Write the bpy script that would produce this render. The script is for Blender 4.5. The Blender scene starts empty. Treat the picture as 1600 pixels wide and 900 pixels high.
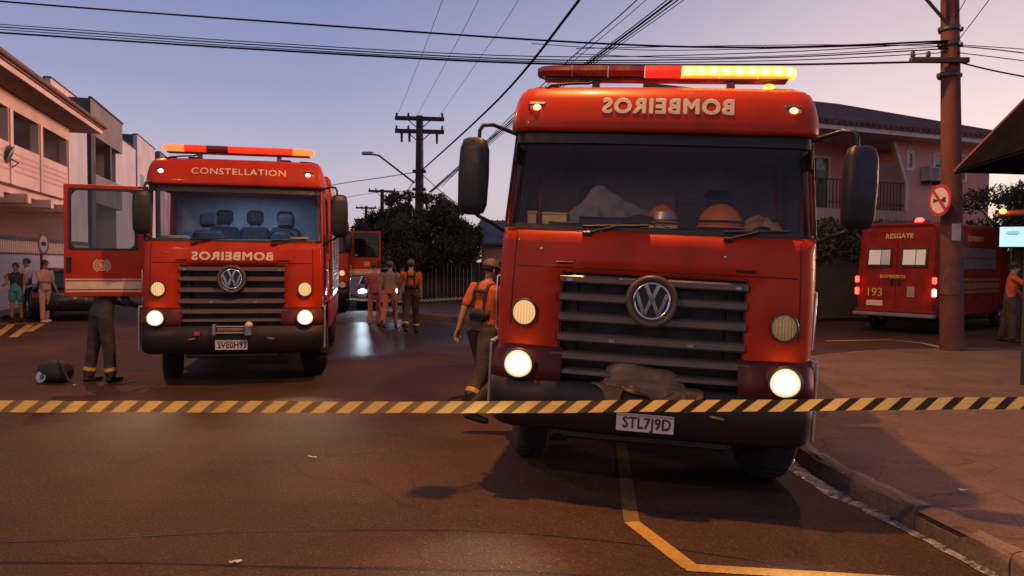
import bpy, bmesh, math, random
import numpy as np
from mathutils import Vector, Matrix, Euler, noise

random.seed(7)
rng = np.random.default_rng(7)
R = math.radians
scene = bpy.context.scene
C = scene.collection

# ------------------------------------------------------------------ camera
FPX = 1155.0                       # focal length in pixels of a 1600 px wide picture
CAM_H = 1.75
PITCH = math.atan(40 / FPX)
ROLL = R(0.45)
cam_d = bpy.data.cameras.new('camera')
cam_d.sensor_width = 36.0
cam_d.lens = 36.0 * FPX / 1600.0
cam_d.clip_end = 3000.0
cam_d.dof.use_dof = False
cam = bpy.data.objects.new('camera', cam_d)
C.objects.link(cam)
CAM_ROT = Matrix.Rotation(R(90) - PITCH, 3, 'X') @ Matrix.Rotation(ROLL, 3, 'Z')
cam.matrix_world = Matrix.Translation((0, 0, CAM_H)) @ CAM_ROT.to_4x4()
scene.camera = cam

# ------------------------------------------------------------------ sky: dusk
SUN_AZ = R(62)       # to the right of the view
SUN_EL = R(3.0)
sun_dir = Vector((math.sin(SUN_AZ) * math.cos(SUN_EL), math.cos(SUN_AZ) * math.cos(SUN_EL), math.sin(SUN_EL)))
world = bpy.data.worlds.new('World')
scene.world = world
world.use_nodes = True
wn, wl = world.node_tree.nodes, world.node_tree.links
wbg = wn['Background']
sky = wn.new('ShaderNodeTexSky'); sky.sky_type = 'NISHITA'; sky.sun_disc = False
sky.sun_elevation = SUN_EL; sky.sun_rotation = SUN_AZ
sky.altitude = 600; sky.dust_density = 1.5; sky.ozone_density = 4.0
tc = wn.new('ShaderNodeTexCoord')
sep = wn.new('ShaderNodeSeparateXYZ'); wl.new(tc.outputs['Generated'], sep.inputs[0])
# blue dome, lavender towards the horizon
el = wn.new('ShaderNodeValToRGB'); wl.new(sep.outputs['Z'], el.inputs[0])
e = el.color_ramp
e.elements[0].position = 0.0; e.elements[0].color = (0.62, 0.49, 0.54, 1)
e.elements[1].position = 0.75; e.elements[1].color = (0.085, 0.12, 0.26, 1)
x = e.elements.new(0.10); x.color = (0.60, 0.52, 0.625, 1)
x = e.elements.new(0.22); x.color = (0.35, 0.37, 0.575, 1)
x = e.elements.new(0.38); x.color = (0.185, 0.240, 0.475, 1)
# afterglow round the place where the sun went down
dp = wn.new('ShaderNodeVectorMath'); dp.operation = 'DOT_PRODUCT'
wl.new(tc.outputs['Generated'], dp.inputs[0]); dp.inputs[1].default_value = tuple(sun_dir)
ag = wn.new('ShaderNodeValToRGB'); wl.new(dp.outputs['Value'], ag.inputs[0])
a = ag.color_ramp
a.elements[0].position = 0.25; a.elements[0].color = (0, 0, 0, 1)
a.elements[1].position = 1.0; a.elements[1].color = (1, 1, 1, 1)
x = a.elements.new(0.55); x.color = (0.26, 0.26, 0.26, 1)
x = a.elements.new(0.78); x.color = (0.88, 0.88, 0.88, 1)
fade = wn.new('ShaderNodeMapRange'); wl.new(sep.outputs['Z'], fade.inputs[0])
fade.inputs[1].default_value = 0.0; fade.inputs[2].default_value = 0.9
fade.inputs[3].default_value = 1.0; fade.inputs[4].default_value = 0.25
agm = wn.new('ShaderNodeVectorMath'); agm.operation = 'SCALE'
wl.new(ag.outputs[0], agm.inputs[0]); wl.new(fade.outputs[0], agm.inputs['Scale'])
gc = wn.new('ShaderNodeValToRGB'); wl.new(sep.outputs['Z'], gc.inputs[0])
g_ = gc.color_ramp
g_.elements[0].position = 0.0; g_.elements[0].color = (0.98, 0.60, 0.36, 1)
g_.elements[1].position = 0.6; g_.elements[1].color = (0.30, 0.24, 0.34, 1)
x = g_.elements.new(0.12); x.color = (1.28, 0.95, 0.80, 1)
x = g_.elements.new(0.24); x.color = (1.06, 0.76, 0.70, 1)
add1 = wn.new('ShaderNodeMix'); add1.data_type = 'RGBA'
wl.new(agm.outputs[0], add1.inputs['Factor']); wl.new(el.outputs[0], add1.inputs['A']); wl.new(gc.outputs[0], add1.inputs['B'])
sk = wn.new('ShaderNodeVectorMath'); sk.operation = 'SCALE'
wl.new(sky.outputs[0], sk.inputs[0]); sk.inputs['Scale'].default_value = 0.03
add2 = wn.new('ShaderNodeVectorMath'); add2.operation = 'ADD'
wl.new(add1.outputs['Result'], add2.inputs[0]); wl.new(sk.outputs[0], add2.inputs[1])
wl.new(add2.outputs[0], wbg.inputs['Color'])
wbg.inputs['Strength'].default_value = 0.92

# the last of the sun: a weak, wide, rosy glow from the right
sd = bpy.data.lights.new('sun', 'SUN')
sd.energy = 3.6; sd.angle = R(18); sd.color = (1.0, 0.52, 0.40)
so = bpy.data.objects.new('sun', sd); C.objects.link(so)
so.rotation_euler = sun_dir.to_track_quat('Z', 'Y').to_euler()

scene.view_settings.view_transform = 'Standard'
scene.view_settings.look = 'None'
scene.view_settings.exposure = 0.0
scene.view_settings.gamma = 1.0
scene.view_settings.use_curve_mapping = False
scene.render.engine = 'CYCLES'
scene.cycles.use_denoising = True
scene.cycles.max_bounces = 8
scene.cycles.transparent_max_bounces = 12
scene.cycles.sample_clamp_indirect = 6.0
scene.cycles.use_light_tree = True
scene.cycles.caustics_reflective = False
scene.cycles.caustics_refractive = False

# ------------------------------------------------------------------ helpers
def P(px, py, D):
    """the point at forward distance D that a pixel of the 1600x900 photograph looks at"""
    d = CAM_ROT @ Vector(((px - 800) / FPX, -(py - 450) / FPX, -1.0))
    return Vector((0, 0, CAM_H)) + d * (D / d.y)

TH = R(17)           # the street runs 17 degrees to the left of the view
def S(v, u, z=0.0):
    """street coordinates: v across (right positive), u along"""
    return Vector((v * math.cos(TH) - u * math.sin(TH), v * math.sin(TH) + u * math.cos(TH), z))
S_ROT = Matrix.Rotation(TH, 4, 'Z')

def tag(o, label=None, cat=None, group=None, kind=None):
    if label: o['label'] = label
    if cat: o['category'] = cat
    if group: o['group'] = group
    if kind: o['kind'] = kind
    return o

def empty(name, mat, label=None, cat=None, group=None):
    o = bpy.data.objects.new(name, None)
    o.empty_display_size = 0.2
    C.objects.link(o)
    o.matrix_world = mat if isinstance(mat, Matrix) else Matrix.Translation(mat)
    return tag(o, label, cat, group)

def place(o, mat):
    o.matrix_world = mat if isinstance(mat, Matrix) else Matrix.Translation(mat)
    return o

def copy_tree(o, parent=None):
    c = o.copy(); C.objects.link(c)
    if parent is not None: c.parent = parent
    for ch in list(o.children): copy_tree(ch, c)
    return c

class MB:
    def __init__(s): s.v = []; s.f = []; s.m = []; s.mi = 0; s.T = None; s.sm = []; s.smooth = False
    def add(s, vs, fs, smooth=None):
        n = len(s.v)
        if s.T is not None: vs = [s.T @ Vector(p) for p in vs]
        s.v += [tuple(p) for p in vs]
        s.f += [tuple(i + n for i in f) for f in fs]
        s.m += [s.mi] * len(fs)
        s.sm += [s.smooth if smooth is None else smooth] * len(fs)
        return s
    def box(s, x0, x1, y0, y1, z0, z1, b=0.0):
        if x0 > x1: x0, x1 = x1, x0
        if y0 > y1: y0, y1 = y1, y0
        if z0 > z1: z0, z1 = z1, z0
        if b <= 0:
            vs = [(x, y, z) for x in (x0, x1) for y in (y0, y1) for z in (z0, z1)]
            fs = [(0, 1, 3, 2), (4, 6, 7, 5), (0, 4, 5, 1), (2, 3, 7, 6), (0, 2, 6, 4), (1, 5, 7, 3)]
            return s.add(vs, fs)
        b = min(b, (x1 - x0) * .49, (y1 - y0) * .49, (z1 - z0) * .49)
        X, Y, Z = (x0, x1), (y0, y1), (z0, z1)
        vs = []; idx = {}
        for i in (0, 1):
            for j in (0, 1):
                for k in (0, 1):
                    sx, sy, sz = (1, -1)[i], (1, -1)[j], (1, -1)[k]
                    for a in range(3):
                        p = [X[i] + sx * b, Y[j] + sy * b, Z[k] + sz * b]
                        p[a] = (X[i], Y[j], Z[k])[a]
                        idx[i, j, k, a] = len(vs); vs.append(p)
        fs = []
        for i in (0, 1):
            q = [idx[i, 0, 0, 0], idx[i, 1, 0, 0], idx[i, 1, 1, 0], idx[i, 0, 1, 0]]
            fs.append(q if i else q[::-1])
            q = [idx[0, i, 0, 1], idx[1, i, 0, 1], idx[1, i, 1, 1], idx[0, i, 1, 1]]
            fs.append(q[::-1] if i else q)
            q = [idx[0, 0, i, 2], idx[1, 0, i, 2], idx[1, 1, i, 2], idx[0, 1, i, 2]]
            fs.append(q if i else q[::-1])
        for i in (0, 1):
            for j in (0, 1):
                fl = (i + j) % 2
                q = [idx[i, j, 0, 0], idx[i, j, 1, 0], idx[i, j, 1, 1], idx[i, j, 0, 1]]
                fs.append(q if fl else q[::-1])
                q = [idx[i, 0, j, 0], idx[i, 1, j, 0], idx[i, 1, j, 2], idx[i, 0, j, 2]]
                fs.append(q if not fl else q[::-1])
                q = [idx[0, i, j, 1], idx[1, i, j, 1], idx[1, i, j, 2], idx[0, i, j, 2]]
                fs.append(q if fl else q[::-1])
                for k in (0, 1):
                    q = [idx[i, j, k, 0], idx[i, j, k, 1], idx[i, j, k, 2]]
                    fs.append(q if (i + j + k) % 2 else q[::-1])
        return s.add(vs, fs)
    def tube(s, pts, r, n=8, cap=True, smooth=True):
        pts = [Vector(p) for p in pts]
        rs = r if isinstance(r, (list, tuple)) else [r] * len(pts)
        vs = []; fs = []
        t0 = (pts[1] - pts[0]).normalized()
        up = Vector((0, 0, 1)) if abs(t0.z) < 0.9 else Vector((1, 0, 0))
        nrm = (up - t0 * up.dot(t0)).normalized()
        for i, p in enumerate(pts):
            if i == 0: t = t0
            elif i == len(pts) - 1: t = (pts[i] - pts[i - 1]).normalized()
            else: t = ((pts[i + 1] - pts[i]).normalized() + (pts[i] - pts[i - 1]).normalized()).normalized()
            nrm = (nrm - t * nrm.dot(t))
            if nrm.length < 1e-6: nrm = t.orthogonal()
            nrm.normalize()
            bn = t.cross(nrm)
            for k in range(n):
                a = 2 * math.pi * k / n
                vs.append(p + (nrm * math.cos(a) + bn * math.sin(a)) * rs[i])
        for i in range(len(pts) - 1):
            for k in range(n):
                k2 = (k + 1) % n
                fs.append((i * n + k, i * n + k2, (i + 1) * n + k2, (i + 1) * n + k))
        s.add(vs, fs, smooth)
        if cap:
            s.add(vs[:n], [tuple(range(n))[::-1]], False)
            s.add(vs[-n:], [tuple(range(n))], False)
        return s
    def lathe(s, prof, n=24, T=None, smooth=True):
        """profile of (r, z) turned about z"""
        vs = []; fs = []
        for r, z in prof:
            for k in range(n):
                a = 2 * math.pi * k / n
                vs.append(Vector((r * math.cos(a), r * math.sin(a), z)))
        for i in range(len(prof) - 1):
            for k in range(n):
                k2 = (k + 1) % n
                fs.append((i * n + k, i * n + k2, (i + 1) * n + k2, (i + 1) * n + k))
        if T is not None: vs = [T @ p for p in vs]
        return s.add(vs, fs, smooth)
    def ball(s, c, r, n=12, m=8, T=None):
        rx, ry, rz = r if isinstance(r, (list, tuple)) else (r, r, r)
        vs = [Vector((0, 0, -rz))]; fs = []
        for i in range(1, m):
            t = -math.pi / 2 + math.pi * i / m
            for k in range(n):
                a = 2 * math.pi * k / n
                vs.append(Vector((rx * math.cos(t) * math.cos(a), ry * math.cos(t) * math.sin(a), rz * math.sin(t))))
        vs.append(Vector((0, 0, rz)))
        for k in range(n): fs.append((0, 1 + (k + 1) % n, 1 + k))
        for i in range(m - 2):
            for k in range(n):
                a = 1 + i * n + k; b = 1 + i * n + (k + 1) % n
                fs.append((a, b, b + n, a + n))
        last = len(vs) - 1
        for k in range(n): fs.append((last, last - n + k, last - n + (k + 1) % n))
        if T is not None: vs = [T @ p for p in vs]
        c = Vector(c)
        return s.add([p + c for p in vs], fs, True)
    def prism(s, poly, axis, a, b, smooth=False):
        """a polygon of 2-D points pushed along axis from a to b (axis x: points are y,z; y: x,z; z: x,y)"""
        def mk(p, t):
            return {'x': (t, p[0], p[1]), 'y': (p[0], t, p[1]), 'z': (p[0], p[1], t)}[axis]
        n = len(poly)
        vs = [mk(p, a) for p in poly] + [mk(p, b) for p in poly]
        fs = [(i, (i + 1) % n, (i + 1) % n + n, i + n) for i in range(n)]
        s.add(vs, fs, smooth)
        s.add([mk(p, a) for p in poly], [tuple(range(n))[::-1]], False)
        s.add([mk(p, b) for p in poly], [tuple(range(n))], False)
        return s
    def quad(s, a, b, c, d): return s.add([a, b, c, d], [(0, 1, 2, 3)])
    def build(s, name, mats, parent=None, M=None, recalc=True):
        me = bpy.data.meshes.new(name)
        me.from_pydata(s.v, [], s.f)
        if not isinstance(mats, (list, tuple)): mats = [mats]
        for m in mats: me.materials.append(m)
        me.polygons.foreach_set('material_index', s.m)
        me.polygons.foreach_set('use_smooth', s.sm)
        if recalc:
            bm = bmesh.new(); bm.from_mesh(me)
            bmesh.ops.recalc_face_normals(bm, faces=bm.faces)
            bm.to_mesh(me); bm.free()
        me.update()
        o = bpy.data.objects.new(name, me); C.objects.link(o)
        if parent is not None: o.parent = parent
        if M is not None:
            if parent is not None: o.matrix_local = M
            else: o.matrix_world = M
        return o

def solid(o, t, off=-1):
    m = o.modifiers.new('solid', 'SOLIDIFY'); m.thickness = t; m.offset = off
    return o

def bevel(o, w, seg=2):
    m = o.modifiers.new('bevel', 'BEVEL'); m.width = w; m.segments = seg; m.limit_method = 'ANGLE'; m.angle_limit = R(35)
    return o

# ------------------------------------------------------------------ materials
MATS = {}
def mat(name, col, rough=0.5, metal=0.0, var=0.18, scale=6.0, bump=0.0, bscale=60.0, coat=0.0, spec=0.5, rvar=0.12, dirt=None, detail=6.0):
    if name in MATS: return MATS[name]
    m = bpy.data.materials.new(name); m.use_nodes = True
    n, l = m.node_tree.nodes, m.node_tree.links
    b = n['Principled BSDF']
    t = n.new('ShaderNodeTexCoord')
    nz = n.new('ShaderNodeTexNoise'); nz.inputs['Scale'].default_value = scale; nz.inputs['Detail'].default_value = detail
    l.new(t.outputs['Object'], nz.inputs['Vector'])
    rp = n.new('ShaderNodeValToRGB'); l.new(nz.outputs['Fac'], rp.inputs[0])
    c = Vector(col)
    d = dirt if dirt is not None else tuple(c * (1 - var))
    rp.color_ramp.elements[0].position = 0.30; rp.color_ramp.elements[0].color = (*d, 1)
    rp.color_ramp.elements[1].position = 0.66; rp.color_ramp.elements[1].color = (*tuple(min(1, q) for q in c * (1 + var * .5)), 1)
    l.new(rp.outputs[0], b.inputs['Base Color'])
    mr = n.new('ShaderNodeMapRange'); l.new(nz.outputs['Fac'], mr.inputs[0])
    mr.inputs[1].default_value = .3; mr.inputs[2].default_value = .7
    mr.inputs[3].default_value = min(1, rough + rvar); mr.inputs[4].default_value = max(0.02, rough - rvar)
    l.new(mr.outputs[0], b.inputs['Roughness'])
    b.inputs['Metallic'].default_value = metal
    b.inputs['Specular IOR Level'].default_value = spec
    if coat: b.inputs['Coat Weight'].default_value = coat; b.inputs['Coat Roughness'].default_value = 0.08
    if bump:
        n2 = n.new('ShaderNodeTexNoise'); n2.inputs['Scale'].default_value = bscale; n2.inputs['Detail'].default_value = 5
        l.new(t.outputs['Object'], n2.inputs['Vector'])
        bp = n.new('ShaderNodeBump'); bp.inputs['Strength'].default_value = bump; bp.inputs['Distance'].default_value = 0.02
        l.new(n2.outputs['Fac'], bp.inputs['Height']); l.new(bp.outputs[0], b.inputs['Normal'])
    MATS[name] = m
    return m

def glow(name, col, strength, base=None):
    if name in MATS: return MATS[name]
    m = mat(name, base or tuple(min(1, c * .6) for c in col), rough=0.25, var=0.05)
    b = m.node_tree.nodes['Principled BSDF']
    b.inputs['Emission Color'].default_value = (*col, 1)
    b.inputs['Emission Strength'].default_value = strength
    return m

def glass(name, tint=(0.75, 0.8, 0.82), refl=1.0, rough=0.01, dust_veil=0.0):
    """thin pane: clear transmission with a Fresnel reflection"""
    if name in MATS: return MATS[name]
    m = bpy.data.materials.new(name); m.use_nodes = True
    n, l = m.node_tree.nodes, m.node_tree.links
    n.remove(n['Principled BSDF'])
    out = n['Material Output']
    tr = n.new('ShaderNodeBsdfTransparent'); tr.inputs[0].default_value = (*tint, 1)
    gl = n.new('ShaderNodeBsdfGlossy'); gl.inputs['Roughness'].default_value = rough
    nz = n.new('ShaderNodeTexNoise'); nz.inputs['Scale'].default_value = 3
    t = n.new('ShaderNodeTexCoord'); l.new(t.outputs['Object'], nz.inputs['Vector'])
    mr = n.new('ShaderNodeMapRange'); l.new(nz.outputs[0], mr.inputs[0]); mr.inputs[3].default_value = rough; mr.inputs[4].default_value = rough + .04
    l.new(mr.outputs[0], gl.inputs['Roughness'])
    fr = n.new('ShaderNodeFresnel'); fr.inputs['IOR'].default_value = 1.5
    mu = n.new('ShaderNodeMath'); mu.operation = 'MULTIPLY'; mu.inputs[1].default_value = refl
    l.new(fr.outputs[0], mu.inputs[0])
    mx = n.new('ShaderNodeMixShader'); l.new(mu.outputs[0], mx.inputs[0]); l.new(tr.outputs[0], mx.inputs[1]); l.new(gl.outputs[0], mx.inputs[2])
    # a pale dusty film put in for the veil of lens flare
    df = n.new('ShaderNodeBsdfDiffuse'); df.inputs[0].default_value = (.52, .42, .38, 1)
    dr = n.new('ShaderNodeMapRange'); l.new(nz.outputs[0], dr.inputs[0]); dr.inputs[1].default_value = .3; dr.inputs[2].default_value = .7; dr.inputs[3].default_value = dust_veil * .55; dr.inputs[4].default_value = dust_veil * 1.3
    m2 = n.new('ShaderNodeMixShader'); l.new(dr.outputs[0], m2.inputs[0]); l.new(mx.outputs[0], m2.inputs[1]); l.new(df.outputs[0], m2.inputs[2])
    l.new(m2.outputs[0], out.inputs['Surface'])
    MATS[name] = m
    return m

M_RED = mat('red paint', (0.49, 0.032, 0.004), rough=0.42, var=0.2, scale=2.2, coat=0.10, spec=0.18, rvar=0.1, bump=0.03, bscale=9)
M_RED_OLD = mat('red paint worn', (0.24, 0.016, 0.008), rough=0.6, var=0.3, scale=3, spec=0.2)
def grime(m, amount=.38):
    # road dust: a dull brown film, thicker in patches and low down on the panel's own height
    n, l = m.node_tree.nodes, m.node_tree.links; b = n['Principled BSDF']
    src = b.inputs['Base Color'].links[0].from_socket
    t = n.new('ShaderNodeTexCoord')
    z = n.new('ShaderNodeTexNoise'); z.inputs['Scale'].default_value = 1.7; z.inputs['Detail'].default_value = 9; z.inputs['Roughness'].default_value = .7
    mp = n.new('ShaderNodeMapping'); mp.inputs['Scale'].default_value = (1.6, 1.6, .7); l.new(t.outputs['Object'], mp.inputs[0]); l.new(mp.outputs[0], z.inputs['Vector'])
    r = n.new('ShaderNodeMapRange'); l.new(z.outputs['Fac'], r.inputs[0]); r.inputs[1].default_value = .48; r.inputs[2].default_value = .74; r.inputs[3].default_value = 0; r.inputs[4].default_value = amount
    f = n.new('ShaderNodeTexNoise'); f.inputs['Scale'].default_value = 90; f.inputs['Detail'].default_value = 3; l.new(t.outputs['Object'], f.inputs['Vector'])
    s = n.new('ShaderNodeMapRange'); l.new(f.outputs['Fac'], s.inputs[0]); s.inputs[1].default_value = .62; s.inputs[2].default_value = .70; s.inputs[3].default_value = 0; s.inputs[4].default_value = .35
    a = n.new('ShaderNodeMath'); a.operation = 'MAXIMUM'; l.new(r.outputs[0], a.inputs[0]); l.new(s.outputs[0], a.inputs[1])
    mx = n.new('ShaderNodeMix'); mx.data_type = 'RGBA'; l.new(a.outputs[0], mx.inputs['Factor']); l.new(src, mx.inputs['A']); mx.inputs['B'].default_value = (.14, .032, .017, 1)
    l.new(mx.outputs['Result'], b.inputs['Base Color'])
grime(M_RED); grime(M_RED_OLD)
M_BUMPER = mat('bumper plastic', (0.018, 0.010, 0.009), rough=0.6, var=0.35, scale=5, bump=0.08, bscale=180)
M_MAROON = mat('maroon bumper paint', (0.10, 0.016, 0.010), rough=0.5, var=0.35, scale=4, spec=.3)
M_BLACK = mat('black plastic', (0.014, 0.013, 0.013), rough=0.5, var=0.3, scale=10, bump=0.05, bscale=200)
M_RUBBER = mat('tyre rubber', (0.020, 0.018, 0.017), rough=0.85, var=0.3, scale=12, bump=0.2, bscale=90)
M_SLAT = mat('grille slat', (0.115, 0.075, 0.052), rough=0.36, var=0.2, scale=5, coat=0.1)
M_CHROME = mat('chrome', (0.75, 0.74, 0.73), rough=0.14, metal=1.0, var=0.1, rvar=0.06)
M_STEEL = mat('steel', (0.42, 0.41, 0.40), rough=0.4, metal=0.9, var=0.2)
M_DKSTEEL = mat('dark steel', (0.10, 0.095, 0.09), rough=0.5, metal=0.6, var=0.3)
M_GLASS = glass('windscreen glass', (0.90, 0.91, 0.92), 0.75, dust_veil=.036)
M_GLASS_CLEAN = glass('clean windscreen glass', (0.92, 0.93, 0.95), 0.7, dust_veil=.012)
M_GLASS2 = glass('dark side glass', (0.34, 0.38, 0.42), 1.0)
M_CABIN = mat('cabin lining', (0.16, 0.105, 0.10), rough=0.8, var=0.2)
M_CABINB = mat('cabin panel', (0.30, 0.31, 0.33), rough=0.8, var=0.15)
M_SEAT = mat('seat cloth', (0.035, 0.036, 0.042), rough=0.85, var=0.3, scale=20, bump=0.1, bscale=150)
M_LETTER = mat('reflective lettering', (0.74, 0.60, 0.42), rough=0.45, var=0.12, scale=14)
M_LETTERY = mat('yellow lettering', (0.72, 0.45, 0.06), rough=0.45, var=0.12, scale=14)
M_CREAM = mat('cream stripe', (0.70, 0.55, 0.36), rough=0.5, var=0.15, scale=9)
M_PLATE = mat('number plate', (0.62, 0.58, 0.56), rough=0.45, var=0.12, scale=20)
M_PLATEINK = mat('plate ink', (0.05, 0.03, 0.035), rough=0.6)
M_SILVERTRIM = mat('silver trim', (0.6, 0.58, 0.58), rough=0.3, metal=0.7, var=0.1)
M_HEAD = glow('headlight lamp', (1.0, 0.93, 0.80), 9.0)
M_HEADRIM = glow('headlight reflector', (1.0, 0.66, 0.30), 1.3)
M_FOG = glow('amber lamp', (1.0, 0.62, 0.26), 0.95, base=(0.85, 0.62, 0.35))
M_FOGDIM = glow('unlit lamp', (1.0, 0.6, 0.28), 0.16, base=(0.7, 0.5, 0.3))
M_MARK_O = glow('marker lamp warm', (1.0, 0.30, 0.10), 7.0)
M_MARK_W = glow('marker lamp white', (0.85, 0.88, 1.0), 7.0)
M_BAR_Y = glow('lightbar lit', (1.0, 0.135, 0.012), 17.0)
def lit_lens(m):
    # the lamps inside the lens: bright cores, duller towards the rim
    n, l = m.node_tree.nodes, m.node_tree.links; b = n['Principled BSDF']
    t = n.new('ShaderNodeTexCoord'); s = n.new('ShaderNodeSeparateXYZ'); l.new(t.outputs['Generated'], s.inputs[0])
    a = n.new('ShaderNodeMapRange'); l.new(s.outputs['Z'], a.inputs[0]); a.inputs[1].default_value = .05; a.inputs[2].default_value = .45; a.interpolation_type = 'SMOOTHSTEP'
    c = n.new('ShaderNodeMapRange'); l.new(s.outputs['Z'], c.inputs[0]); c.inputs[1].default_value = 1.0; c.inputs[2].default_value = .70; c.interpolation_type = 'SMOOTHSTEP'
    w = n.new('ShaderNodeTexWave'); w.wave_type = 'BANDS'; w.bands_direction = 'X'; w.inputs['Scale'].default_value = .95; w.inputs['Distortion'].default_value = 1.5; l.new(t.outputs['Generated'], w.inputs['Vector'])
    k = n.new('ShaderNodeMath'); k.operation = 'MULTIPLY'; l.new(a.outputs[0], k.inputs[0]); l.new(c.outputs[0], k.inputs[1])
    q = n.new('ShaderNodeMapRange'); l.new(w.outputs['Fac'], q.inputs[0]); q.inputs[3].default_value = 22; q.inputs[4].default_value = 75
    z = n.new('ShaderNodeMath'); z.operation = 'MULTIPLY'; l.new(k.outputs[0], z.inputs[0]); l.new(q.outputs[0], z.inputs[1])
    y = n.new('ShaderNodeMath'); y.operation = 'ADD'; l.new(z.outputs[0], y.inputs[0]); y.inputs[1].default_value = 3.2
    l.new(y.outputs[0], b.inputs['Emission Strength'])
lit_lens(M_BAR_Y)
M_BAR_R = glow('lightbar red lit', (1.0, 0.012, 0.006), 2.4)
M_BAR_D = mat('lightbar unlit lens', (0.16, 0.022, 0.014), rough=0.2, var=0.25, scale=9, coat=0.5)
M_BAR_O = glow('lightbar orange glow', (1.0, 0.05, 0.012), 0.75)
M_BAR_O2 = glow('lightbar bright orange', (1.0, 0.10, 0.02), 3.2)
M_TAIL = glow('tail lamp', (1.0, 0.04, 0.025), 7.0)
M_TAILB = glow('tail lamp bright', (1.0, 0.16, 0.08), 14.0)
M_AMBER = glow('side amber lamp', (1.0, 0.36, 0.04), 9.0)
M_LENS = glass('lamp lens', (0.9, 0.86, 0.8), 1.0, 0.05)

def text_part(s, size, m, parent, org, xdir=(1, 0, 0), zdir=(0, 0, 1), mirror=False, bold=0.0, width=1.0, ext=0.002, conform=None, name='lettering', space=1.0):
    cu = bpy.data.curves.new(name, 'FONT'); cu.body = s; cu.size = size; cu.align_x = 'CENTER'; cu.align_y = 'CENTER'
    cu.extrude = ext; cu.resolution_u = 3; cu.space_character = space
    tmp = bpy.data.objects.new('tmp', cu); C.objects.link(tmp)
    dg = bpy.context.evaluated_depsgraph_get()
    me = bpy.data.meshes.new_from_object(tmp.evaluated_get(dg))
    bpy.data.objects.remove(tmp); bpy.data.curves.remove(cu)
    X = Vector(xdir).normalized(); Z = Vector(zdir).normalized(); N = X.cross(Z)
    src_v = [v.co.copy() for v in me.vertices]; src_f = [tuple(p.vertices) for p in me.polygons]
    bpy.data.meshes.remove(me)
    mbt = MB()
    # heavier weight: the glyphs again, shifted by a stroke's width, each a hair further out
    shifts = [(0, 0)] if not bold else [(0, 0), (bold, 0), (-bold, 0), (0, bold), (0, -bold), (bold * .7, bold * .7), (-bold * .7, -bold * .7), (bold * .7, -bold * .7), (-bold * .7, bold * .7)]
    for k, (sx_, sz_) in enumerate(shifts):
        vs = []
        for c in src_v:
            a = c.x * width * (-1 if mirror else 1) + sx_; b = c.y + sz_; d = c.z * .4 + k * .0002
            p = Vector(org) + X * a + Z * b
            vs.append((conform(p) if conform else p) + N * d)
        mbt.add(vs, [f[::-1] for f in src_f] if mirror else src_f, False)
    me = bpy.data.meshes.new(name); me.from_pydata(mbt.v, [], mbt.f)
    me.materials.clear(); me.materials.append(m)
    me.update()
    o = bpy.data.objects.new(name, me); C.objects.link(o)
    if parent is not None: o.parent = parent
    return o

def light(name, kind, loc, energy, col, parent=None, **kw):
    d = bpy.data.lights.new(name, kind); d.energy = energy; d.color = col
    for k, v in kw.items(): setattr(d, k, v)
    o = bpy.data.objects.new(name, d); C.objects.link(o)
    o.location = loc
    if parent is not None: o.parent = parent
    return o
# ================================================================== GROUND
KERB = [(5.6, -8.0), (4.3, -3.0), (3.65, 0.5), (3.16, 3.2), (2.98, 4.2), (2.89, 4.8), (2.80, 5.5), (2.71, 6.1), (2.69, 6.7),
        (2.80, 7.6), (3.15, 9.2), (3.9, 11.4), (5.1, 13.3), (6.9, 14.6), (9.4, 15.25), (16.0, 15.9), (34.0, 17.0)]
def catmull(pts, n=6):
    pts = [Vector((*p, 0)) if len(p) == 2 else Vector(p) for p in pts]
    out = []
    for i in range(len(pts) - 1):
        p0 = pts[max(0, i - 1)]; p1 = pts[i]; p2 = pts[i + 1]; p3 = pts[min(len(pts) - 1, i + 2)]
        for k in range(n):
            t = k / n
            out.append(0.5 * ((2 * p1) + (p2 - p0) * t + (2 * p0 - 5 * p1 + 4 * p2 - p3) * t * t + (3 * p1 - p0 - 3 * p2 + p3) * t ** 3))
    out.append(pts[-1])
    return out
KC = catmull(KERB, 6)
KNP = np.array([(p.x, p.y) for p in KC])
def kerb_dist(x, y):
    """distance to the kerb line, positive on the road side"""
    a = KNP[:-1]; b = KNP[1:]; d = b - a
    p = np.array((x, y))
    t = np.clip(((p - a) * d).sum(1) / (d * d).sum(1), 0, 1)
    q = a + d * t[:, None]
    r = p - q
    i = np.argmin((r * r).sum(1))
    s = d[i, 0] * r[i, 1] - d[i, 1] * r[i, 0]
    return math.copysign(math.hypot(*r[i]), s)
def zroad(x, y):
    if abs(x) > 40 or y > 30 or y < -12: return 0.0
    d = kerb_dist(x, y)
    t = max(0.0, min(1.0, (2.9 - d) / 2.7))
    f = max(0.0, min(1.0, (14.0 - y) / 5.0))      # the camber runs out into the junction
    return -0.115 * t * f
SIDE_Z = 0.055

def node_mat(name):
    m = bpy.data.materials.new(name); m.use_nodes = True
    MATS[name] = m
    return m, m.node_tree.nodes, m.node_tree.links, m.node_tree.nodes['Principled BSDF']

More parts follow.
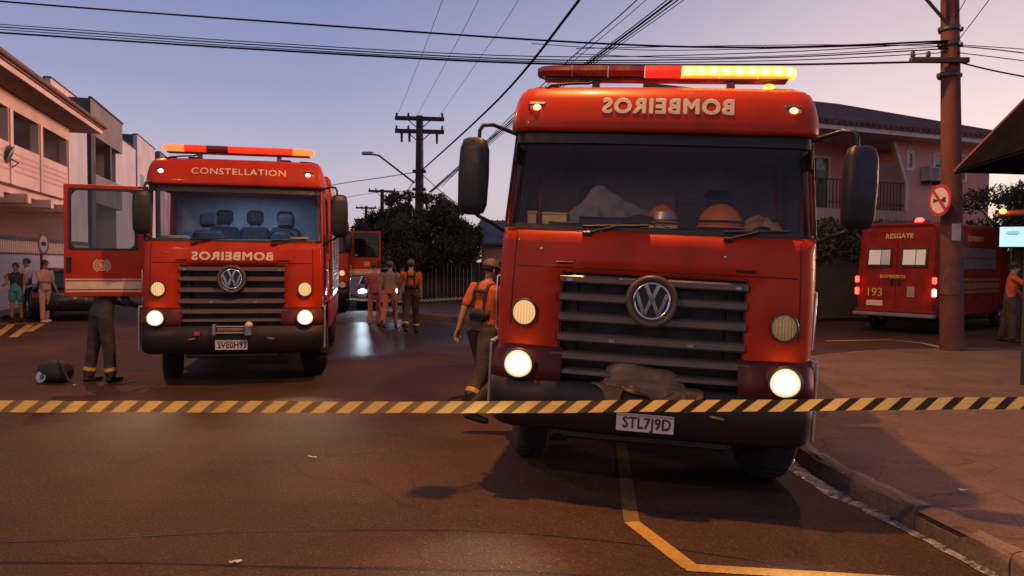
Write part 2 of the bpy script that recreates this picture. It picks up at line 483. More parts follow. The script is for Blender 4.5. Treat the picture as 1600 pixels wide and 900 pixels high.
def asphalt_mat():
    m, n, l, b = node_mat('asphalt')
    g = n.new('ShaderNodeNewGeometry')
    big = n.new('ShaderNodeTexNoise'); big.inputs['Scale'].default_value = 0.45; big.inputs['Detail'].default_value = 8; big.inputs['Roughness'].default_value = .62
    l.new(g.outputs['Position'], big.inputs['Vector'])
    fine = n.new('ShaderNodeTexNoise'); fine.inputs['Scale'].default_value = 55; fine.inputs['Detail'].default_value = 5
    l.new(g.outputs['Position'], fine.inputs['Vector'])
    vor = n.new('ShaderNodeTexVoronoi'); vor.inputs['Scale'].default_value = 95
    l.new(g.outputs['Position'], vor.inputs['Vector'])
    r1 = n.new('ShaderNodeValToRGB'); l.new(big.outputs['Fac'], r1.inputs[0])
    r1.color_ramp.elements[0].position = .32; r1.color_ramp.elements[0].color = (0.046, 0.022, 0.012, 1)
    r1.color_ramp.elements[1].position = .70; r1.color_ramp.elements[1].color = (0.094, 0.044, 0.023, 1)
    r2 = n.new('ShaderNodeValToRGB'); l.new(fine.outputs['Fac'], r2.inputs[0])
    r2.color_ramp.elements[0].position = .30; r2.color_ramp.elements[0].color = (.55, .55, .55, 1)
    r2.color_ramp.elements[1].position = .72; r2.color_ramp.elements[1].color = (1.5, 1.5, 1.5, 1)
    mx = n.new('ShaderNodeMix'); mx.data_type = 'RGBA'; mx.blend_type = 'MULTIPLY'; mx.inputs['Factor'].default_value = 1
    l.new(r1.outputs[0], mx.inputs['A']); l.new(r2.outputs[0], mx.inputs['B'])
    # pale stones in the surface
    vr = n.new('ShaderNodeValToRGB'); l.new(vor.outputs['Color'], vr.inputs[0])
    vr.color_ramp.elements[0].position = .80; vr.color_ramp.elements[0].color = (0, 0, 0, 1)
    vr.color_ramp.elements[1].position = .95; vr.color_ramp.elements[1].color = (.10, .07, .05, 1)
    ad = n.new('ShaderNodeMix'); ad.data_type = 'RGBA'; ad.blend_type = 'ADD'; ad.inputs['Factor'].default_value = 1
    l.new(mx.outputs['Result'], ad.inputs['A']); l.new(vr.outputs[0], ad.inputs['B'])
    # fine cracks
    cr = n.new('ShaderNodeTexVoronoi'); cr.feature = 'DISTANCE_TO_EDGE'; cr.inputs['Scale'].default_value = 0.55
    wv = n.new('ShaderNodeTexNoise'); wv.inputs['Scale'].default_value = 2.2; wv.inputs['Detail'].default_value = 6
    l.new(g.outputs['Position'], wv.inputs['Vector'])
    wm = n.new('ShaderNodeVectorMath'); wm.operation = 'MULTIPLY_ADD'
    l.new(wv.outputs['Color'], wm.inputs[0]); wm.inputs[1].default_value = (.8, .8, 0); l.new(g.outputs['Position'], wm.inputs[2])
    l.new(wm.outputs[0], cr.inputs['Vector'])
    cc = n.new('ShaderNodeMapRange'); l.new(cr.outputs['Distance'], cc.inputs[0]); cc.inputs[1].default_value = .002; cc.inputs[2].default_value = .007
    cc.inputs[3].default_value = .72; cc.inputs[4].default_value = 1
    m3 = n.new('ShaderNodeMix'); m3.data_type = 'RGBA'; m3.blend_type = 'MULTIPLY'; m3.inputs['Factor'].default_value = 1
    l.new(ad.outputs['Result'], m3.inputs['A']); l.new(cc.outputs[0], m3.inputs['B'])
    st = n.new('ShaderNodeTexNoise'); st.inputs['Scale'].default_value = .33; st.inputs['Detail'].default_value = 4; st.inputs['Distortion'].default_value = .6
    l.new(g.outputs['Position'], st.inputs['Vector'])
    sr = n.new('ShaderNodeMapRange'); l.new(st.outputs['Fac'], sr.inputs[0]); sr.inputs[1].default_value = .36; sr.inputs[2].default_value = .62; sr.inputs[3].default_value = .72; sr.inputs[4].default_value = 1.12
    oil = n.new('ShaderNodeTexVoronoi'); oil.inputs['Scale'].default_value = .62; oil.inputs['Randomness'].default_value = 1; l.new(wm.outputs[0], oil.inputs['Vector'])
    orr = n.new('ShaderNodeMapRange'); l.new(oil.outputs['Distance'], orr.inputs[0]); orr.inputs[1].default_value = .05; orr.inputs[2].default_value = .22; orr.inputs[3].default_value = .62; orr.inputs[4].default_value = 1
    sm_ = n.new('ShaderNodeMath'); sm_.operation = 'MULTIPLY'; l.new(sr.outputs[0], sm_.inputs[0]); l.new(orr.outputs[0], sm_.inputs[1])
    m4 = n.new('ShaderNodeMix'); m4.data_type = 'RGBA'; m4.blend_type = 'MULTIPLY'; m4.inputs['Factor'].default_value = 1
    l.new(m3.outputs['Result'], m4.inputs['A']); l.new(sm_.outputs[0], m4.inputs['B'])
    # wet where the hoses ran: round the far end of the left truck
    ds = n.new('ShaderNodeVectorMath'); ds.operation = 'SUBTRACT'; l.new(g.outputs['Position'], ds.inputs[0]); ds.inputs[1].default_value = (-3.0, 18.0, 0)
    sc_ = n.new('ShaderNodeVectorMath'); sc_.operation = 'MULTIPLY'; l.new(ds.outputs[0], sc_.inputs[0]); sc_.inputs[1].default_value = (.25, .165, 0)
    ln = n.new('ShaderNodeVectorMath'); ln.operation = 'LENGTH'; l.new(sc_.outputs[0], ln.inputs[0])
    wn_ = n.new('ShaderNodeTexNoise'); wn_.inputs['Scale'].default_value = .9; wn_.inputs['Detail'].default_value = 5
    l.new(g.outputs['Position'], wn_.inputs['Vector'])
    s1 = n.new('ShaderNodeMath'); s1.operation = 'MULTIPLY_ADD'; l.new(wn_.outputs['Fac'], s1.inputs[0]); s1.inputs[1].default_value = 1.3; l.new(ln.outputs['Value'], s1.inputs[2])
    wet = n.new('ShaderNodeMapRange'); l.new(s1.outputs[0], wet.inputs[0]); wet.inputs[1].default_value = 1.22; wet.inputs[2].default_value = 1.48
    wet.inputs[3].default_value = 1; wet.inputs[4].default_value = 0
    dk = n.new('ShaderNodeMix'); dk.data_type = 'RGBA'; dk.blend_type = 'MULTIPLY'
    wf = n.new('ShaderNodeMath'); wf.operation = 'MULTIPLY'; l.new(wet.outputs[0], wf.inputs[0]); wf.inputs[1].default_value = .45
    l.new(wf.outputs[0], dk.inputs['Factor']); l.new(m4.outputs['Result'], dk.inputs['A']); dk.inputs['B'].default_value = (.35, .35, .35, 1)
    l.new(dk.outputs['Result'], b.inputs['Base Color']); b.inputs['Specular IOR Level'].default_value = .22
    ro = n.new('ShaderNodeMapRange'); l.new(wet.outputs[0], ro.inputs[0]); ro.inputs[3].default_value = .66; ro.inputs[4].default_value = .24
    rr = n.new('ShaderNodeMath'); rr.operation = 'MULTIPLY_ADD'; l.new(big.outputs['Fac'], rr.inputs[0]); rr.inputs[1].default_value = .18; l.new(ro.outputs[0], rr.inputs[2])
    l.new(rr.outputs[0], b.inputs['Roughness'])
    bs = n.new('ShaderNodeMapRange'); l.new(wet.outputs[0], bs.inputs[0]); bs.inputs[3].default_value = .55; bs.inputs[4].default_value = .10
    bp = n.new('ShaderNodeBump'); bp.inputs['Distance'].default_value = .012; l.new(bs.outputs[0], bp.inputs['Strength'])
    hh = n.new('ShaderNodeMath'); hh.operation = 'ADD'; l.new(fine.outputs['Fac'], hh.inputs[0]); l.new(vor.outputs['Distance'], hh.inputs[1])
    l.new(hh.outputs[0], bp.inputs['Height']); l.new(bp.outputs[0], b.inputs['Normal'])
    return m
M_ASPH = asphalt_mat()

def concrete_mat(name, c0, c1, crack=1.4, crackw=.012, rough=.85, tint=None):
    m, n, l, b = node_mat(name)
    g = n.new('ShaderNodeNewGeometry')
    big = n.new('ShaderNodeTexNoise'); big.inputs['Scale'].default_value = 1.1; big.inputs['Detail'].default_value = 9; big.inputs['Roughness'].default_value = .68
    l.new(g.outputs['Position'], big.inputs['Vector'])
    r1 = n.new('ShaderNodeValToRGB'); l.new(big.outputs['Fac'], r1.inputs[0])
    r1.color_ramp.elements[0].position = .30; r1.color_ramp.elements[0].color = (*c0, 1)
    r1.color_ramp.elements[1].position = .68; r1.color_ramp.elements[1].color = (*c1, 1)
    wv = n.new('ShaderNodeTexNoise'); wv.inputs['Scale'].default_value = 1.7; wv.inputs['Detail'].default_value = 8
    l.new(g.outputs['Position'], wv.inputs['Vector'])
    wm = n.new('ShaderNodeVectorMath'); wm.operation = 'MULTIPLY_ADD'
    l.new(wv.outputs['Color'], wm.inputs[0]); wm.inputs[1].default_value = (.9, .9, 0); l.new(g.outputs['Position'], wm.inputs[2])
    cr = n.new('ShaderNodeTexVoronoi'); cr.feature = 'DISTANCE_TO_EDGE'; cr.inputs['Scale'].default_value = crack
    l.new(wm.outputs[0], cr.inputs['Vector'])
    cc = n.new('ShaderNodeMapRange'); l.new(cr.outputs['Distance'], cc.inputs[0]); cc.inputs[1].default_value = crackw * .3; cc.inputs[2].default_value = crackw
    cc.inputs[3].default_value = .5; cc.inputs[4].default_value = 1
    # cracks come in patches
    pn = n.new('ShaderNodeTexNoise'); pn.inputs['Scale'].default_value = .45; pn.inputs['Detail'].default_value = 3; l.new(g.outputs['Position'], pn.inputs['Vector'])
    pm = n.new('ShaderNodeMapRange'); l.new(pn.outputs['Fac'], pm.inputs[0]); pm.inputs[1].default_value = .42; pm.inputs[2].default_value = .58
    mx = n.new('ShaderNodeMix'); mx.data_type = 'RGBA'; mx.blend_type = 'MULTIPLY'
    l.new(pm.outputs[0], mx.inputs['Factor']); l.new(r1.outputs[0], mx.inputs['A']); l.new(cc.outputs[0], mx.inputs['B'])
    fine = n.new('ShaderNodeTexNoise'); fine.inputs['Scale'].default_value = 38; fine.inputs['Detail'].default_value = 6; l.new(g.outputs['Position'], fine.inputs['Vector'])
    fr = n.new('ShaderNodeMapRange'); l.new(fine.outputs['Fac'], fr.inputs[0]); fr.inputs[1].default_value = .3; fr.inputs[2].default_value = .7; fr.inputs[3].default_value = .75; fr.inputs[4].default_value = 1.2
    m2 = n.new('ShaderNodeMix'); m2.data_type = 'RGBA'; m2.blend_type = 'MULTIPLY'; m2.inputs['Factor'].default_value = 1
    l.new(mx.outputs['Result'], m2.inputs['A']); l.new(fr.outputs[0], m2.inputs['B'])
    l.new(m2.outputs['Result'], b.inputs['Base Color'])
    b.inputs['Roughness'].default_value = rough
    bp = n.new('ShaderNodeBump'); bp.inputs['Distance'].default_value = .02; bp.inputs['Strength'].default_value = .5
    h = n.new('ShaderNodeMath'); h.operation = 'MULTIPLY_ADD'; l.new(fine.outputs['Fac'], h.inputs[0]); h.inputs[1].default_value = .5
    hc = n.new('ShaderNodeMath'); hc.operation = 'MULTIPLY'; l.new(cc.outputs[0], hc.inputs[0]); l.new(pm.outputs[0], hc.inputs[1])
    l.new(hc.outputs[0], h.inputs[2]); l.new(h.outputs[0], bp.inputs['Height']); l.new(bp.outputs[0], b.inputs['Normal'])
    return m
M_CONC = concrete_mat('sidewalk concrete', (0.085, 0.050, 0.033), (0.175, 0.103, 0.068), crack=1.3, crackw=.016)
M_KERB = concrete_mat('kerb concrete', (0.10, 0.068, 0.045), (0.26, 0.18, 0.115), crack=2.5, crackw=.01)
M_YELLOW = concrete_mat('yellow road paint', (0.30, 0.17, 0.03), (0.62, 0.37, 0.06), crack=5, crackw=.02, rough=.7)
M_SHADED = concrete_mat('shaded road paint', (0.055, 0.032, 0.016), (0.21, 0.125, 0.04), crack=4, crackw=.03, rough=.75)  # dull yellow with the truck's shadow put into the paint colour
M_WHITEP = concrete_mat('white road paint', (0.30, 0.29, 0.28), (0.62, 0.60, 0.57), crack=5, crackw=.02, rough=.7)

# road: one sheet to the horizon, finer near the camera where it is cambered
def axis(lims):
    out = []
    for a, b, s in lims:
        n = max(1, int(round((b - a) / s)))
        out += [a + (b - a) * i / n for i in range(n)]
    out.append(lims[-1][1])
    return out
xs = axis([(-1500, -200, 325), (-200, -30, 34), (-30, -4, 2), (-4, 12, .25), (12, 40, 3), (40, 200, 40), (200, 1500, 325)])
ys = axis([(-400, -20, 60), (-20, 2, 1), (2, 16, .25), (16, 34, 1.5), (34, 200, 20), (200, 2500, 230)])
mb = MB()
vs = [(X, Y, zroad(X, Y)) for Y in ys for X in xs]
nx = len(xs)
fs = [(j * nx + i, j * nx + i + 1, (j + 1) * nx + i + 1, (j + 1) * nx + i) for j in range(len(ys) - 1) for i in range(nx - 1)]
mb.add(vs, fs, True)
road = mb.build('road', M_ASPH, recalc=False)
tag(road, 'dark worn asphalt of the junction, wet in places', 'road', kind='structure')

# corner sidewalk
mb = MB()
cols = [-.11, 0.0, .35, .8, 1.4, 2.2, 3.2, 5, 8, 14, 26, 60]
for i, p in enumerate(KC): pass
rows = []
for p, q in zip(KC, KC[1:] + [KC[-1] + (KC[-1] - KC[-2])]):
    rows.append([(p.x + .13 + c, p.y + 0.004 * c, (SIDE_Z if c >= 0 else SIDE_Z - .03) + (0.012 * noise.noise(Vector((p.x * .7 + c * .7, p.y * .7, 0))) if c > 0 else 0) + 0.006 * min(max(c, 0), 6)) for c in cols])
vs = [v for r in rows for v in r]
n = len(cols)
fs = [(j * n + i, j * n + i + 1, (j + 1) * n + i + 1, (j + 1) * n + i) for j in range(len(rows) - 1) for i in range(n - 1)]
mb.add(vs, fs, True)
sidewalk = mb.build('sidewalk', M_CONC)
tag(sidewalk, 'cracked concrete sidewalk on the street corner', 'sidewalk', kind='structure')

# kerb stones, one by one
def along(pts, step):
    out = []; acc = 0.0; last = pts[0]; start = pts[0]; run = [pts[0]]
    for p in pts[1:]:
        seg = (p - last).length
        acc += seg; run.append(p); last = p
        if acc >= step:
            out.append((run[0], p)); run = [p]; acc = 0
    return out
stones = along([p for p in KC if p.y > 0.2 and p.x < 20], 0.78)
for i, (a, b) in enumerate(stones):
    d = (b - a); L = d.length; ang = math.atan2(d.y, d.x)
    mb = MB()
    w = .14
    top = SIDE_Z + random.uniform(-.004, .008)
    broken = 4.6 < (a.y + b.y) / 2 < 5.2
    # worn stone: rounded front edge, chipped along its length
    prof = [(0.0, -.24), (.002, -.06), (-.008, -.024), (-.030, -.004), (-.07, .002), (-w, .0), (-w, -.24)]
    ns = 9; vs = []; fs = []
    for i_ in range(ns):
        x_ = .006 + (L - .012) * i_ / (ns - 1)
        for k_, (py, pz) in enumerate(prof):
            q = Vector((a.x + x_ * 3.1, a.y * 3.1, k_ * 1.7))
            j = .012 * noise.noise(q * 1.6) + .006 * noise.noise(q * 5)
            if broken and x_ > L * .45 and k_ in (2, 3, 4): j -= .045
            vs.append((x_, py + (j if k_ in (1, 2, 3) else 0), pz + (j if k_ in (2, 3, 4) else 0)))
    m_ = len(prof)
    for i_ in range(ns - 1):
        for k_ in range(m_ - 1): fs.append((i_ * m_ + k_, i_ * m_ + k_ + 1, (i_ + 1) * m_ + k_ + 1, (i_ + 1) * m_ + k_))
    fs.append(tuple(range(m_))); fs.append(tuple(range((ns - 1) * m_, ns * m_)))
    mb.add(vs, fs, False)
    roll = random.uniform(-.03, .03)
    M = Matrix.Translation((a.x, a.y, top)) @ Matrix.Rotation(ang, 4, 'Z') @ Matrix.Rotation(roll, 4, 'X')
    o = mb.build('kerb_stone', M_KERB, sidewalk, M)

# yellow bay line and other painted lines: thin sheets lying on the road
def ribbon(pts, w, lift=.004, ws=None):
    pts = [Vector(p) for p in pts]
    vs = []; fs = []
    for i, p in enumerate(pts):
        t = (pts[min(i + 1, len(pts) - 1)] - pts[max(i - 1, 0)]).normalized()
        nn = Vector((-t.y, t.x, 0)); ww = ws[i] if ws else w
        for sgn in (-.5, .5):
            q = p + nn * ww * sgn
            vs.append((q.x, q.y, zroad(q.x, q.y) + lift))
    for i in range(len(pts) - 1): fs.append((2 * i, 2 * i + 1, 2 * i + 3, 2 * i + 2))
    return vs, fs
def ground_px(px, py, z=0.0):
    d = CAM_ROT @ Vector(((px - 800) / FPX, -(py - 450) / FPX, -1.0))
    t = (z - CAM_H) / d.z
    return Vector((d.x * t, d.y * t, z))
def dense(pts, step=.15):
    out = []
    for a, b in zip(pts, pts[1:]):
        n = max(1, int((b - a).length / step))
        out += [a + (b - a) * k / n for k in range(n)]
    return out + [pts[-1]]
mb = MB()
p0 = Vector((1.30, 9.0, 0)); p1 = Vector((0.84, 5.05, 0)); p2 = Vector((1.07, 4.30, 0)); p3 = Vector((2.72, 4.26, 0))
o = mb; mb = MB(); mb.add(*ribbon(dense([p0, p1]), .11)); o2 = mb.build('road_marking', M_SHADED); tag(o2, 'bay line running back under the nearest fire truck, its shade painted in', 'road marking', kind='structure'); mb = o
mb.add(*ribbon(dense([p1, p2]), .115, .0045)); mb.add(*ribbon(dense([p2 + Vector((-.04, 0.0, 0)), p3]), .11, .005))
o = mb.build('road_marking', M_YELLOW); tag(o, 'yellow painted parking bay outline in front of the nearest fire truck', 'road marking', kind='structure')
mb = MB()
for (a, b) in (((-8, 527), (20, 506)), ((20, 527), (48, 507)), ((-30, 512), (0, 500)), ((45, 518), (66, 506)), ((-20, 507), (66, 505))):
    mb.add(*ribbon(dense([ground_px(*a), ground_px(*b)], .5), .17))
o = mb.build('road_marking', M_YELLOW); tag(o, 'yellow hatched lines on the road below the bystanders', 'road marking', kind='structure')
mb = MB()
mb.add(*ribbon([ground_px(1290, 533), ground_px(1390, 531), ground_px(1440, 536), ground_px(1478, 545)], .14))
o = mb.build('road_marking', M_YELLOW); tag(o, 'faint yellow edge line along the side street by the ambulance', 'road marking', kind='structure')
# tar joint across the road
M_TAR = mat('tar joint', (0.008, 0.007, 0.007), rough=.6)
mb = MB()
jp = catmull([tuple(ground_px(*q)) for q in ((-60, 850), (150, 842), (400, 831), (700, 829), (1000, 843), (1250, 868), (1480, 890))], 8)
mb.add(*ribbon(jp, .012, .003, [.010 + .006 * noise.noise(p * 3) for p in jp]))
o = mb.build('road_joint', M_TAR); tag(o, 'thin dark tar joint across the near road', 'road joint', kind='structure')
# litter
M_PAPER = mat('paper scrap', (0.6, 0.56, 0.5), rough=.8)
for (px, py), lab in (((368, 881), 'pale paper scrap lying on the near road at the bottom edge'), ((488, 716), 'pale flattened wrapper on the road below the tape'),
                      ((118, 603), 'pale scrap on the road near the dropped helmet'), ((1505, 772), 'small pale scrap lying on the concrete sidewalk')):
    g = ground_px(px, py, SIDE_Z if px > 1300 else 0)
    mb = MB(); s = .03
    vs = []; k = 6
    for j in range(3):
        for i in range(k):
            vs.append((s * (i / (k - 1) - .5) * 2.4, s * (j / 2 - .5), .008 + .012 * random.random()))
    mb.add(vs, [(j * k + i, j * k + i + 1, (j + 1) * k + i + 1, (j + 1) * k + i) for j in range(2) for i in range(k - 1)], True)
    o = mb.build('paper_scrap', M_PAPER, None, Matrix.Translation((g.x, g.y, (SIDE_Z + .02 if px > 1300 else zroad(g.x, g.y)) + .002)) @ Matrix.Rotation(random.uniform(-.6, .6), 4, 'Z'))
    tag(o, lab, 'litter')

# foaming run-off in the gutter
def foam_mat():
    m, n, l, b = node_mat('gutter foam')
    g = n.new('ShaderNodeNewGeometry')
    nz = n.new('ShaderNodeTexNoise'); nz.inputs['Scale'].default_value = 17; nz.inputs['Detail'].default_value = 9; nz.inputs['Roughness'].default_value = .75
    l.new(g.outputs['Position'], nz.inputs['Vector'])
    r = n.new('ShaderNodeValToRGB'); l.new(nz.outputs['Fac'], r.inputs[0])
    r.color_ramp.elements[0].position = .40; r.color_ramp.elements[0].color = (.035, .032, .032, 1)
    r.color_ramp.elements[1].position = .66; r.color_ramp.elements[1].color = (.58, .56, .60, 1)
    l.new(r.outputs[0], b.inputs['Base Color'])
    b.inputs['Roughness'].default_value = .12; b.inputs['Specular IOR Level'].default_value = .7
    bp = n.new('ShaderNodeBump'); bp.inputs['Strength'].default_value = .6; bp.inputs['Distance'].default_value = .03
    l.new(nz.outputs['Fac'], bp.inputs['Height']); l.new(bp.outputs[0], b.inputs['Normal'])
    return m
mb = MB()
kk = [p for p in KC if 2.6 < p.y < 10]
kk = dense(kk, .06)
vs = []; fs = []
nc = 7
for i, p in enumerate(kk):
    t = (kk[min(i + 1, len(kk) - 1)] - kk[max(i - 1, 0)]).normalized(); nn = Vector((-t.y, t.x, 0))
    wdt = (.045 + .10 * max(0, min(1, (p.y - 4.6) / 1.2))) + .04 * noise.noise(p * 1.7) + .05 * noise.noise(p * 6)
    for c in range(nc):
        q = p + nn * (.012 + wdt * c / (nc - 1))
        vs.append((q.x, q.y, zroad(q.x, q.y) + .006 + (0 if c in (nc - 1,) else .014 * (noise.noise(q * 9) + .6) * (1 - c / nc))))
fs = [(j * nc + i, j * nc + i + 1, (j + 1) * nc + i + 1, (j + 1) * nc + i) for j in range(len(kk) - 1) for i in range(nc - 1)]
mb.add(vs, fs, True)
o = mb.build('gutter_water', foam_mat()); tag(o, 'foaming water running along the gutter of the near kerb', 'water', kind='stuff')

# far pavement on the right side of the street, beyond the junction, and the left pavement
def pavement(name, poly, z, lab):
    mb = MB(); mb.prism([(p.x, p.y) for p in poly], 'z', -.05, z)
    o = mb.build(name, M_CONC); tag(o, lab, 'pavement', kind='structure'); return o
pavement('pavement', [ground_px(716, 503), ground_px(600, 492), S(3.3, 120), S(9, 120), Vector((16, 31, 0)), Vector((16, 24.5, 0)), Vector((3, 21.6, 0)), Vector((-.5, 21.2, 0))], .13,
         'pale pavement in front of the gate beyond the junction')
pavement('pavement', [S(-7.6, 4), S(-7.6, 140), S(-22, 140), S(-22, 4)], .13, 'pavement along the houses behind the bystanders')
# ================================================================== FIRE TRUCKS
def lerp_table(t, z):
    if z <= t[0][0]: return t[0][1]
    for (a, va), (b, vb) in zip(t, t[1:]):
        if z <= b:
            f = (z - a) / (b - a); return va + (vb - va) * f
    return t[-1][1]
W_T = [(.9, 1.195), (1.6, 1.200), (1.98, 1.195), (2.70, 1.172)]
Y_T = [(.9, 0.0), (1.45, 0.0), (1.75, .025), (1.98, .06), (2.70, .30)]
CR, CB = .17, .05
def cw(z): return lerp_table(W_T, z)
def cy(z): return lerp_table(Y_T, z)
def col_pt(col, w, y0, r=CR, b=CB):
    k = col[0]
    e = b * ((w - r) / w) ** 2
    if k == 's': return (col[1] * w, col[2])
    if k == 'c':
        a = col[2] * math.pi / 2
        return (col[1] * (w - r + r * math.cos(a)), y0 + e + r - r * math.sin(a))
    x = col[1] * (w - r)
    return (x, y0 + b * (x / w) ** 2)
SIDE_Y = [1.98, 1.80, 1.66, 1.10, .56]
FRONT_T = [-.84, -.67, -.5, -.25, 0, .25, .5, .67, .84]
COLS = [('s', -1, y) for y in SIDE_Y] + [('c', -1, k / 6) for k in range(0, 7)] + [('f', t) for t in FRONT_T] + \
       [('c', 1, k / 6) for k in range(6, -1, -1)] + [('s', 1, y) for y in SIDE_Y[::-1]]
NC = len(COLS)
def front_y(x, z):
    w = cw(z); ax = abs(x)
    if ax <= w - CR: return cy(z) + CB * (x / w) ** 2
    e = CB * ((w - CR) / w) ** 2
    d = min(1, (ax - (w - CR)) / CR)
    return cy(z) + e + CR - CR * math.sqrt(max(0, 1 - d * d))
ZS = [.98, 1.06, 1.18, 1.34, 1.48, 1.62, 1.74, 1.86, 1.985, 2.15, 2.33, 2.5, 2.655, 2.71]
ROOF = [(2.665, 1.175, .262), (2.675, 1.198, .232), (2.70, 1.202, .228), (2.76, 1.200, .240), (2.84, 1.192, .262), (2.92, 1.176, .295),
        (2.985, 1.150, .345), (3.02, 1.110, .43), (3.040, 1.02, .58), (3.046, .85, .80)]
ROOF_W = [(z, w) for z, w, y in ROOF]; ROOF_Y = [(z, y) for z, w, y in ROOF]
def roof_y(x, z):
    w = lerp_table(ROOF_W, z); y0 = lerp_table(ROOF_Y, z)
    return y0 + CB * (x / w) ** 2

def ring_grid(levels, cols, keep, inset=0.0):
    """levels: (z, w, y0); keep(ci, zi) says which cells exist"""
    mb = MB(); vs = []; n = len(cols)
    for (z, w, y0) in levels:
        for c in cols:
            X, Y = col_pt(c, w - inset, y0 + inset if c[0] != 's' else y0)
            vs.append((X, Y, z))
    fs = [(j * n + i, j * n + i + 1, (j + 1) * n + i + 1, (j + 1) * n + i) for j in range(len(levels) - 1) for i in range(n - 1) if keep(i, j)]
    used = sorted({k for f in fs for k in f}); mp = {k: i for i, k in enumerate(used)}
    mb.add([vs[k] for k in used], [tuple(mp[k] for k in f) for f in fs], True)
    return mb

def lv(z): return (z, cw(z), cy(z))
def is_win(ci, zi):
    z0, z1 = ZS[zi], ZS[zi + 1]
    if not (z0 >= 1.98 and z1 <= 2.66): return False
    a, b = COLS[ci], COLS[ci + 1]
    def ok(c): return c[0] == 'f' or (c[0] == 'c' and c[2] > .30)
    return ok(a) and ok(b)
def is_door(ci, zi):
    a, b = COLS[ci], COLS[ci + 1]
    if not (a[0] == 's' and b[0] == 's'): return False
    return {a[2], b[2]} <= {1.66, 1.10, .56} and ZS[zi] >= 1.17 and ZS[zi + 1] <= 2.66
def is_grille(ci, zi):
    a, b = COLS[ci], COLS[ci + 1]
    return a[0] == 'f' and b[0] == 'f' and abs(a[1]) < .68 and abs(b[1]) < .68 and ZS[zi + 1] <= 1.63

def wheel(parent, x, y, r=.50, w=.29, z=None, steer=0.0):
    z = r if z is None else z
    T = Matrix.Translation((x, y, z)) @ Matrix.Rotation(steer, 4, 'Z') @ Matrix.Rotation(R(90), 4, 'Y')
    e = empty('wheel', Matrix.Identity(4)); e.parent = parent
    mb = MB()
    prof = [(r * .60, -w * .42), (r * .72, -w * .5), (r * .93, -w * .46), (r, -w * .34), (r, w * .34), (r * .93, w * .46), (r * .72, w * .5), (r * .60, w * .42), (r * .60, -w * .42)]
    mb.lathe(prof, 36, T)
    for k in range(36):
        a = 2 * math.pi * k / 36
        TT = T @ Matrix.Rotation(a, 4, 'Z'); mb.T = TT
        mb.box(r - .004, r + .010, -.012, .012, -w * .33, -w * .04); mb.box(r - .004, r + .010, .014, .036, w * .04, w * .33)
        mb.T = None
    mb.build('tyre', M_RUBBER, e)
    mb = MB()
    s = 1 if x > 0 else -1
    mb.lathe([(r * .60, -w * .40 * s), (r * .58, w * .40 * s), (r * .50, w * .30 * s), (r * .34, w * .10 * s), (r * .30, w * .36 * s), (r * .18, w * .42 * s), (0.001, w * .42 * s)], 28, T)
    for k in range(10):
        a = 2 * math.pi * k / 10
        mb.lathe([(.016, w * .1 * s), (.016, w * .22 * s), (.001, w * .23 * s)], 6, T @ Matrix.Translation((r * .42 * math.cos(a), r * .42 * math.sin(a), 0)))
    mb.build('rim', M_STEEL, e)
    return e

def round_lamp(parent, name, x, z, rad, lampmat, y=None, yout=.0):
    """round lamp: bezel, dish, lens; faces -y"""
    yy = front_y(x, z) - .01 - yout if y is None else y
    T = Matrix.Translation((x, yy, z)) @ Matrix.Rotation(R(90), 4, 'X')
    e = empty(name, Matrix.Identity(4)); e.parent = parent
    mb = MB(); mb.lathe([(rad * .98, -.04), (rad * 1.14, -.03), (rad * 1.16, .012), (rad * 1.06, .022), (rad * .99, .012), (rad * .98, -.04)], 32, T)
    mb.build('bezel', M_DKSTEEL, e)
    if lampmat is M_HEAD:
        mb = MB(); mb.lathe([(rad, .006), (rad * .80, -.004)], 32, T); mb.build('reflector', M_HEADRIM, e)
        mb = MB(); mb.lathe([(rad * .80, -.004), (rad * .45, -.012), (.001, -.014)], 32, T)
    else:
        mb = MB(); mb.lathe([(rad, .004), (rad * .8, -.006), (rad * .45, -.014), (.001, -.016)], 32, T)
    mb.build('lamp', lampmat, e)
    mb = MB(); mb.lathe([(rad * 1.0, .012), (rad * .85, .022), (rad * .5, .030), (.001, .033)], 32, T)
    # moulded ribs of the lens
    for k in range(-3, 4):
        xx = k * rad * .26; h = math.sqrt(max(0, rad * rad * .8 - xx * xx))
        mb.T = T; mb.box(xx - .002, xx + .002, -h, h, .018, .034); mb.T = None
    mb.build('lens', M_LENS, e)
    return e

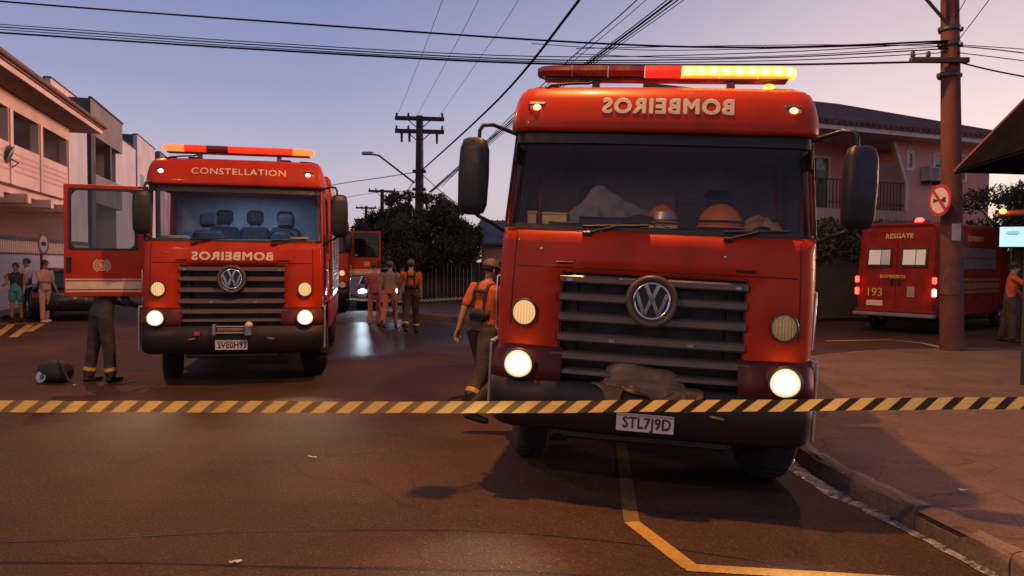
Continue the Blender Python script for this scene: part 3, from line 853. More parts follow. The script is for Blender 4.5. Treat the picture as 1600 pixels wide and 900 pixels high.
def emblem(parent, z, rad=.19, y=-.06):
    """round badge: ring with a V over a W"""
    T = Matrix.Translation((0, y, z)) @ Matrix.Rotation(R(90), 4, 'X')
    e = empty('emblem', Matrix.Identity(4)); e.parent = parent
    mb = MB(); mb.lathe([(rad * .74, 0), (rad * .80, .028), (rad * .92, .040), (rad * 1.0, .022), (rad * 1.02, -.05), (rad * .74, -.05)], 40, T)
    mb.build('bezel', M_SLAT, e)
    mb = MB(); mb.lathe([(rad * .75, .004), (.001, .006)], 32, T); mb.build('disc', M_BLACK, e)
    mb = MB(); mb.lathe([(rad * .62, .008), (rad * .64, .022), (rad * .73, .022), (rad * .75, .006)], 40, T); mb.build('ring', M_CHROME, e)
    k = rad * .66
    def stroke(pts, w=.11):
        mb = MB()
        for (a, b) in zip(pts, pts[1:]):
            a = Vector((a[0] * k, a[1] * k, 0)); b = Vector((b[0] * k, b[1] * k, 0))
            d = (b - a).normalized(); nn = Vector((-d.y, d.x, 0)) * w * k; a2 = a - d * w * k * .3; b2 = b + d * w * k * .3
            vs = [T @ (q + Vector((0, 0, zz))) for zz in (.006, .024) for q in (a2 - nn, b2 - nn, b2 + nn, a2 + nn)]
            mb.add(vs, [(0, 1, 2, 3), (4, 5, 6, 7), (0, 1, 5, 4), (1, 2, 6, 5), (2, 3, 7, 6), (3, 0, 4, 7)])
        return mb
    stroke([(-.36, .90), (-.05, .16), (.05, .16), (.36, .90)]).build('letter', M_CHROME, e)
    stroke([(-.88, .38), (-.42, -.82), (-.06, .0), (.06, .0), (.42, -.82), (.88, .38)], .105).build('letter', M_CHROME, e)
    return e

def mirror(parent, s, drop=0.0, M=None):
    """big black truck mirror with two bent arms; s = side"""
    root = empty('mirror', M if M is not None else Matrix.Identity(4)); root.parent = parent
    if M is not None: root.matrix_local = M
    z1 = 2.63 + drop
    mb = MB()
    # housing: rounded shell
    prof = []
    n = 20
    rings = [(-.27, .05, .03), (-.255, .09, .055), (-.20, .112, .075), (0, .118, .082), (.18, .112, .075), (.245, .092, .055), (.262, .05, .03)]
    vs = []; fs = []
    for (dz, rx, ry) in rings:
        for k in range(n):
            a = 2 * math.pi * k / n
            cx, sy = math.cos(a), math.sin(a)
            vs.append((rx * math.copysign(abs(cx) ** .45, cx), ry * math.copysign(abs(sy) ** .6, sy), dz))
    for j in range(len(rings) - 1):
        for k in range(n): fs.append((j * n + k, j * n + (k + 1) % n, (j + 1) * n + (k + 1) % n, (j + 1) * n + k))
    fs.append(tuple(range(n))[::-1]); fs.append(tuple(range((len(rings) - 1) * n, len(rings) * n)))
    mb.T = Matrix.Translation((s * 1.435, .10, 2.32 + drop)) @ Matrix.Rotation(s * .16, 4, 'Z')
    mb.add(vs, fs, True); mb.T = None
    mb.build('housing', M_BLACK, root)
    mb = MB()
    mb.tube([(s * 1.14, .34, 2.645 + drop), (s * 1.22, .26, 2.665 + drop), (s * 1.31, .16, 2.685 + drop), (s * 1.375, .10, 2.67 + drop), (s * 1.40, .09, 2.63 + drop), (s * 1.40, .09, 2.56 + drop)], .016, 8)
    mb.build('arm', M_BLACK, root)
    mb = MB()
    mb.tube([(s * 1.42, .10, 2.07 + drop), (s * 1.38, .12, 2.04 + drop), (s * 1.28, .2, 2.0 + drop), (s * 1.19, .34, 1.93 + drop)], .014, 8)
    mb.build('arm', M_BLACK, root)
    mb = MB(); mb.box(s * 1.36, s * 1.51, .178, .184, 2.12 + drop, 2.52 + drop); mb.build('mirror_glass', M_CHROME, root)
    return root

def truck_door(parent, s, opened, badge=True, name='door'):
    """cab door hinged at its front edge; its own axes: y back from the hinge, outside is -x (mirrored for the other side)"""
    hx, hy = 1.20, .575
    zs = [1.18, 1.26, 1.40, 1.62, 1.84, 1.90, 2.1, 2.35, 2.55, 2.60, 2.655]
    yy = [0, .05, .16, .20, .55, .96, 1.0, 1.07]
    W = 1.07
    def dx(z): return (1.20 - cw(z))
    vs = []; fs = []; n = len(yy)
    for z in zs:
        for y in yy:
            # front edge of the upper door leans back with the pillar
            yl = y
            if z > 1.9 and y <= .20: yl = y + (z - 1.9) * .02
            vs.append((s * -dx(z) * 1.0 if s > 0 else dx(z), yl, z))
    def hole(i, j): return zs[j] >= 1.83 and zs[j + 1] <= 2.61 and yy[i] >= .15 and yy[i + 1] <= 1.01
    def hole2(i, j): return hole(i, j) and not (zs[j] < 1.86 and False)
    for j in range(len(zs) - 1):
        for i in range(n - 1):
            if hole2(i, j): continue
            fs.append((j * n + i, j * n + i + 1, (j + 1) * n + i + 1, (j + 1) * n + i))
    root = empty(name, Matrix.Identity(4)); root.parent = parent
    ang = 0.0 if not opened else (R(opened) * (1 if s < 0 else -1))
    off = s * .004
    root.matrix_local = Matrix.Translation((s * hx + off, hy, 0)) @ Matrix.Rotation(ang, 4, 'Z')
    used = sorted({k for f in fs for k in f}); mp = {k: i for i, k in enumerate(used)}
    mb = MB(); mb.add([vs[k] for k in used], [tuple(mp[k] for k in f) for f in fs], False)
    o = mb.build('door_panel', M_RED, root)
    md = o.modifiers.new('solid', 'SOLIDIFY'); md.thickness = .05; md.offset = 0
    bevel(o, .012, 2)
    # black seal round the glass, with rounded corners
    mb = MB()
    def sx(z): return s * -dx(z) if s > 0 else dx(z)
    def rr(y0, y1, z0, z1, r, k=5):
        out = []
        for (cx_, cz_, a0) in ((y1 - r, z1 - r, 0), (y0 + r, z1 - r, 90), (y0 + r, z0 + r, 180), (y1 - r, z0 + r, 270)):
            for i in range(k + 1):
                a = R(a0 + 90 * i / k); out.append((cx_ + r * math.cos(a), cz_ + r * math.sin(a)))
        return out
    ring = rr(.19, .985, 1.86, 2.585, .09)
    outer = rr(.15, 1.012, 1.83, 2.612, .05)
    for side_off in (-.032, .032):
        vv = [(sx(z) + side_off, y, z) for y, z in ring] + [(sx(z) + side_off, y, z) for y, z in outer]
        m_ = len(ring)
        mb.add(vv, [(i, (i + 1) % m_, (i + 1) % m_ + m_, i + m_) for i in range(m_)])
    vv = [(sx(z) + q, y, z) for q in (-.032, .032) for y, z in ring]
    mb.add(vv, [(i, (i + 1) % m_, (i + 1) % m_ + m_, i + m_) for i in range(m_)])
    mb.build('window_seal', M_BLACK, root)
    mb = MB(); mb.add([(sx(z), y, z) for y, z in ring], [tuple(range(len(ring)))]); mb.build('window_pane', M_GLASS2, root)
    mb = MB(); mb.add([(sx(z) + s * .030, y, z) for (y, z) in ((.95, 1.52), (1.0, 1.52), (1.0, 1.72), (.95, 1.72))], [(0, 1, 2, 3)])
    mb.T = None; mb2 = MB(); mb2.box(s * .022, s * .05, .975, 1.03, 1.50, 1.72, .01); mb2.build('handle', M_BLACK, root)
    # inner lining
    mb = MB(); mb.box(-s * .030, -s * .05, .04, 1.02, 1.24, 1.80, .01); mb.build('lining', M_CABIN, root)
    out = s * .0275
    mb = MB(); mb.box(out, out + s * .003, .02, 1.05, 1.275, 1.375); mb.build('stripe', M_CREAM, root)
    for z0, z1 in ((1.392, 1.412), (1.238, 1.258)):
        mb = MB(); mb.box(out, out + s * .003, .02, 1.05, z0, z1); mb.build('stripe', M_CREAM, root)
    if badge:
        bx = empty('badge', Matrix.Identity(4)); bx.parent = root
        T = Matrix.Translation((out, .60, 1.60)) @ Matrix.Rotation(R(90) * s, 4, 'Y')
        M_BADGE = mat('badge orange', (.62, .24, .05), rough=.5, var=.3, scale=30)
        mb = MB(); mb.lathe([(.001, .004), (.066, .004), (.066, .002)], 28, T, False); mb.build('disc', M_BADGE, root)
        mb = MB(); mb.lathe([(.068, .002), (.068, .005), (.080, .005), (.080, .002)], 28, T, False); mb.build('ring', M_CREAM, root)
        for a0, a1, n_ in ((35, 145, 14), (215, 325, 12)):
            mb = MB()
            for k in range(n_):
                a = R(a0 + (a1 - a0) * k / (n_ - 1))
                mb.T = T @ Matrix.Rotation(a, 4, 'Z'); mb.box(.090, .112, -.005, .005, .002, .0045); mb.T = None
            mb.build('lettering', M_LETTER, root)
        mb = MB()
        mb.T = T
        mb.box(-.03, .03, -.034, -.022, .004, .007); mb.box(-.012, .034, .012, .03, .004, .007); mb.box(-.034, .02, -.006, .006, .004, .007)
        mb.T = None
        mb.build('badge_mark', M_CREAM, root)
        bpy.data.objects.remove(bx)
    return root

M_LINING = mat('cabin back cloth', (.44, .31, .29), rough=.9, var=.15)
def seat(parent, x, y, z, head=True, m=None):
    m = m or M_SEAT
    mb = MB()
    mb.box(x - .24, x + .24, y - .42, y + .08, z - .12, z + .02, .05)
    mb.T = Matrix.Translation((x, y, z)) @ Matrix.Rotation(R(-8), 4, 'X')
    mb.box(-.23, .23, 0, .13, 0, .62, .05)
    if head:
        mb.box(-.13, .13, .01, .10, .66, .86, .04); mb.box(-.07, -.055, .045, .06, .6, .7); mb.box(.055, .07, .045, .06, .6, .7)
    mb.T = None
    return mb.build('seat', m, parent)

def lightbar(parent, segs, y=.70, z=3.175, L=2.10):
    e = empty('lightbar', Matrix.Identity(4)); e.parent = parent
    mb = MB(); mb.box(-L / 2 + .06, L / 2 - .06, y - .07, y + .07, z - .058, z - .041, .006)
    mb.build('base', M_DKSTEEL, e)
    n = len(segs)
    for i, m in enumerate(segs):
        x0 = -L / 2 + L * i / n + .003; x1 = -L / 2 + L * (i + 1) / n - .003
        poly = [(-.10, -.040), (.10, -.040), (.125, .0), (.10, .044), (-.10, .044), (-.125, .0)]
        mb = MB()
        if i in (0, n - 1):
            # tapered end cap
            sg = -1 if i == 0 else 1
            xs_ = [x0, x0 + (x1 - x0) * .5, x0 + (x1 - x0) * .82, x1] if sg > 0 else [x1, x1 + (x0 - x1) * .5, x1 + (x0 - x1) * .82, x0]
            ss = [1, .96, .80, .42]
            vs = []; fs = []
            for X, q in zip(xs_, ss):
                for (a, b) in poly: vs.append((X, y + a * q, z + .006 + (b - .006) * (q * .6 + .4)))
            for j in range(3):
                for k in range(6): fs.append((j * 6 + k, j * 6 + (k + 1) % 6, (j + 1) * 6 + (k + 1) % 6, (j + 1) * 6 + k))
            fs.append((18, 19, 20, 21, 22, 23)); fs.append((5, 4, 3, 2, 1, 0))
            mb.add(vs, fs)
        else:
            mb.prism([(y + a, z + b) for a, b in poly], 'x', x0, x1)
        mb.build('lens', m, e)
    for sx in (-.55, .55):
        mb = MB(); mb.box(sx - .03, sx + .03, y - .05, y + .05, 3.03, z - .058, .008); mb.build('foot', M_DKSTEEL, e)
    return e

ZMAP = [(.40, .46), (.52, .60), (.925, .955), (1.295, 1.35), (1.435, 1.50), (1.62, 1.68), (1.98, 2.01), (2.66, 2.785), (2.86, 2.985), (3.05, 3.215), (3.25, 3.43)]
def zmap(z):
    if z <= ZMAP[0][0]: return z + .06
    for (a, va), (b, vb) in zip(ZMAP, ZMAP[1:]):
        if z <= b: return va + (vb - va) * (z - a) / (b - a)
    return z + .18
def stretch(T, lift):
    """bring the cab to its real heights above the axle"""
    done = set()
    def walk(o):
        for ch in o.children:
            if ch.name.startswith('wheel') and not ch.name.startswith('wheel_arch'): continue
            if ch.type == 'MESH' and ch.data.name not in done:
                done.add(ch.data.name)
                for v in ch.data.vertices: v.co.z = zmap(v.co.z) + lift
            elif ch.type == 'LIGHT': ch.location.z = zmap(ch.location.z) + lift
            walk(ch)
    walk(T)

def fire_truck(Mw, label, opened=0, open_side=-1, roof_text=None, panel_text=None, bar=None, markers=None, plate=None, blue=False, foglamps=None, rear_seats=False, group=None, winch=False, body_len=5.2, zlift=0.0, doors=(-1, 1), headmat=None):
    T = empty('fire_truck', Mw, label, 'fire truck', group)
    headmat = headmat or M_HEAD
    # ---- shell of the cab with its openings
    levels = [lv(z) for z in ZS]
    mb = ring_grid(levels, COLS, lambda i, j: not (is_win(i, j) or is_door(i, j) or is_grille(i, j)))
    sh = mb.build('cab_shell', M_RED, T); solid(sh, .03, -1)
    # back wall and floor of the cab
    mb = MB(); mb.box(-1.15, 1.15, 1.955, 1.985, .95, 2.70); mb.build('rear_wall', M_CABINB if rear_seats else M_LINING, T)
    mb = MB(); mb.box(-1.16, 1.16, .16, 1.95, .96, 1.02); mb.build('cab_floor', M_CABIN, T)
    mb = MB(); mb.box(-1.09, 1.09, .40, 1.95, 2.685, 2.70); mb.build('ceiling_lining', M_CABINB if rear_seats else M_CABIN, T)
    # ---- roof cap
    mb = ring_grid(ROOF, COLS, lambda i, j: True)
    n = NC; k = len(ROOF) - 1
    top = [(*col_pt(c, ROOF[-1][1], ROOF[-1][2]), 3.046) for c in COLS]
    mb.add(top, [tuple(range(NC))], True)
    bot = [(*col_pt(c, ROOF[0][1] - .02, ROOF[0][2] + .02), 2.667) for c in COLS]
    mb.add(bot, [tuple(range(NC))[::-1]], False)
    rc = mb.build('roof_cap', M_RED, T)
    # ---- windscreen glass, seal and dark top band
    wz = [z for z in ZS if 1.98 <= z <= 2.66]
    wc = [c for c in COLS if c[0] == 'f' or (c[0] == 'c' and c[2] > .30)]
    ws = ring_grid([(z, cw(z) - .012, cy(z) + .014) for z in wz], wc, lambda i, j: True).build('windscreen', M_GLASS_CLEAN if blue else M_GLASS, T)
    mb = ring_grid([(z, cw(z) + .004, cy(z) - .004) for z in (2.585, 2.655, 2.672)], wc, lambda i, j: True); mb.build('windscreen_band', M_BLACK, ws)
    mb = ring_grid([(z, cw(z) + .004, cy(z) - .004) for z in (1.975, 2.0)], wc, lambda i, j: True); mb.build('windscreen_seal', M_BLACK, ws)
    for s in (-1, 1):
        edge = [c for c in COLS if c[0] == 'c' and c[1] == s and .30 < c[2]]
        edge = sorted(edge, key=lambda c: c[2])[:1]
        mb = MB(); pts = []
        for z in wz:
            X, Y = col_pt(edge[0], cw(z) + .002, cy(z) - .002); pts.append((X, Y, z))
        mb.tube(pts, .011, 6); mb.build('windscreen_seal', M_BLACK, ws)
    # wipers
    for x0, x1 in ((-.55, -.05), (.50, .98)):
        mb = MB()
        pts = [(x0 + (x1 - x0) * t, front_y(x0 + (x1 - x0) * t, 2.03) - .022, 2.0 + .02 * t) for t in (0, .25, .5, .75, 1)]
        mb.tube(pts, .009, 6)
        mb.tube([(x0 + .03, front_y(x0, 1.95) - .02, 1.95), ((x0 + x1) / 2, front_y((x0 + x1) / 2, 2.0) - .03, 2.005)], .008, 6)
        mb.box(x0 - .0, x0 + .07, front_y(x0, 1.95) - .03, front_y(x0, 1.95) + .01, 1.93, 1.965, .008)
        mb.build('wiper', M_BLACK, T)
    # ---- grille: dark recess, slats, side fins
    g = empty('grille', Matrix.Identity(4)); g.parent = T
    mb = MB(); mb.box(-.69, .69, .155, .17, .78, 1.64); mb.build('backing', M_BLACK, g)
    mb = MB(); mb.box(-.69, .69, .03, .16, 1.612, 1.635); mb.build('top_lip', M_BLACK, g)
    for s in (-1, 1):
        mb = MB(); mb.box(s * .672, s * .685, .02, .16, .80, 1.63); mb.build('side_lip', M_BLACK, g)
        mb = MB(); mb.box(s * .56, s * .672, .10, .12, 1.0, 1.61, .004); mb.build('side_fin', M_BUMPER, g)
    def slat(z, h, half, y0, depth=.075):
        mb = MB(); nseg = 14; vs = []; fs = []
        sec = [(0.012, -h * .5), (0.0, -h * .3), (0.004, h * .30), (.020, h * .5), (depth, h * .62), (depth, -h * .5)]
        for i in range(nseg + 1):
            x = -half + 2 * half * i / nseg
            yb = y0 + CB * (x / 1.2) ** 2
            for (dy, dz) in sec: vs.append((x, yb + dy, z + dz + .012 * (1 - (x / half) ** 2) * 0))
        for i in range(nseg):
            for k in range(6): fs.append((i * 6 + k, i * 6 + (k + 1) % 6, (i + 1) * 6 + (k + 1) % 6, (i + 1) * 6 + k))
        fs.append(tuple(range(6))); fs.append(tuple(range(nseg * 6, nseg * 6 + 6))[::-1])
        mb.add(vs, fs); return mb
    for z in (1.565, 1.425, 1.280, 1.135): slat(z, .062, .695, -.018).build('slat', M_SLAT, g)
    slat(1.005, .055, .735, -.055, .10).build('slat', M_SLAT, g)
    slat(.885, .05, .66, -.055, .10).build('slat', M_SLAT, g)
    for x, z in ((-.62, 1.56), (.62, 1.56), (-.28, 1.13), (.30, 1.13)):
        mb = MB(); mb.box(x - .022, x + .022, -.026 + CB * (x / 1.2) ** 2, -.012 + CB * (x / 1.2) ** 2, z - .011, z + .011); mb.build('small_badge', M_STEEL, g)
    emblem(T, 1.435)
    for x_ in (-.86, .52):
        mb = MB(); mb.lathe([(.001, .012), (.011, .010), (.014, 0)], 12, Matrix.Translation((x_, front_y(x_, 1.80) - .001, 1.80)) @ Matrix.Rotation(R(90), 4, 'X')); mb.build('washer_jet', M_CHROME, T)
    for s in (-1, 1):
        mb = MB(); mb.box(s * .60, s * .74, front_y(s * .67, 1.70) - .012, front_y(s * .67, 1.70) + .01, 1.685, 1.705, .004); mb.build('flap_handle', M_BLACK, T)
    # seam line of the service flap
    mb = MB()
    for z in (1.655,):
        pts = [(x, front_y(x, z) - .0015, z) for x in np.linspace(-1.04, 1.04, 24)]; mb.tube(pts, .0045, 5)
    for s in (-1, 1):
        pts = [(s * (1.06 + (1.9 - z) * .02), front_y(s * 1.06, z) - .001, z) for z in np.linspace(1.20, 1.94, 14)]; mb.tube(pts, .004, 5)
    mb.build('panel_seam', M_BLACK, T)
    # ---- bumper: lower body in dark plastic, stepped, wraps round the corners
    bl = [(.40, 1.15, -.02), (.43, 1.19, -.075), (.62, 1.215, -.105), (.80, 1.218, -.10), (.90, 1.216, -.085), (1.02, 1.212, -.05), (1.055, 1.205, -.012), (1.06, 1.18, .05)]
    bcols = [('s', -1, .44), ('s', -1, .3)] + [('c', -1, k / 5) for k in range(6)] + [('f', t) for t in (-.8, -.62, -.4, -.2, 0, .2, .4, .62, .8)] + [('c', 1, k / 5) for k in range(5, -1, -1)] + [('s', 1, .3), ('s', 1, .44)]
    def bkeep(i, j):
        a, b = bcols[i], bcols[i + 1]
        return not (a[0] == 'f' and b[0] == 'f' and abs(a[1]) < .63 and abs(b[1]) < .63 and bl[j][0] >= .79)
    o = ring_grid(bl[:4], bcols, lambda i, j: True).build('bumper', M_BUMPER, T); solid(o, .03, -1)
    half = len(bcols) // 2
    for rng_ in (range(0, half), range(half, len(bcols) - 1)):
        o = ring_grid(bl[3:], bcols, lambda i, j: i in rng_ and bkeep(i, j + 3)).build('headlight_panel', M_MAROON, T); solid(o, .03, -1)
    mb = MB(); mb.box(-.66, .66, -.035, .15, .60, .80, .02); mb.build('bumper_shelf', M_BUMPER, T)
    # lower air dam + towing eyes
    mb = MB(); mb.box(-.62, .62, .0, .35, .34, .46, .02); mb.build('air_dam', M_BLACK, T)
    M_HOOK = mat('tow eye', (.50, .33, .10), rough=.35, metal=.6, var=.3)
    for s in (-1, 1):
        mb = MB(); mb.tube([(s * .47, -.10, .60), (s * .47, -.135, .615), (s * .55, -.135, .60), (s * .55, -.10, .585)], .014, 8); mb.build('tow_eye', M_HOOK, T)
    # lamps
    fl = foglamps or (M_FOG, M_FOG)
    for s, fm in zip((-1, 1), fl):
        round_lamp(T, 'headlight', s * .972, .925, .105, headmat, y=-.098, yout=0)
        round_lamp(T, 'signal_lamp', s * .962, 1.295, .088, fm, y=front_y(s * .9, 1.3) - .018)
        if headmat is not M_HEAD: continue
        sp = light('headlight_beam', 'SPOT', (s * .972, -.16, .925), 95, (1.0, .80, .52), T, spot_size=R(54), spot_blend=.9, shadow_soft_size=.09)
        sp.rotation_euler = (R(90 - 14), 0, 0); sp.rotation_euler = Euler((R(90 - 27), 0, R(180)))
    # number plate
    if plate:
        p = MB().box(-.21, .21, -.128, -.118, .455, .585, .003).build('number_plate', M_PLATE, T)
        text_part(plate, .112, M_PLATEINK, p, (.012, -.1295, .512), bold=.003, width=.86, name='lettering', space=1.05)
        mb = MB(); mb.box(-.205, .205, -.1295, -.128, .562, .580); mb.build('plate_band', mat('plate band', (.35, .33, .36), rough=.5), p)
    # ---- marker lamps, lightbar, lettering
    for s in (-1, 1):
        x, z = s * .985, 2.855
        mm = markers or M_MARK_O
        e = empty('marker_lamp', Matrix.Identity(4)); e.parent = T
        y = roof_y(x, z)
        mb = MB(); mb.box(x - .075, x + .075, y - .022 + .02, y + .06, z - .042, z + .042, .015); mb.build('bezel', M_DKSTEEL, e)
        mb = MB(); mb.ball((x, y + .006, z), (.034, .030, .024)); mb.build('lamp', mm, e)
        mb = MB(); mb.ball((x + s * .04, y + .010, z), (.022, .020, .020)); mb.build('lamp', M_BAR_O, e)
    lightbar(T, bar)
    mb = MB(); mb.tube([(-.95, .42, 2.99), (-.90, .44, 3.03), (-.74, .5, 3.055), (-.60, .56, 3.07), (-.52, .60, 3.11)], .010, 6); mb.build('cable', M_BLACK, T)
    for x in (-.62, .62):
        mb = MB(); mb.box(x - .10, x + .10, .70, 1.0, 3.04, 3.075, .02); mb.build('roof_vent', M_BLACK, T)
    def on_roof(p): return Vector((p.x, roof_y(p.x, p.z) - .003, p.z))
    def on_front(p): return Vector((p.x, front_y(p.x, p.z) - .003, p.z))
    if roof_text == 'BOMBEIROS':
        text_part('BOMBEIROS', .150, M_LETTER, T, (.045, 0, 2.862), mirror=True, bold=.0075, width=1.14, conform=on_roof, space=1.14)
    elif roof_text:
        text_part(roof_text, .112, M_LETTER, T, (0.05, 0, 2.862), mirror=False, bold=.0015, width=1.35, conform=on_roof, space=1.08)
    if panel_text:
        text_part(panel_text, .165, M_LETTER, T, (0.0, 0, 1.752), mirror=True, bold=.0075, width=1.10, conform=on_front, space=1.14)
    # ---- mirrors, handles
    for s in (-1, 1):
        if opened and s == open_side:
            ang = R(opened) * (1 if s < 0 else -1)
            Md = Matrix.Translation((s * 1.215, .575, 0)) @ Matrix.Rotation(R(30) * (1 if s < 0 else -1), 4, 'Z') @ Matrix.Translation((-s * 1.215, -.575, 0))
            mirror(T, s, 0, Md)
        else:
            mirror(T, s)
        mb = MB(); mb.tube([(s * 1.225, .42, 1.56), (s * 1.26, .42, 1.54), (s * 1.26, .42, 1.13), (s * 1.225, .42, 1.11)], .013, 8); mb.build('grab_handle', M_CHROME, T)
        mb = MB(); mb.box(s * 1.215, s * 1.24, .10, .125, .44, 1.05, .008); mb.box(s * 1.19, s * 1.24, .10, .40, 1.052, 1.072, .006); mb.build('corner_trim', M_SILVERTRIM, T)
        mb = MB(); mb.box(s * 1.12, s * 1.13, .22, .36, 2.44, 2.56, .004); mb.build('side_reflector', M_BLACK, T)
        # steps below the door
        mb = MB(); mb.box(s * .88, s * 1.20, .20, .43, .40, .47, .01); mb.build('step', M_DKSTEEL, T); mb = MB(); mb.box(s * .95, s * 1.19, .20, .43, .70, .74, .01); mb.build('step', M_DKSTEEL, T)
        # wheel arch
        mb = MB(); pts = []; poly = []
        for k in range(13):
            a = R(180 - 15 * k); poly.append((1.08 + .62 * math.cos(a), .52 + .62 * math.sin(a)))
        for k in range(12, -1, -1):
            a = R(180 - 15 * k); poly.append((1.08 + .58 * math.cos(a), .52 + .58 * math.sin(a)))
        mb.prism(poly, 'x', s * .82, s * 1.22); mb.build('wheel_arch', M_BLACK, T)
        wheel(T, s * 1.02, 1.08, steer=R(14))
        wheel(T, s * .98, 2.1 + body_len * .62, w=.5)
    # ---- doors
    for s in (-1, 1):
        o_ = opened if s == open_side else 0
        if s in doors: truck_door(T, s, o_)
        mb = MB(); mb.box(s * 1.17, s * 1.20, .57, 1.65, 1.02, 1.17); mb.build('sill', M_RED_OLD, T)
    # ---- cabin
    mb = MB(); mb.prism([(.13, 1.70), (.13, 1.985), (.30, 2.015), (.62, 2.0), (.72, 1.88), (.72, 1.45), (.45, 1.40)], 'x', -1.1, 1.1); mb.build('dashboard', M_CABIN, T)
    Ts = Matrix.Translation((.58, .80, 1.98)) @ Matrix.Rotation(R(-55), 4, 'X')
    mb = MB()
    mb.tube([Ts @ Vector((.21 * math.cos(a), .21 * math.sin(a), 0)) for a in np.linspace(0, 2 * math.pi, 25)], .014, 8, cap=False)
    mb.tube([Ts @ Vector((-.2, 0, 0)), Ts @ Vector((.2, 0, 0))], .014, 6); mb.tube([Ts @ Vector((0, 0, -.35)), Ts @ Vector((0, 0, 0))], .03, 8)
    mb.build('steering_wheel', M_BLACK, T)
    seat(T, .58, 1.30, 1.55); seat(T, -.58, 1.30, 1.55)
    if rear_seats:
        for x in (-.42, .05, .52): seat(T, x, 1.78, 1.62)
    if blue:
        mb = MB(); mb.box(-.30, .30, 1.1, 1.16, 2.672, 2.684); mb.build('interior_lamp', glow('cab lamp', (.35, .62, 1.0), 6.0), T)
        light('cab_light', 'AREA', (.1, 1.12, 2.66), 13, (.32, .60, 1.0), T, shape='RECTANGLE', size=1.0, size_y=.2)
    # ---- chassis and equipment body
    yb = 2.12; y1 = yb + body_len
    mb = MB(); mb.box(-.45, .45, .5, y1, .48, .72, .02); mb.box(-.9, .9, 1.0, 1.16, .42, .56, .03); mb.build('chassis', M_DKSTEEL, T)
    mb = MB(); mb.box(-1.235, 1.235, yb, y1, .98, 3.02, .05); mb.build('equipment_body', M_RED, T)
    for s in (-1, 1):
        for a, b in ((yb + .12, yb + body_len * .30), (yb + body_len * .34, yb + body_len * .64), (yb + body_len * .68, y1 - .12)):
            mb = MB(); z0 = 1.12; z1 = 2.72; k = 26; vs = []; fs = []
            for i in range(k + 1):
                z = z0 + (z1 - z0) * i / k
                for (q, dz) in ((.010, 0), (.022, .02), (.022, .045)):
                    vs += [(s * (1.235 + q), a, z + dz), (s * (1.235 + q), b, z + dz)]
            m_ = len(vs) // 2
            fs = [(2 * i, 2 * i + 1, 2 * i + 3, 2 * i + 2) for i in range(m_ - 1)]
            mb.add(vs, fs); mb.build('roller_shutter', M_STEEL, T)
        mb = MB(); mb.box(s * 1.236, s * 1.242, yb + .03, y1 - .03, 2.80, 2.93); mb.build('stripe', M_CREAM, T)
        mb = MB(); mb.box(s * 1.02, s * 1.235, yb + .05, y1, .52, .97, .03); mb.build('side_locker', M_RED_OLD, T)
        mb = MB(); mb.tube([(s * 1.26, yb + .06, 1.1), (s * 1.26, yb + .06, 2.2)], .016, 8); mb.build('grab_handle', M_CHROME, T)
    if winch:
        w = empty('winch', Matrix.Identity(4)); w.parent = T
        mb = MB()
        for z in (.70, .80): mb.tube([(-.20, -.16, z), (.18, -.16, z)], .016, 8)
        mb.box(-.24, -.19, -.19, -.10, .66, .84, .01); mb.box(.18, .27, -.20, -.08, .66, .84, .01); mb.build('frame', M_STEEL, w)
        mb = MB(); mb.tube([(-.18, -.12, .75), (.18, -.12, .75)], .055, 12); mb.build('drum', mat('winch rope', (.22, .13, .05), rough=.7, bump=.3, bscale=60), w)
        mb = MB(); mb.lathe([(.001, .05), (.045, .05), (.05, 0), (.03, -.03), (.001, -.03)], 16, Matrix.Translation((.24, -.19, .83)) @ Matrix.Rotation(R(90), 4, 'X')); mb.build('motor_cap', M_LETTER, w)
        mb = MB(); mb.box(-.48, -.40, -.14, -.11, .66, .72, .008); mb.build('tow_tag', mat('red tag', (.5, .05, .04), rough=.5), T)
    stretch(T, zlift)
    return T

# ---- the two big trucks -------------------------------------------------
YAW1 = R(-9.8)
LIFT1 = .03
M1 = Matrix.Translation((0.985, 5.55, -.052)) @ Matrix.Rotation(YAW1, 4, 'Z') @ Matrix.Rotation(R(2.4), 4, 'Y')
truck1 = fire_truck(M1, 'nearest red fire truck with blazing yellow roof light bar and mirrored lettering above the windscreen',
                    roof_text='BOMBEIROS', bar=[M_BAR_D, M_BAR_D, M_BAR_D, M_BAR_R, M_BAR_Y, M_BAR_Y, M_BAR_Y], markers=M_MARK_O, plate='STL7J9D',
                    foglamps=(M_FOG, M_FOGDIM), zlift=LIFT1, group='fire trucks on the street')
M2 = Matrix.Translation((-3.86, 10.2, 0)) @ Matrix.Rotation(R(11.8), 4, 'Z') @ Matrix.Rotation(R(0.1), 4, 'Y')
truck2 = fire_truck(M2, 'red fire truck with its cab door open and lettering both above and below the windscreen',
                    opened=97, open_side=-1, roof_text='CONSTELLATION', panel_text='BOMBEIROS',
                    bar=[M_BAR_O2, M_BAR_O, M_BAR_D, M_BAR_O, M_BAR_O, M_BAR_O, M_BAR_O2], markers=M_MARK_W, plate='SVE0H93',
                    blue=True, rear_seats=True, winch=True, group='fire trucks on the street')
# beacon on the roof of the nearest truck
mb = MB(); mb.lathe([(.045, 0), (.042, .04), (.03, .06), (.001, .068)], 16, Matrix.Translation((.84, .62, zmap(3.03) + LIFT1))); mb.build('beacon', glow('beacon', (1, .30, .03), 5.0), truck1)
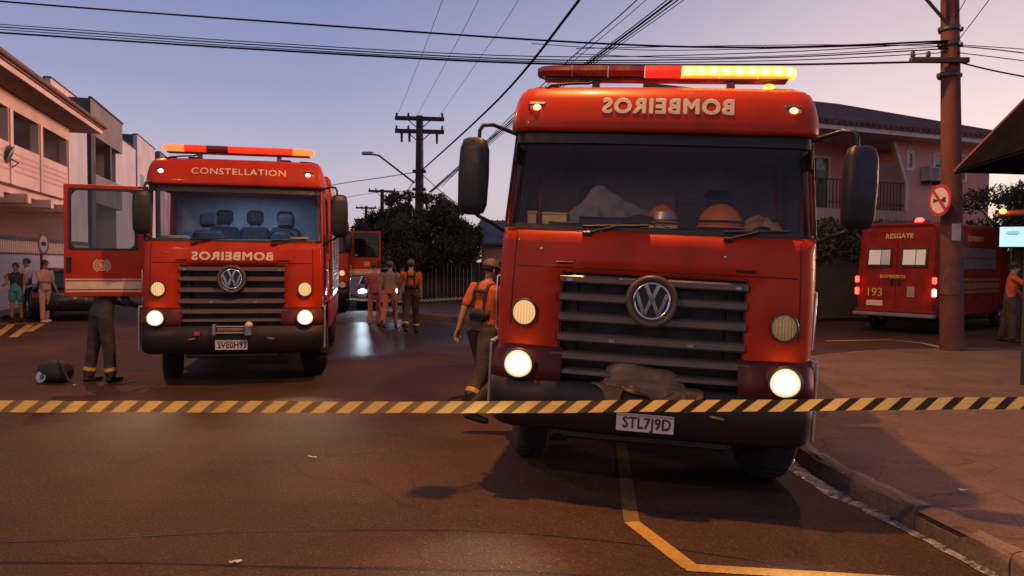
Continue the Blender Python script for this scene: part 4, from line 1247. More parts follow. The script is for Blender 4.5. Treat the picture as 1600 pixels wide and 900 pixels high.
# ================================================================== BUILDINGS
M_PEACH = mat('peach plaster', (0.70, 0.49, 0.39), rough=.9, var=.16, scale=.7, bump=.05, bscale=30)
M_PEACH2 = mat('cream plaster', (0.72, 0.52, 0.43), rough=.9, var=.15, scale=.9)
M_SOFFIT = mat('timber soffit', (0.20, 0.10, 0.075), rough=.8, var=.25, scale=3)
M_TILE = mat('clay roof tile', (0.20, 0.085, 0.065), rough=.85, var=.4, scale=3)
M_WHITEW = mat('white plaster', (0.56, 0.52, 0.52), rough=.9, var=.14, scale=.6)
M_GREYW = mat('grey plaster', (0.22, 0.185, 0.18), rough=.9, var=.16, scale=.6)
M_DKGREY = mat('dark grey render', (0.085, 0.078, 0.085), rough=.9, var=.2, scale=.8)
M_DARKIN = mat('dark room', (0.05, 0.036, 0.032), rough=.9)
M_WINDOW = mat('window pane', (0.03, 0.033, 0.04), rough=.12, var=.2, spec=.7)
M_FRAMEW = mat('white window frame', (0.60, 0.57, 0.56), rough=.6)
M_IRON = mat('iron railing', (0.03, 0.022, 0.02), rough=.6, var=.3)
M_PINKW = mat('pink grey wall', (0.62, 0.35, 0.29), rough=.9, var=.16, scale=.5, bump=.04, bscale=30)
M_PINKW2 = mat('rose wall', (0.62, 0.31, 0.24), rough=.9, var=.16, scale=.5)
M_BALC = mat('balcony plaster', (0.42, 0.32, 0.25), rough=.9, var=.15)

def street_empty(name, v, u, label, cat, group=None):
    return empty(name, Matrix.Translation(S(v, u)) @ S_ROT, label, cat, group)

# --- house with a row of loggia openings, left edge
# local axes: x = v - v0, y = u - u0
h = street_empty('balcony_house', -9, 18, 'peach two storey house with open loggia bays and wide dark eaves', 'house')
U0, U1 = 0.0, 18.6
ops = [(5.2, 8.0), (8.45, 11.15), (11.66, 14.4), (14.9, 18.2)]
# upper wall: piers and beams
mb = MB(); mb.box(-.3, 0, U0, U1, 6.87, 7.42); mb.build('upper_wall', M_PEACH, h)
mb = MB(); mb.box(-.3, 0, U0, U1, 4.30, 5.70); mb.build('parapet', M_PEACH2, h)
edges = [U0] + [q for o in ops for q in o] + [U1]
for a, b in zip(edges[0::2], edges[1::2]):
    mb = MB(); mb.box(-.3, -.004, a, b, 5.70, 6.87); mb.build('pier', M_PEACH2, h)
for z in (4.75, 4.95, 5.15, 5.35):
    for a, b in ops[1:]:
        mb = MB(); mb.box(.002, .02, a + .1, b - .1, z, z + .06); mb.build('parapet_rail', M_PINKW, h)
for a, b in ops:
    mb = MB(); mb.box(.002, .05, b + .06, b + .34, 4.3, 6.87); mb.build('pilaster', M_PEACH2, h)
mb = MB(); mb.box(-5.5, -.3, U0, U1, 4.05, 4.28); mb.build('floor_slab', M_PEACH, h)
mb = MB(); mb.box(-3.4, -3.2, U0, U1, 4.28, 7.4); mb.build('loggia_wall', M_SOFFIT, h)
mb = MB(); mb.box(-5.5, -.3, U1 - .25, U1, 4.28, 7.42); mb.build('end_wall', M_PEACH2, h)
for k in range(7):
    y = 1.4 + k * 2.7
    mb = MB(); mb.box(-4.2, .25, y, y + .35, 3.72, 4.05, .02); mb.build('porch_beam', M_PEACH2, h)
mb = MB(); mb.box(-4.5, -4.2, U0, U1, 0, 4.05); mb.build('ground_floor_wall', M_PEACH2, h)
mb = MB(); mb.box(-5.5, -.2, U1 - .2, U1, 0, 4.05); mb.build('end_wall', M_PEACH, h)
for y in (4, 9.5, 14.5):
    mb = MB(); mb.box(-4.2, -4.16, y, y + 1.0, 0.2, 2.3); mb.build('door', M_DARKIN, h)
# roof: fascia, soffit, tiled slope
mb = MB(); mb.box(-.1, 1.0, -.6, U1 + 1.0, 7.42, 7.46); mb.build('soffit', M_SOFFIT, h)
mb = MB(); mb.box(1.0, 1.06, -.6, U1 + 1.06, 7.40, 7.66); mb.build('fascia', M_PEACH2, h)
mb = MB(); mb.box(-5.6, 1.0, U1 + 1.0, U1 + 1.06, 7.40, 7.66); mb.build('fascia', M_PEACH2, h)
rf = MB(); rf.add([(1.14, -.7, 7.665), (1.14, U1 + 1.14, 7.665), (-3, U1 + 1.14, 8.0), (-3, -.7, 8.0)], [(0, 1, 2, 3)])
roof = rf.build('roof', M_TILE, h); solid(roof, .09, 1)
for k in range(44):
    y = -.6 + k * .455
    mb = MB(); mb.tube([(1.16, y, 7.725), (-2.9, y, 8.06)], .05, 6); mb.build('roof_tile', M_TILE, roof)
mb = MB(); mb.tube([(1.18, -.7, 7.72), (1.18, U1 + 1.2, 7.72)], .085, 8); mb.build('gutter', M_SOFFIT, h)
# satellite dish on the parapet
dish = empty('satellite_dish', Matrix.Translation(P(12, 246, 25.2)), 'grey satellite dish on the parapet of the peach house', 'satellite dish')
Td = Matrix.Rotation(R(-50), 4, 'Z') @ Matrix.Rotation(R(62), 4, 'X')
mb = MB(); mb.lathe([(.001, -.10), (.2, -.085), (.38, -.03), (.46, .02), (.47, .03), (.38, -.015), (.2, -.07), (.001, -.085)], 24, Td); mb.build('reflector', M_STEEL, dish)
mb = MB(); mb.tube([Td @ Vector((0, -.44, 0)), Td @ Vector((0, -.30, .25)), Td @ Vector((0, -.05, .42))], .018, 6); mb.tube([Td @ Vector((0, 0, -.1)), Td @ Vector((0, 0, -.35)), (-.3, .2, -.5)], .03, 6); mb.build('arm', M_DKSTEEL, dish)

# --- garden wall with picket railing in front of that house
gw = street_empty('garden_wall', -8.55, 16, 'white garden wall topped by a dark picket railing behind the bystanders', 'wall')
L = 22
mb = MB(); mb.box(-.15, 0, 0, L, .1, 1.86, .01); mb.build('wall_panel', mat('white garden wall', (.46, .42, .44), rough=.9, var=.16, scale=.7), gw)
mb = MB(); mb.box(-.11, -.04, 0, L, 1.90, 1.95); mb.build('bottom_rail', M_IRON, gw)
mb = MB(); mb.box(-.12, -.03, 0, L, 2.36, 2.50); mb.build('top_rail', M_IRON, gw)
pick = None
for k in range(110):
    y = .1 + k * .2
    if pick is None:
        mb = MB(); mb.box(-.095, -.055, -.035, .035, 1.87, 2.37); pick = mb.build('picket', M_PEACH2, gw, Matrix.Translation((0, y, 0)))
    else:
        o = pick.copy(); C.objects.link(o); o.parent = gw; o.matrix_local = Matrix.Translation((0, y, 0))
mb = MB(); mb.prism([(0.004, 0.1), (0.004, 1.7), (0.006, 1.8), (0.006, .1)], 'y', 0, .01); bpy.data.objects.remove(mb.build('x', M_IRON))
# painted brown gable shape at the left end of the wall
mb = MB(); mb.add([(.006, 4.0, 1.2), (.006, 8.9, 1.2), (.006, 8.3, 1.5), (.006, 7.2, 1.86), (.006, 4.0, 1.86)], [(0, 1, 2, 3, 4)]); mb.build('painted_panel', mat('brown mural', (.30, .14, .08), rough=.9, var=.3, scale=2), gw)

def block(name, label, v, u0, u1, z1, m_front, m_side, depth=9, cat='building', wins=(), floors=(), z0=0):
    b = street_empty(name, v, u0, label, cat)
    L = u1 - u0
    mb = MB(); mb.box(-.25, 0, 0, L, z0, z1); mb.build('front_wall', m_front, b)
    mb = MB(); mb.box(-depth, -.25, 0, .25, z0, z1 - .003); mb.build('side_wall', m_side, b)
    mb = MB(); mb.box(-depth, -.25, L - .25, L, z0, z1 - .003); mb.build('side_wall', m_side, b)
    mb = MB(); mb.box(-depth, -.25, .25, L - .25, z1 - .4, z1 - .2); mb.build('roof', m_side, b)
    mb = MB(); mb.box(-.30, .05, -.05, L + .05, z1, z1 + .06); mb.build('coping', M_DKGREY, b)
    for (a, c, za, zc) in wins:
        w = empty('window', Matrix.Identity(4)); w.parent = b
        mb = MB(); mb.box(.002, .035, a - .06, c + .06, za - .06, zc + .06); mb.build('frame', M_FRAMEW, w)
        mb = MB(); mb.box(.036, .05, a, c, za, zc); mb.build('pane', M_WINDOW, w)
    return b
# pale block right behind the peach house
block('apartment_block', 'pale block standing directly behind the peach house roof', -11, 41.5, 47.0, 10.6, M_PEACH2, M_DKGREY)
# grey block with a box-like top storey and a balcony under it
g = block('apartment_block', 'pale wall strip between peach house and grey boxy building', -9.6, 37.0, 42.2, 8.2, M_WHITEW, M_WHITEW, depth=3)
g = street_empty('balcony_building', -9.5, 42.6, 'dark grey boxy building with an overhanging top storey above a balcony', 'building')
mb = MB(); mb.box(-7, 0, 0, 7.6, 8.15, 9.95, .02); mb.build('top_storey', M_GREYW, g)
mb = MB(); mb.box(-7, -.02, -.02, .0, 8.16, 9.94); mb.build('side_panel', M_DKGREY, g)
mb = MB(); mb.box(-.1, .06, -.06, 7.66, 9.951, 10.03); mb.build('coping', M_DKGREY, g)
mb = MB(); mb.box(-7, -1.5, 0.1, 7.4, 0, 8.15); mb.build('recessed_wall', M_PINKW, g)
mb = MB(); mb.box(-7, 0, 0, .9, 0, 8.15); mb.build('side_wall', M_DKGREY, g)
mb = MB(); mb.box(-1.5, -1.46, 1.2, 3.9, 5.9, 8.0); mb.build('window_shade', mat('pale blind', (.52, .46, .42), rough=.9, var=.1), g)
mb = MB(); mb.box(-.18, 0, .9, 7.4, 4.9, 6.2); mb.build('balcony_wall', M_GREYW, g)
mb = MB(); mb.box(-1.5, 0, .9, 7.4, 4.7, 4.9); mb.build('balcony_slab', M_GREYW, g)
mb = MB(); mb.box(-.35, -.02, 4.4, 4.8, 6.2, 8.15); mb.build('post', M_DKGREY, g)
mb = MB(); mb.box(-1.48, -1.44, 4.9, 7.0, 6.0, 8.0); mb.build('balcony_door', M_DARKIN, g)
for y in (1.2, 3.5):
    mb = MB(); mb.tube([(-3, y, 10), (-3, y, 10.9)], .02, 5); mb.tube([(-3.15, y, 10.7), (-2.85, y, 10.7)], .012, 5); mb.build('antenna', M_IRON, g)
block('apartment_block', 'white tall wall beyond the grey boxy building', -9.9, 50.3, 56.6, 9.3, M_WHITEW, M_WHITEW)
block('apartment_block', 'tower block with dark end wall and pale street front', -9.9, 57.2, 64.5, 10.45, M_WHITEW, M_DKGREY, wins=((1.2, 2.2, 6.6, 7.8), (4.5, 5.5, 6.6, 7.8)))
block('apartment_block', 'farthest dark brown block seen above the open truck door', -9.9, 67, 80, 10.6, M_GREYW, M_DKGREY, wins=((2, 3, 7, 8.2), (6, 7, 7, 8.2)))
block('apartment_block', 'low distant row of houses at the end of the street', -10, 84, 130, 6.5, M_GREYW, M_DKGREY, wins=((3, 4, 4, 5), (9, 10, 4, 5)))

# --- house with tiled roof on the right, across the side street
A = Vector((7.2, 24.55, 0)); Bp = Vector((18.6, 29.0, 0))
HA = math.atan2(Bp.y - A.y, Bp.x - A.x); HL = (Bp - A).length
rh = empty('tiled_house', Matrix.Translation(A) @ Matrix.Rotation(HA, 4, 'Z'), 'two storey rose coloured house with clay tiled roof across the side street', 'house')
def hx(px):   # pixel column -> distance along the facade
    k = (px - 800) / FPX
    # A + t*(c,s): (Ax + t c)/(Ay + t s) = k
    c, s = math.cos(HA), math.sin(HA)
    return (k * A.y - A.x) / (c - k * s)
def hz(px, py):
    t = hx(px); D = A.y + t * math.sin(HA)
    return P(px, py, D).z
xb = hx(1412)
mb = MB(); mb.box(xb, HL, 0, .25, 0, 6.35); wallr = mb.build('front_wall', M_PINKW, rh)
mb = MB(); mb.box(HL - .25, HL, .25, 7, 0, 6.345); mb.build('side_wall', M_PINKW2, rh)
mb = MB(); mb.box(0, xb, 1.7, 1.95, 0, 6.345); mb.build('recessed_wall', M_PINKW2, rh)
mb = MB(); mb.box(-.26, -.01, .0, 9, 0, 6.34); mb.build('side_wall', M_PINKW, rh)
mb = MB(); mb.prism([(-.6, 6.40), (4.5, 8.36), (9.6, 6.40)], 'x', -.25, -.05); mb.build('gable', M_PINKW, rh)
mb = MB(); mb.box(0, HL - .26, 8.7, 8.95, 0, 6.34); mb.build('rear_wall', M_PINKW, rh)
mb = MB(); mb.box(0, xb - .01, .1, 1.7, 3.05, 3.3); mb.build('balcony_slab', M_BALC, rh)
mb = MB(); mb.box(0, xb - .01, 0, .1, 3.0, 3.75); mb.build('balcony_wall', M_BALC, rh)
# slanted white fin between balcony and wall
mb = MB(); mb.prism([(xb - .75, 6.3), (xb - .62, 6.3), (xb + .06, 4.75), (xb + .06, 3.75), (xb - .05, 3.75), (xb - .06, 4.75)], 'y', -.05, -.003); mb.build('fin', M_FRAMEW, rh)
mb = MB(); mb.prism([(xb - .62, 6.3), (xb - .02, 6.3), (xb - .02, 4.9)], 'y', -.0, .2); mb.build('gable_cheek', M_PINKW, rh)
# balcony railing
for z in (3.95, 4.75):
    mb = MB(); mb.box(0, xb - .1, .02, .06, z, z + .04); mb.build('rail', M_IRON, rh)
bar = None
for k in range(int((xb - .1) / .16)):
    M = Matrix.Translation((.1 + k * .16, .04, 0))
    if bar is None: mb = MB(); mb.box(-.012, .012, -.012, .012, 3.75, 4.78); bar = mb.build('baluster', M_IRON, rh, M)
    else:
        o = bar.copy(); C.objects.link(o); o.parent = rh; o.matrix_local = M
# balcony door with white frame
def house_window(x0, x1, z0, z1, y, name='window', cross=True):
    w = empty(name, Matrix.Identity(4)); w.parent = rh
    f = .11
    mb = MB()
    mb.box(x0 - f, x1 + f, y - .05, y - .002, z1, z1 + f); mb.box(x0 - f, x1 + f, y - .05, y - .002, z0 - f, z0)
    mb.box(x0 - f, x0, y - .05, y - .002, z0, z1); mb.box(x1, x1 + f, y - .05, y - .002, z0, z1); mb.build('frame', M_FRAMEW, w)
    mb = MB(); mb.box(x0, x1, y - .012, y - .004, z0, z1); mb.build('pane', M_WINDOW, w)
    if cross:
        mb = MB(); mx = (x0 + x1) / 2; mb.box(mx - .03, mx + .03, y - .04, y - .014, z0, z1); mb.box(x0, mx - .031, y - .035, y - .014, (z0 + z1) / 2, (z0 + z1) / 2 + .05); mb.build('mullion', M_IRON, w)
house_window(hx(1303), hx(1345), 3.3, hz(1320, 237), 1.7, 'balcony_door')
house_window(hx(1413) + .02, hx(1419), hz(1416, 262), hz(1416, 240), 0, cross=False)
house_window(hx(1455), hx(1476), hz(1465, 278), hz(1465, 243), 0)
house_window(hx(1490), hx(1501), hz(1496, 280), hz(1496, 246), 0, cross=False)
# roof
mb = MB(); ez = 6.35
mb.box(-.5, HL + .75, -.9, -.84, ez - .05, ez + .16); mb.build('fascia', M_FRAMEW, rh)
mb = MB(); mb.box(-.5, HL + .69, -.84, 2.0, ez - .004, ez + .03); mb.build('soffit', M_FRAMEW, rh)
rmb = MB()
ry, rz = 4.5, 8.5
rmb.add([(-.6, -1.0, ez + .17), (HL + .85, -1.0, ez + .17), (HL - 3.2, ry, rz), (-.6, ry, rz), (HL + .85, 8, ez + .17), (HL - 3.2, 8, rz)], [(0, 1, 2, 3), (1, 4, 5, 2)])
rroof = rmb.build('roof', M_TILE, rh); solid(rroof, .06, -1)
nt_ = int((HL + 1.4) / .26)
for k in range(nt_):
    x_ = -.5 + k * .26
    t_end = 1.0 if x_ < HL - 3.2 else max(.05, (HL + .85 - x_) / 4.05)
    mb = MB(); mb.tube([(x_, -1.04, ez + .20), (x_, -1.0 + (ry + 1) * t_end, ez + .20 + (rz - ez - .17) * t_end)], .075, 6)
    mb.build('roof_tile', M_TILE, rroof)
rr_ = MB(); rr_.tube([(-.6, ry, rz + .06), (HL - 3.2, ry, rz + .06), (HL + .85, -1.0, ez + .24)], .11, 8); rr_.build('ridge', M_TILE, rroof)
# air conditioner on the wall
ac = empty('air_conditioner', Matrix.Translation(A) @ Matrix.Rotation(HA, 4, 'Z') @ Matrix.Translation((hx(1443), -.02, hz(1443, 284))), 'boxy air conditioner hung beside the window of the rose house', 'air conditioner')
mb = MB(); mb.box(-.32, .32, -.42, 0, 0, .52, .02); mb.build('casing', mat('ac casing', (.42, .36, .34), rough=.6), ac)
mb = MB()
for k in range(7): mb.box(-.27, .12, -.432, -.421, .06 + k * .06, .085 + k * .06)
mb.build('grille', M_DKGREY, ac)
mb = MB(); mb.box(-.3, -.25, -.4, 0, -.12, -.003); mb.box(.25, .3, -.4, 0, -.12, -.003); mb.build('bracket', M_IRON, ac)

# --- wall and dark gate behind the ambulance, hedge on top
fw = empty('street_wall', Matrix.Translation((5.0, 21.9, 0)) @ Matrix.Rotation(R(12), 4, 'Z'), 'dark garden wall with a plank gate behind the ambulance', 'wall')
M_DWALL = mat('dark garden wall', (.07, .058, .05), rough=.9, var=.25, scale=1.2)
mb = MB(); mb.box(3.4, 20, 0, .18, .1, 2.15); mb.build('wall_panel', M_DWALL, fw)
M_PLANK = mat('dark gate plank', (.035, .030, .024), rough=.7, var=.35, scale=4)
for k in range(20):
    x_ = -.6 + k * .2
    mb = MB(); mb.box(x_, x_ + .185, .02, .06 + .01 * (k % 2), .12, 2.2); mb.build('plank', M_PLANK, fw)
mb = MB(); mb.box(-.9, -.62, -.05, .2, 0, 2.35); mb.build('gate_post', M_WHITEW, fw)

def leaf_mesh(name, pts, size, mats, parent=None, M=None, flat=.0, seed=1):
    """many small leaf-shaped quads at the given points"""
    r_ = np.random.default_rng(seed)
    n = len(pts)
    a = r_.normal(size=(n, 3)); a /= np.linalg.norm(a, axis=1)[:, None]
    if flat: a[:, 2] *= flat; a /= np.linalg.norm(a, axis=1)[:, None]
    b = r_.normal(size=(n, 3)); b -= a * (a * b).sum(1)[:, None]; b /= np.linalg.norm(b, axis=1)[:, None]
    s = size * r_.uniform(.6, 1.35, size=(n, 1))
    v0 = pts - a * s; v1 = pts + b * s * .42; v2 = pts + a * s; v3 = pts - b * s * .42
    V = np.stack([v0, v1, v2, v3], 1).reshape(-1, 3)
    me = bpy.data.meshes.new(name)
    me.vertices.add(4 * n); me.vertices.foreach_set('co', V.astype(np.float32).ravel())
    me.loops.add(4 * n); me.loops.foreach_set('vertex_index', np.arange(4 * n, dtype=np.int32))
    me.polygons.add(n); me.polygons.foreach_set('loop_start', np.arange(0, 4 * n, 4, dtype=np.int32))
    me.polygons.foreach_set('loop_total', np.full(n, 4, dtype=np.int32))
    for m in mats: me.materials.append(m)
    me.polygons.foreach_set('material_index', r_.integers(0, len(mats), n).astype(np.int32))
    me.update(calc_edges=True); me.validate()
    o = bpy.data.objects.new(name, me); C.objects.link(o)
    if parent is not None: o.parent = parent
    if M is not None: o.matrix_local = M
    return o
def leaf_mat(name, c):
    m, n, l, b = node_mat(name)
    t = n.new('ShaderNodeTexCoord'); nz = n.new('ShaderNodeTexNoise'); nz.inputs['Scale'].default_value = 1.3; l.new(t.outputs['Object'], nz.inputs['Vector'])
    r = n.new('ShaderNodeValToRGB'); l.new(nz.outputs['Fac'], r.inputs[0])
    c = Vector(c)
    r.color_ramp.elements[0].position = .35; r.color_ramp.elements[0].color = (*(c * .6), 1)
    r.color_ramp.elements[1].position = .65; r.color_ramp.elements[1].color = (*(c * 1.3), 1)
    l.new(r.outputs[0], b.inputs['Base Color']); b.inputs['Roughness'].default_value = .65
    b.inputs['Transmission Weight'].default_value = 0
    return m
L1 = leaf_mat('leaf dark', (.040, .042, .020)); L2 = leaf_mat('leaf mid', (.062, .058, .026)); L3 = leaf_mat('leaf reddish', (.095, .055, .032))
LH = leaf_mat('hedge leaf', (.085, .080, .028)); LH2 = leaf_mat('hedge leaf dark', (.05, .055, .02))
M_BARK = mat('bark', (.07, .05, .038), rough=.9, var=.35, scale=14, bump=.4, bscale=30)

def crown_pts(clumps, n, seed, lift=0.0):
    r_ = np.random.default_rng(seed)
    vol = np.array([c[3] * c[4] * c[5] for c in clumps]) ** .75
    cnt = (vol / vol.sum() * n).astype(int)
    out = []
    for c, k in zip(clumps, cnt):
        d = r_.normal(size=(k, 3)); d /= np.linalg.norm(d, axis=1)[:, None]
        rad = r_.uniform(.35, 1.0, size=(k, 1)) ** .5
        rad *= 1 + .16 * r_.normal(size=(k, 1))
        out.append(np.array(c[:3]) + d * rad * np.array(c[3:6]))
    return np.concatenate(out)

def tree(name, label, base, clumps, n, leaf, mats, trunk_h, tr=.14, seed=3, group=None):
    t = empty(name, Matrix.Translation(base), label, 'tree', group)
    mb = MB()
    mb.tube([(0, 0, -.05), (.03, 0, trunk_h * .5), (0, .04, trunk_h)], [tr * 1.25, tr, tr * .8], 10)
    rr2 = random.Random(seed)
    for c in clumps:
        q = Vector(c[:3]); m_ = Vector((q.x * .45, q.y * .45, trunk_h + (q.z - trunk_h) * .45 + .1 * rr2.uniform(-1, 1)))
        mb.tube([(0, 0, trunk_h * .92), m_, q], [tr * .55, tr * .3, tr * .1], 6)
        for _ in range(3):
            e_ = q + Vector((rr2.uniform(-1, 1) * c[3], rr2.uniform(-1, 1) * c[4], rr2.uniform(-.5, 1) * c[5])) * .75
            mb.tube([m_.lerp(q, .7), e_], [tr * .16, tr * .04], 5)
    mb.build('trunk', M_BARK, t)
    leaf_mesh('crown', crown_pts(clumps, n, seed), leaf, mats, t, None, seed=seed)
    return t
# broad dark tree in the middle distance
tb = Vector((P(654, 450, 29.8).x, 29.8, 0))
cl = []
rr2 = random.Random(11)
for i in range(46):
    a = rr2.uniform(0, 2 * math.pi); q = math.sqrt(rr2.random())
    x_ = 2.15 * q * math.cos(a); y_ = 1.7 * q * math.sin(a)
    z_ = 1.85 + rr2.random() * 2.35 * (1 - .50 * q * q)
    s_ = rr2.uniform(.32, .70)
    cl.append((x_ - .15, y_, z_, s_ * 1.1, s_ * 1.05, s_ * .8))
for i in range(26):
    a = rr2.uniform(0, 2 * math.pi); el_ = rr2.uniform(.05, 1.3)
    cl.append((-.15 + 2.55 * math.cos(a) * math.cos(el_), 1.9 * math.sin(a) * math.cos(el_), 2.3 + 2.15 * math.sin(el_), .26, .26, .22))
tree('street_tree', 'broad dark leafy tree in front of the tall pole beyond the junction', tb, cl, 80000, .062, [L1, L1, L2, L3], 1.5, .17, 3)
# tree at the right, below the canopy
cl = []
for i in range(16):
    cl.append((rr2.uniform(-1.0, 1.6), rr2.uniform(-1, 1), rr2.uniform(2.6, 4.1), rr2.uniform(.35, .6), .5, rr2.uniform(.28, .45)))
tree('garden_tree', 'sparse leafy tree against the pale sky under the dark canopy', P(1588, 450, 21.5) * Vector((1, 1, 0)) if False else Vector((P(1588, 450, 21.5).x, 21.5, 0)), cl, 9000, .062, [L1, L2], 2.2, .12, 5)
# small distant trees along the street
for i, (px, D, hh, lab) in enumerate(((545, 70, 4.6, 'small distant tree behind the left truck mirror'), (590, 62, 5.0, 'distant tree between the far poles and the broad tree'))):
    cl = [(rr2.uniform(-1.6, 1.6), rr2.uniform(-1, 1), rr2.uniform(1.8, hh), .9, .9, .7) for _ in range(10)]
    tree('street_tree', lab, Vector((P(px, 400, D).x, D, 0)), cl, 4000, .14, [L1, L2], 1.6, .14, 20 + i)
# hedge spilling over the wall by the ambulance
hd = empty('hedge', fw.matrix_world.copy(), 'yellowish green hedge along the top of the wall behind the ambulance', 'hedge')
pts = rng.uniform(0, 1, size=(16000, 3))
pts = np.stack([3.0 + pts[:, 0] * 13, -.35 + pts[:, 1] * .9, 1.9 + pts[:, 2] * 1.55], 1)
bump = np.array([noise.noise(Vector((p[0] * 1.1, 0, 0))) * .35 + noise.noise(Vector((p[0] * 3.1, 5, 0))) * .16 for p in pts])
keep = pts[:, 2] < 3.12 + bump
pts = pts[keep & (pts[:, 2] > 1.7 + .4 * rng.random(len(pts)))]
leaf_mesh('foliage', pts, .085, [LH, LH2, LH], hd, seed=9)
mb = MB()
for k in range(14): mb.tube([(3.4 + k * .93, .1, 1.0), (3.5 + k * .93, .05, 2.6)], .03, 5)
mb.build('stems', M_BARK, hd)

# --- plank gate and small house beyond the junction
gt = empty('plank_gate', Matrix.Translation((P(632, 440, 31).x, 31, 0)) @ Matrix.Rotation(R(4), 4, 'Z'), 'dark plank gate between brick posts below the broad tree', 'gate')
M_BRK = mat('brown post', (.16, .085, .06), rough=.9, var=.3, scale=3)
M_PLK2 = mat('brown plank', (.060, .035, .026), rough=.75, var=.4, scale=4)
for k in range(26):
    x_ = .0 + k * .165
    if k in (8, 17): continue
    mb = MB(); mb.box(x_, x_ + .15, 0, .05 + .012 * (k % 2), .1, 1.75); mb.build('plank', M_PLK2, gt)
for x_ in (-.35, 1.33, 2.82, 4.3):
    mb = MB(); mb.box(x_, x_ + .17, -.08, .25, 0, 2.0, .01); mb.build('post', M_BRK, gt)
sh = empty('small_house', Matrix.Translation((-1.4, 33.5, 0)) @ Matrix.Rotation(R(-6), 4, 'Z'), 'low house with a grey tiled roof just left of the nearest fire truck', 'house')
mb = MB(); mb.box(0, 7, 0, 6, 0, 2.55); mb.build('wall', M_PINKW, sh)
mb = MB(); mb.add([(-.5, -.6, 2.5), (7.5, -.6, 2.5), (7.5, 3, 3.7), (-.5, 3, 3.7), (7.5, 6.6, 2.5), (-.5, 6.6, 2.5)], [(0, 1, 2, 3), (3, 2, 4, 5)])
o = mb.build('roof', mat('grey roof', (.16, .13, .13), rough=.8, var=.3, scale=2), sh); solid(o, .1, 1)
mb = MB(); mb.prism([(0, 2.552), (3, 3.5), (6, 2.552)], 'x', .02, 6.98); mb.build('gable', M_PINKW, sh)
for k in range(30):
    mb = MB(); x_ = -.45 + k * .265; mb.tube([(x_, -.66, 2.58), (x_, 3, 3.8)], .06, 5); mb.build('roof_tile', MATS['grey roof'], o)

# ================================================================== POLES AND WIRES
M_POLE = mat('concrete pole', (.125, .047, .037), rough=.85, var=.2, scale=2.5, bump=.1, bscale=40)
M_WOODP = mat('dark timber', (.055, .036, .03), rough=.85, var=.3, scale=5)
M_WIRE = mat('black cable', (.004, .0035, .004), rough=.95, spec=.05)
M_LAMPH = mat('lamp housing', (.30, .29, .29), rough=.5, metal=.4)
PD = 14.75
pb = P(1487, 547, PD); pt_ = P(1480, 0, PD)
pole = empty('utility_pole', Matrix.Translation((pb.x, PD, SIDE_Z)), 'thick concrete utility pole on the corner sidewalk carrying a round sign', 'utility pole', 'utility poles')
mb = MB(); mb.tube([(0, 0, 0), (-.10, 0, 3.3), (-.33, 0, 9.6)], [.22, .19, .145], 18); mb.build('shaft', M_POLE, pole)
cz = P(1470, 99, PD).z - SIDE_Z
mb = MB(); mb.box(-1.10, .03, -.28, -.17, cz - .05, cz + .05, .01); mb.build('crossarm', M_WOODP, pole)
for x_ in (-1.05, -.75):
    mb = MB(); mb.lathe([(.02, 0), (.05, .03), (.03, .07), (.045, .1), (.001, .13)], 10, Matrix.Translation((x_, -.22, cz + .05))); mb.build('insulator', M_IRON, pole)
for z_ in (P(1480, 70, PD).z, P(1480, 46, PD).z, P(1480, 118, PD).z):
    mb = MB(); mb.lathe([(.165, -.05), (.195, -.05), (.195, .05), (.165, .05)], 16, Matrix.Translation((-.22, 0, z_ - SIDE_Z))); mb.box(-.43, -.37, -.06, .06, z_ - SIDE_Z - .04, z_ - SIDE_Z + .04, .01); mb.box(-.04, .03, -.06, .06, z_ - SIDE_Z - .04, z_ - SIDE_Z + .04, .01); mb.build('bracket', M_DKSTEEL, pole)
# lamp arm reaching up over the side street, with a lit sodium lantern out of the picture
az = P(1465, 45, PD).z - SIDE_Z
arm_end = Vector((-3.3, -.9, az + 1.45))
mb = MB(); mb.tube([(-.26, -.1, az), (-1.0, -.3, az + .62), (-2.0, -.55, az + 1.10), arm_end], .032, 8); mb.build('lamp_arm', M_DKSTEEL, pole)
def lantern(parent, end, ang, power, col=(1.0, .43, .11), tilt=0.0):
    Tm = Matrix.Translation(end) @ Matrix.Rotation(ang, 4, 'Z')
    mb = MB(); mb.T = Tm
    mb.box(-.62, .02, -.13, .13, -.02, .10, .04); mb.T = None
    mb.build('lantern', M_LAMPH, parent)
    mb = MB(); mb.T = Tm; mb.box(-.55, -.15, -.10, .10, -.055, -.025, .01); mb.T = None
    mb.build('lantern_glass', glow('sodium lamp', (1.0, .55, .20), 30.0), parent)
    p = Tm @ Vector((-.35, 0, -.09))
    a = light('street_light', 'AREA', p, power, col, parent, shape='DISK', size=.20)
    return a
lantern(pole, arm_end, R(15), 420)
# sticker, bands of wear, round no-horn sign
mb = MB()
k_ = 8; z0, z1 = P(1484, 376, PD).z - SIDE_Z, P(1484, 350, PD).z - SIDE_Z
vs = []
for z_ in (z0, z1):
    for i in range(k_):
        a = R(-118 + 52 * i / (k_ - 1)); vs.append((-.075 + .203 * math.cos(a), .203 * math.sin(a), z_))
mb.add(vs, [(i, i + 1, k_ + i + 1, k_ + i) for i in range(k_ - 1)]); mb.build('sticker', mat('paper notice', (.52, .42, .44), rough=.8), pole)
zb0, zb1 = P(1484, 460, PD).z - SIDE_Z, P(1484, 405, PD).z - SIDE_Z
mb = MB(); mb.lathe([(.214, zb0), (.209, zb1)], 18, Matrix.Translation((-.045, 0, 0))); mb.build('dark_band', mat('dark paint band', (.13, .058, .048), rough=.85, dirt=(.05, .035, .035), scale=5), pole)
sg = P(1468, 313, PD - .26)
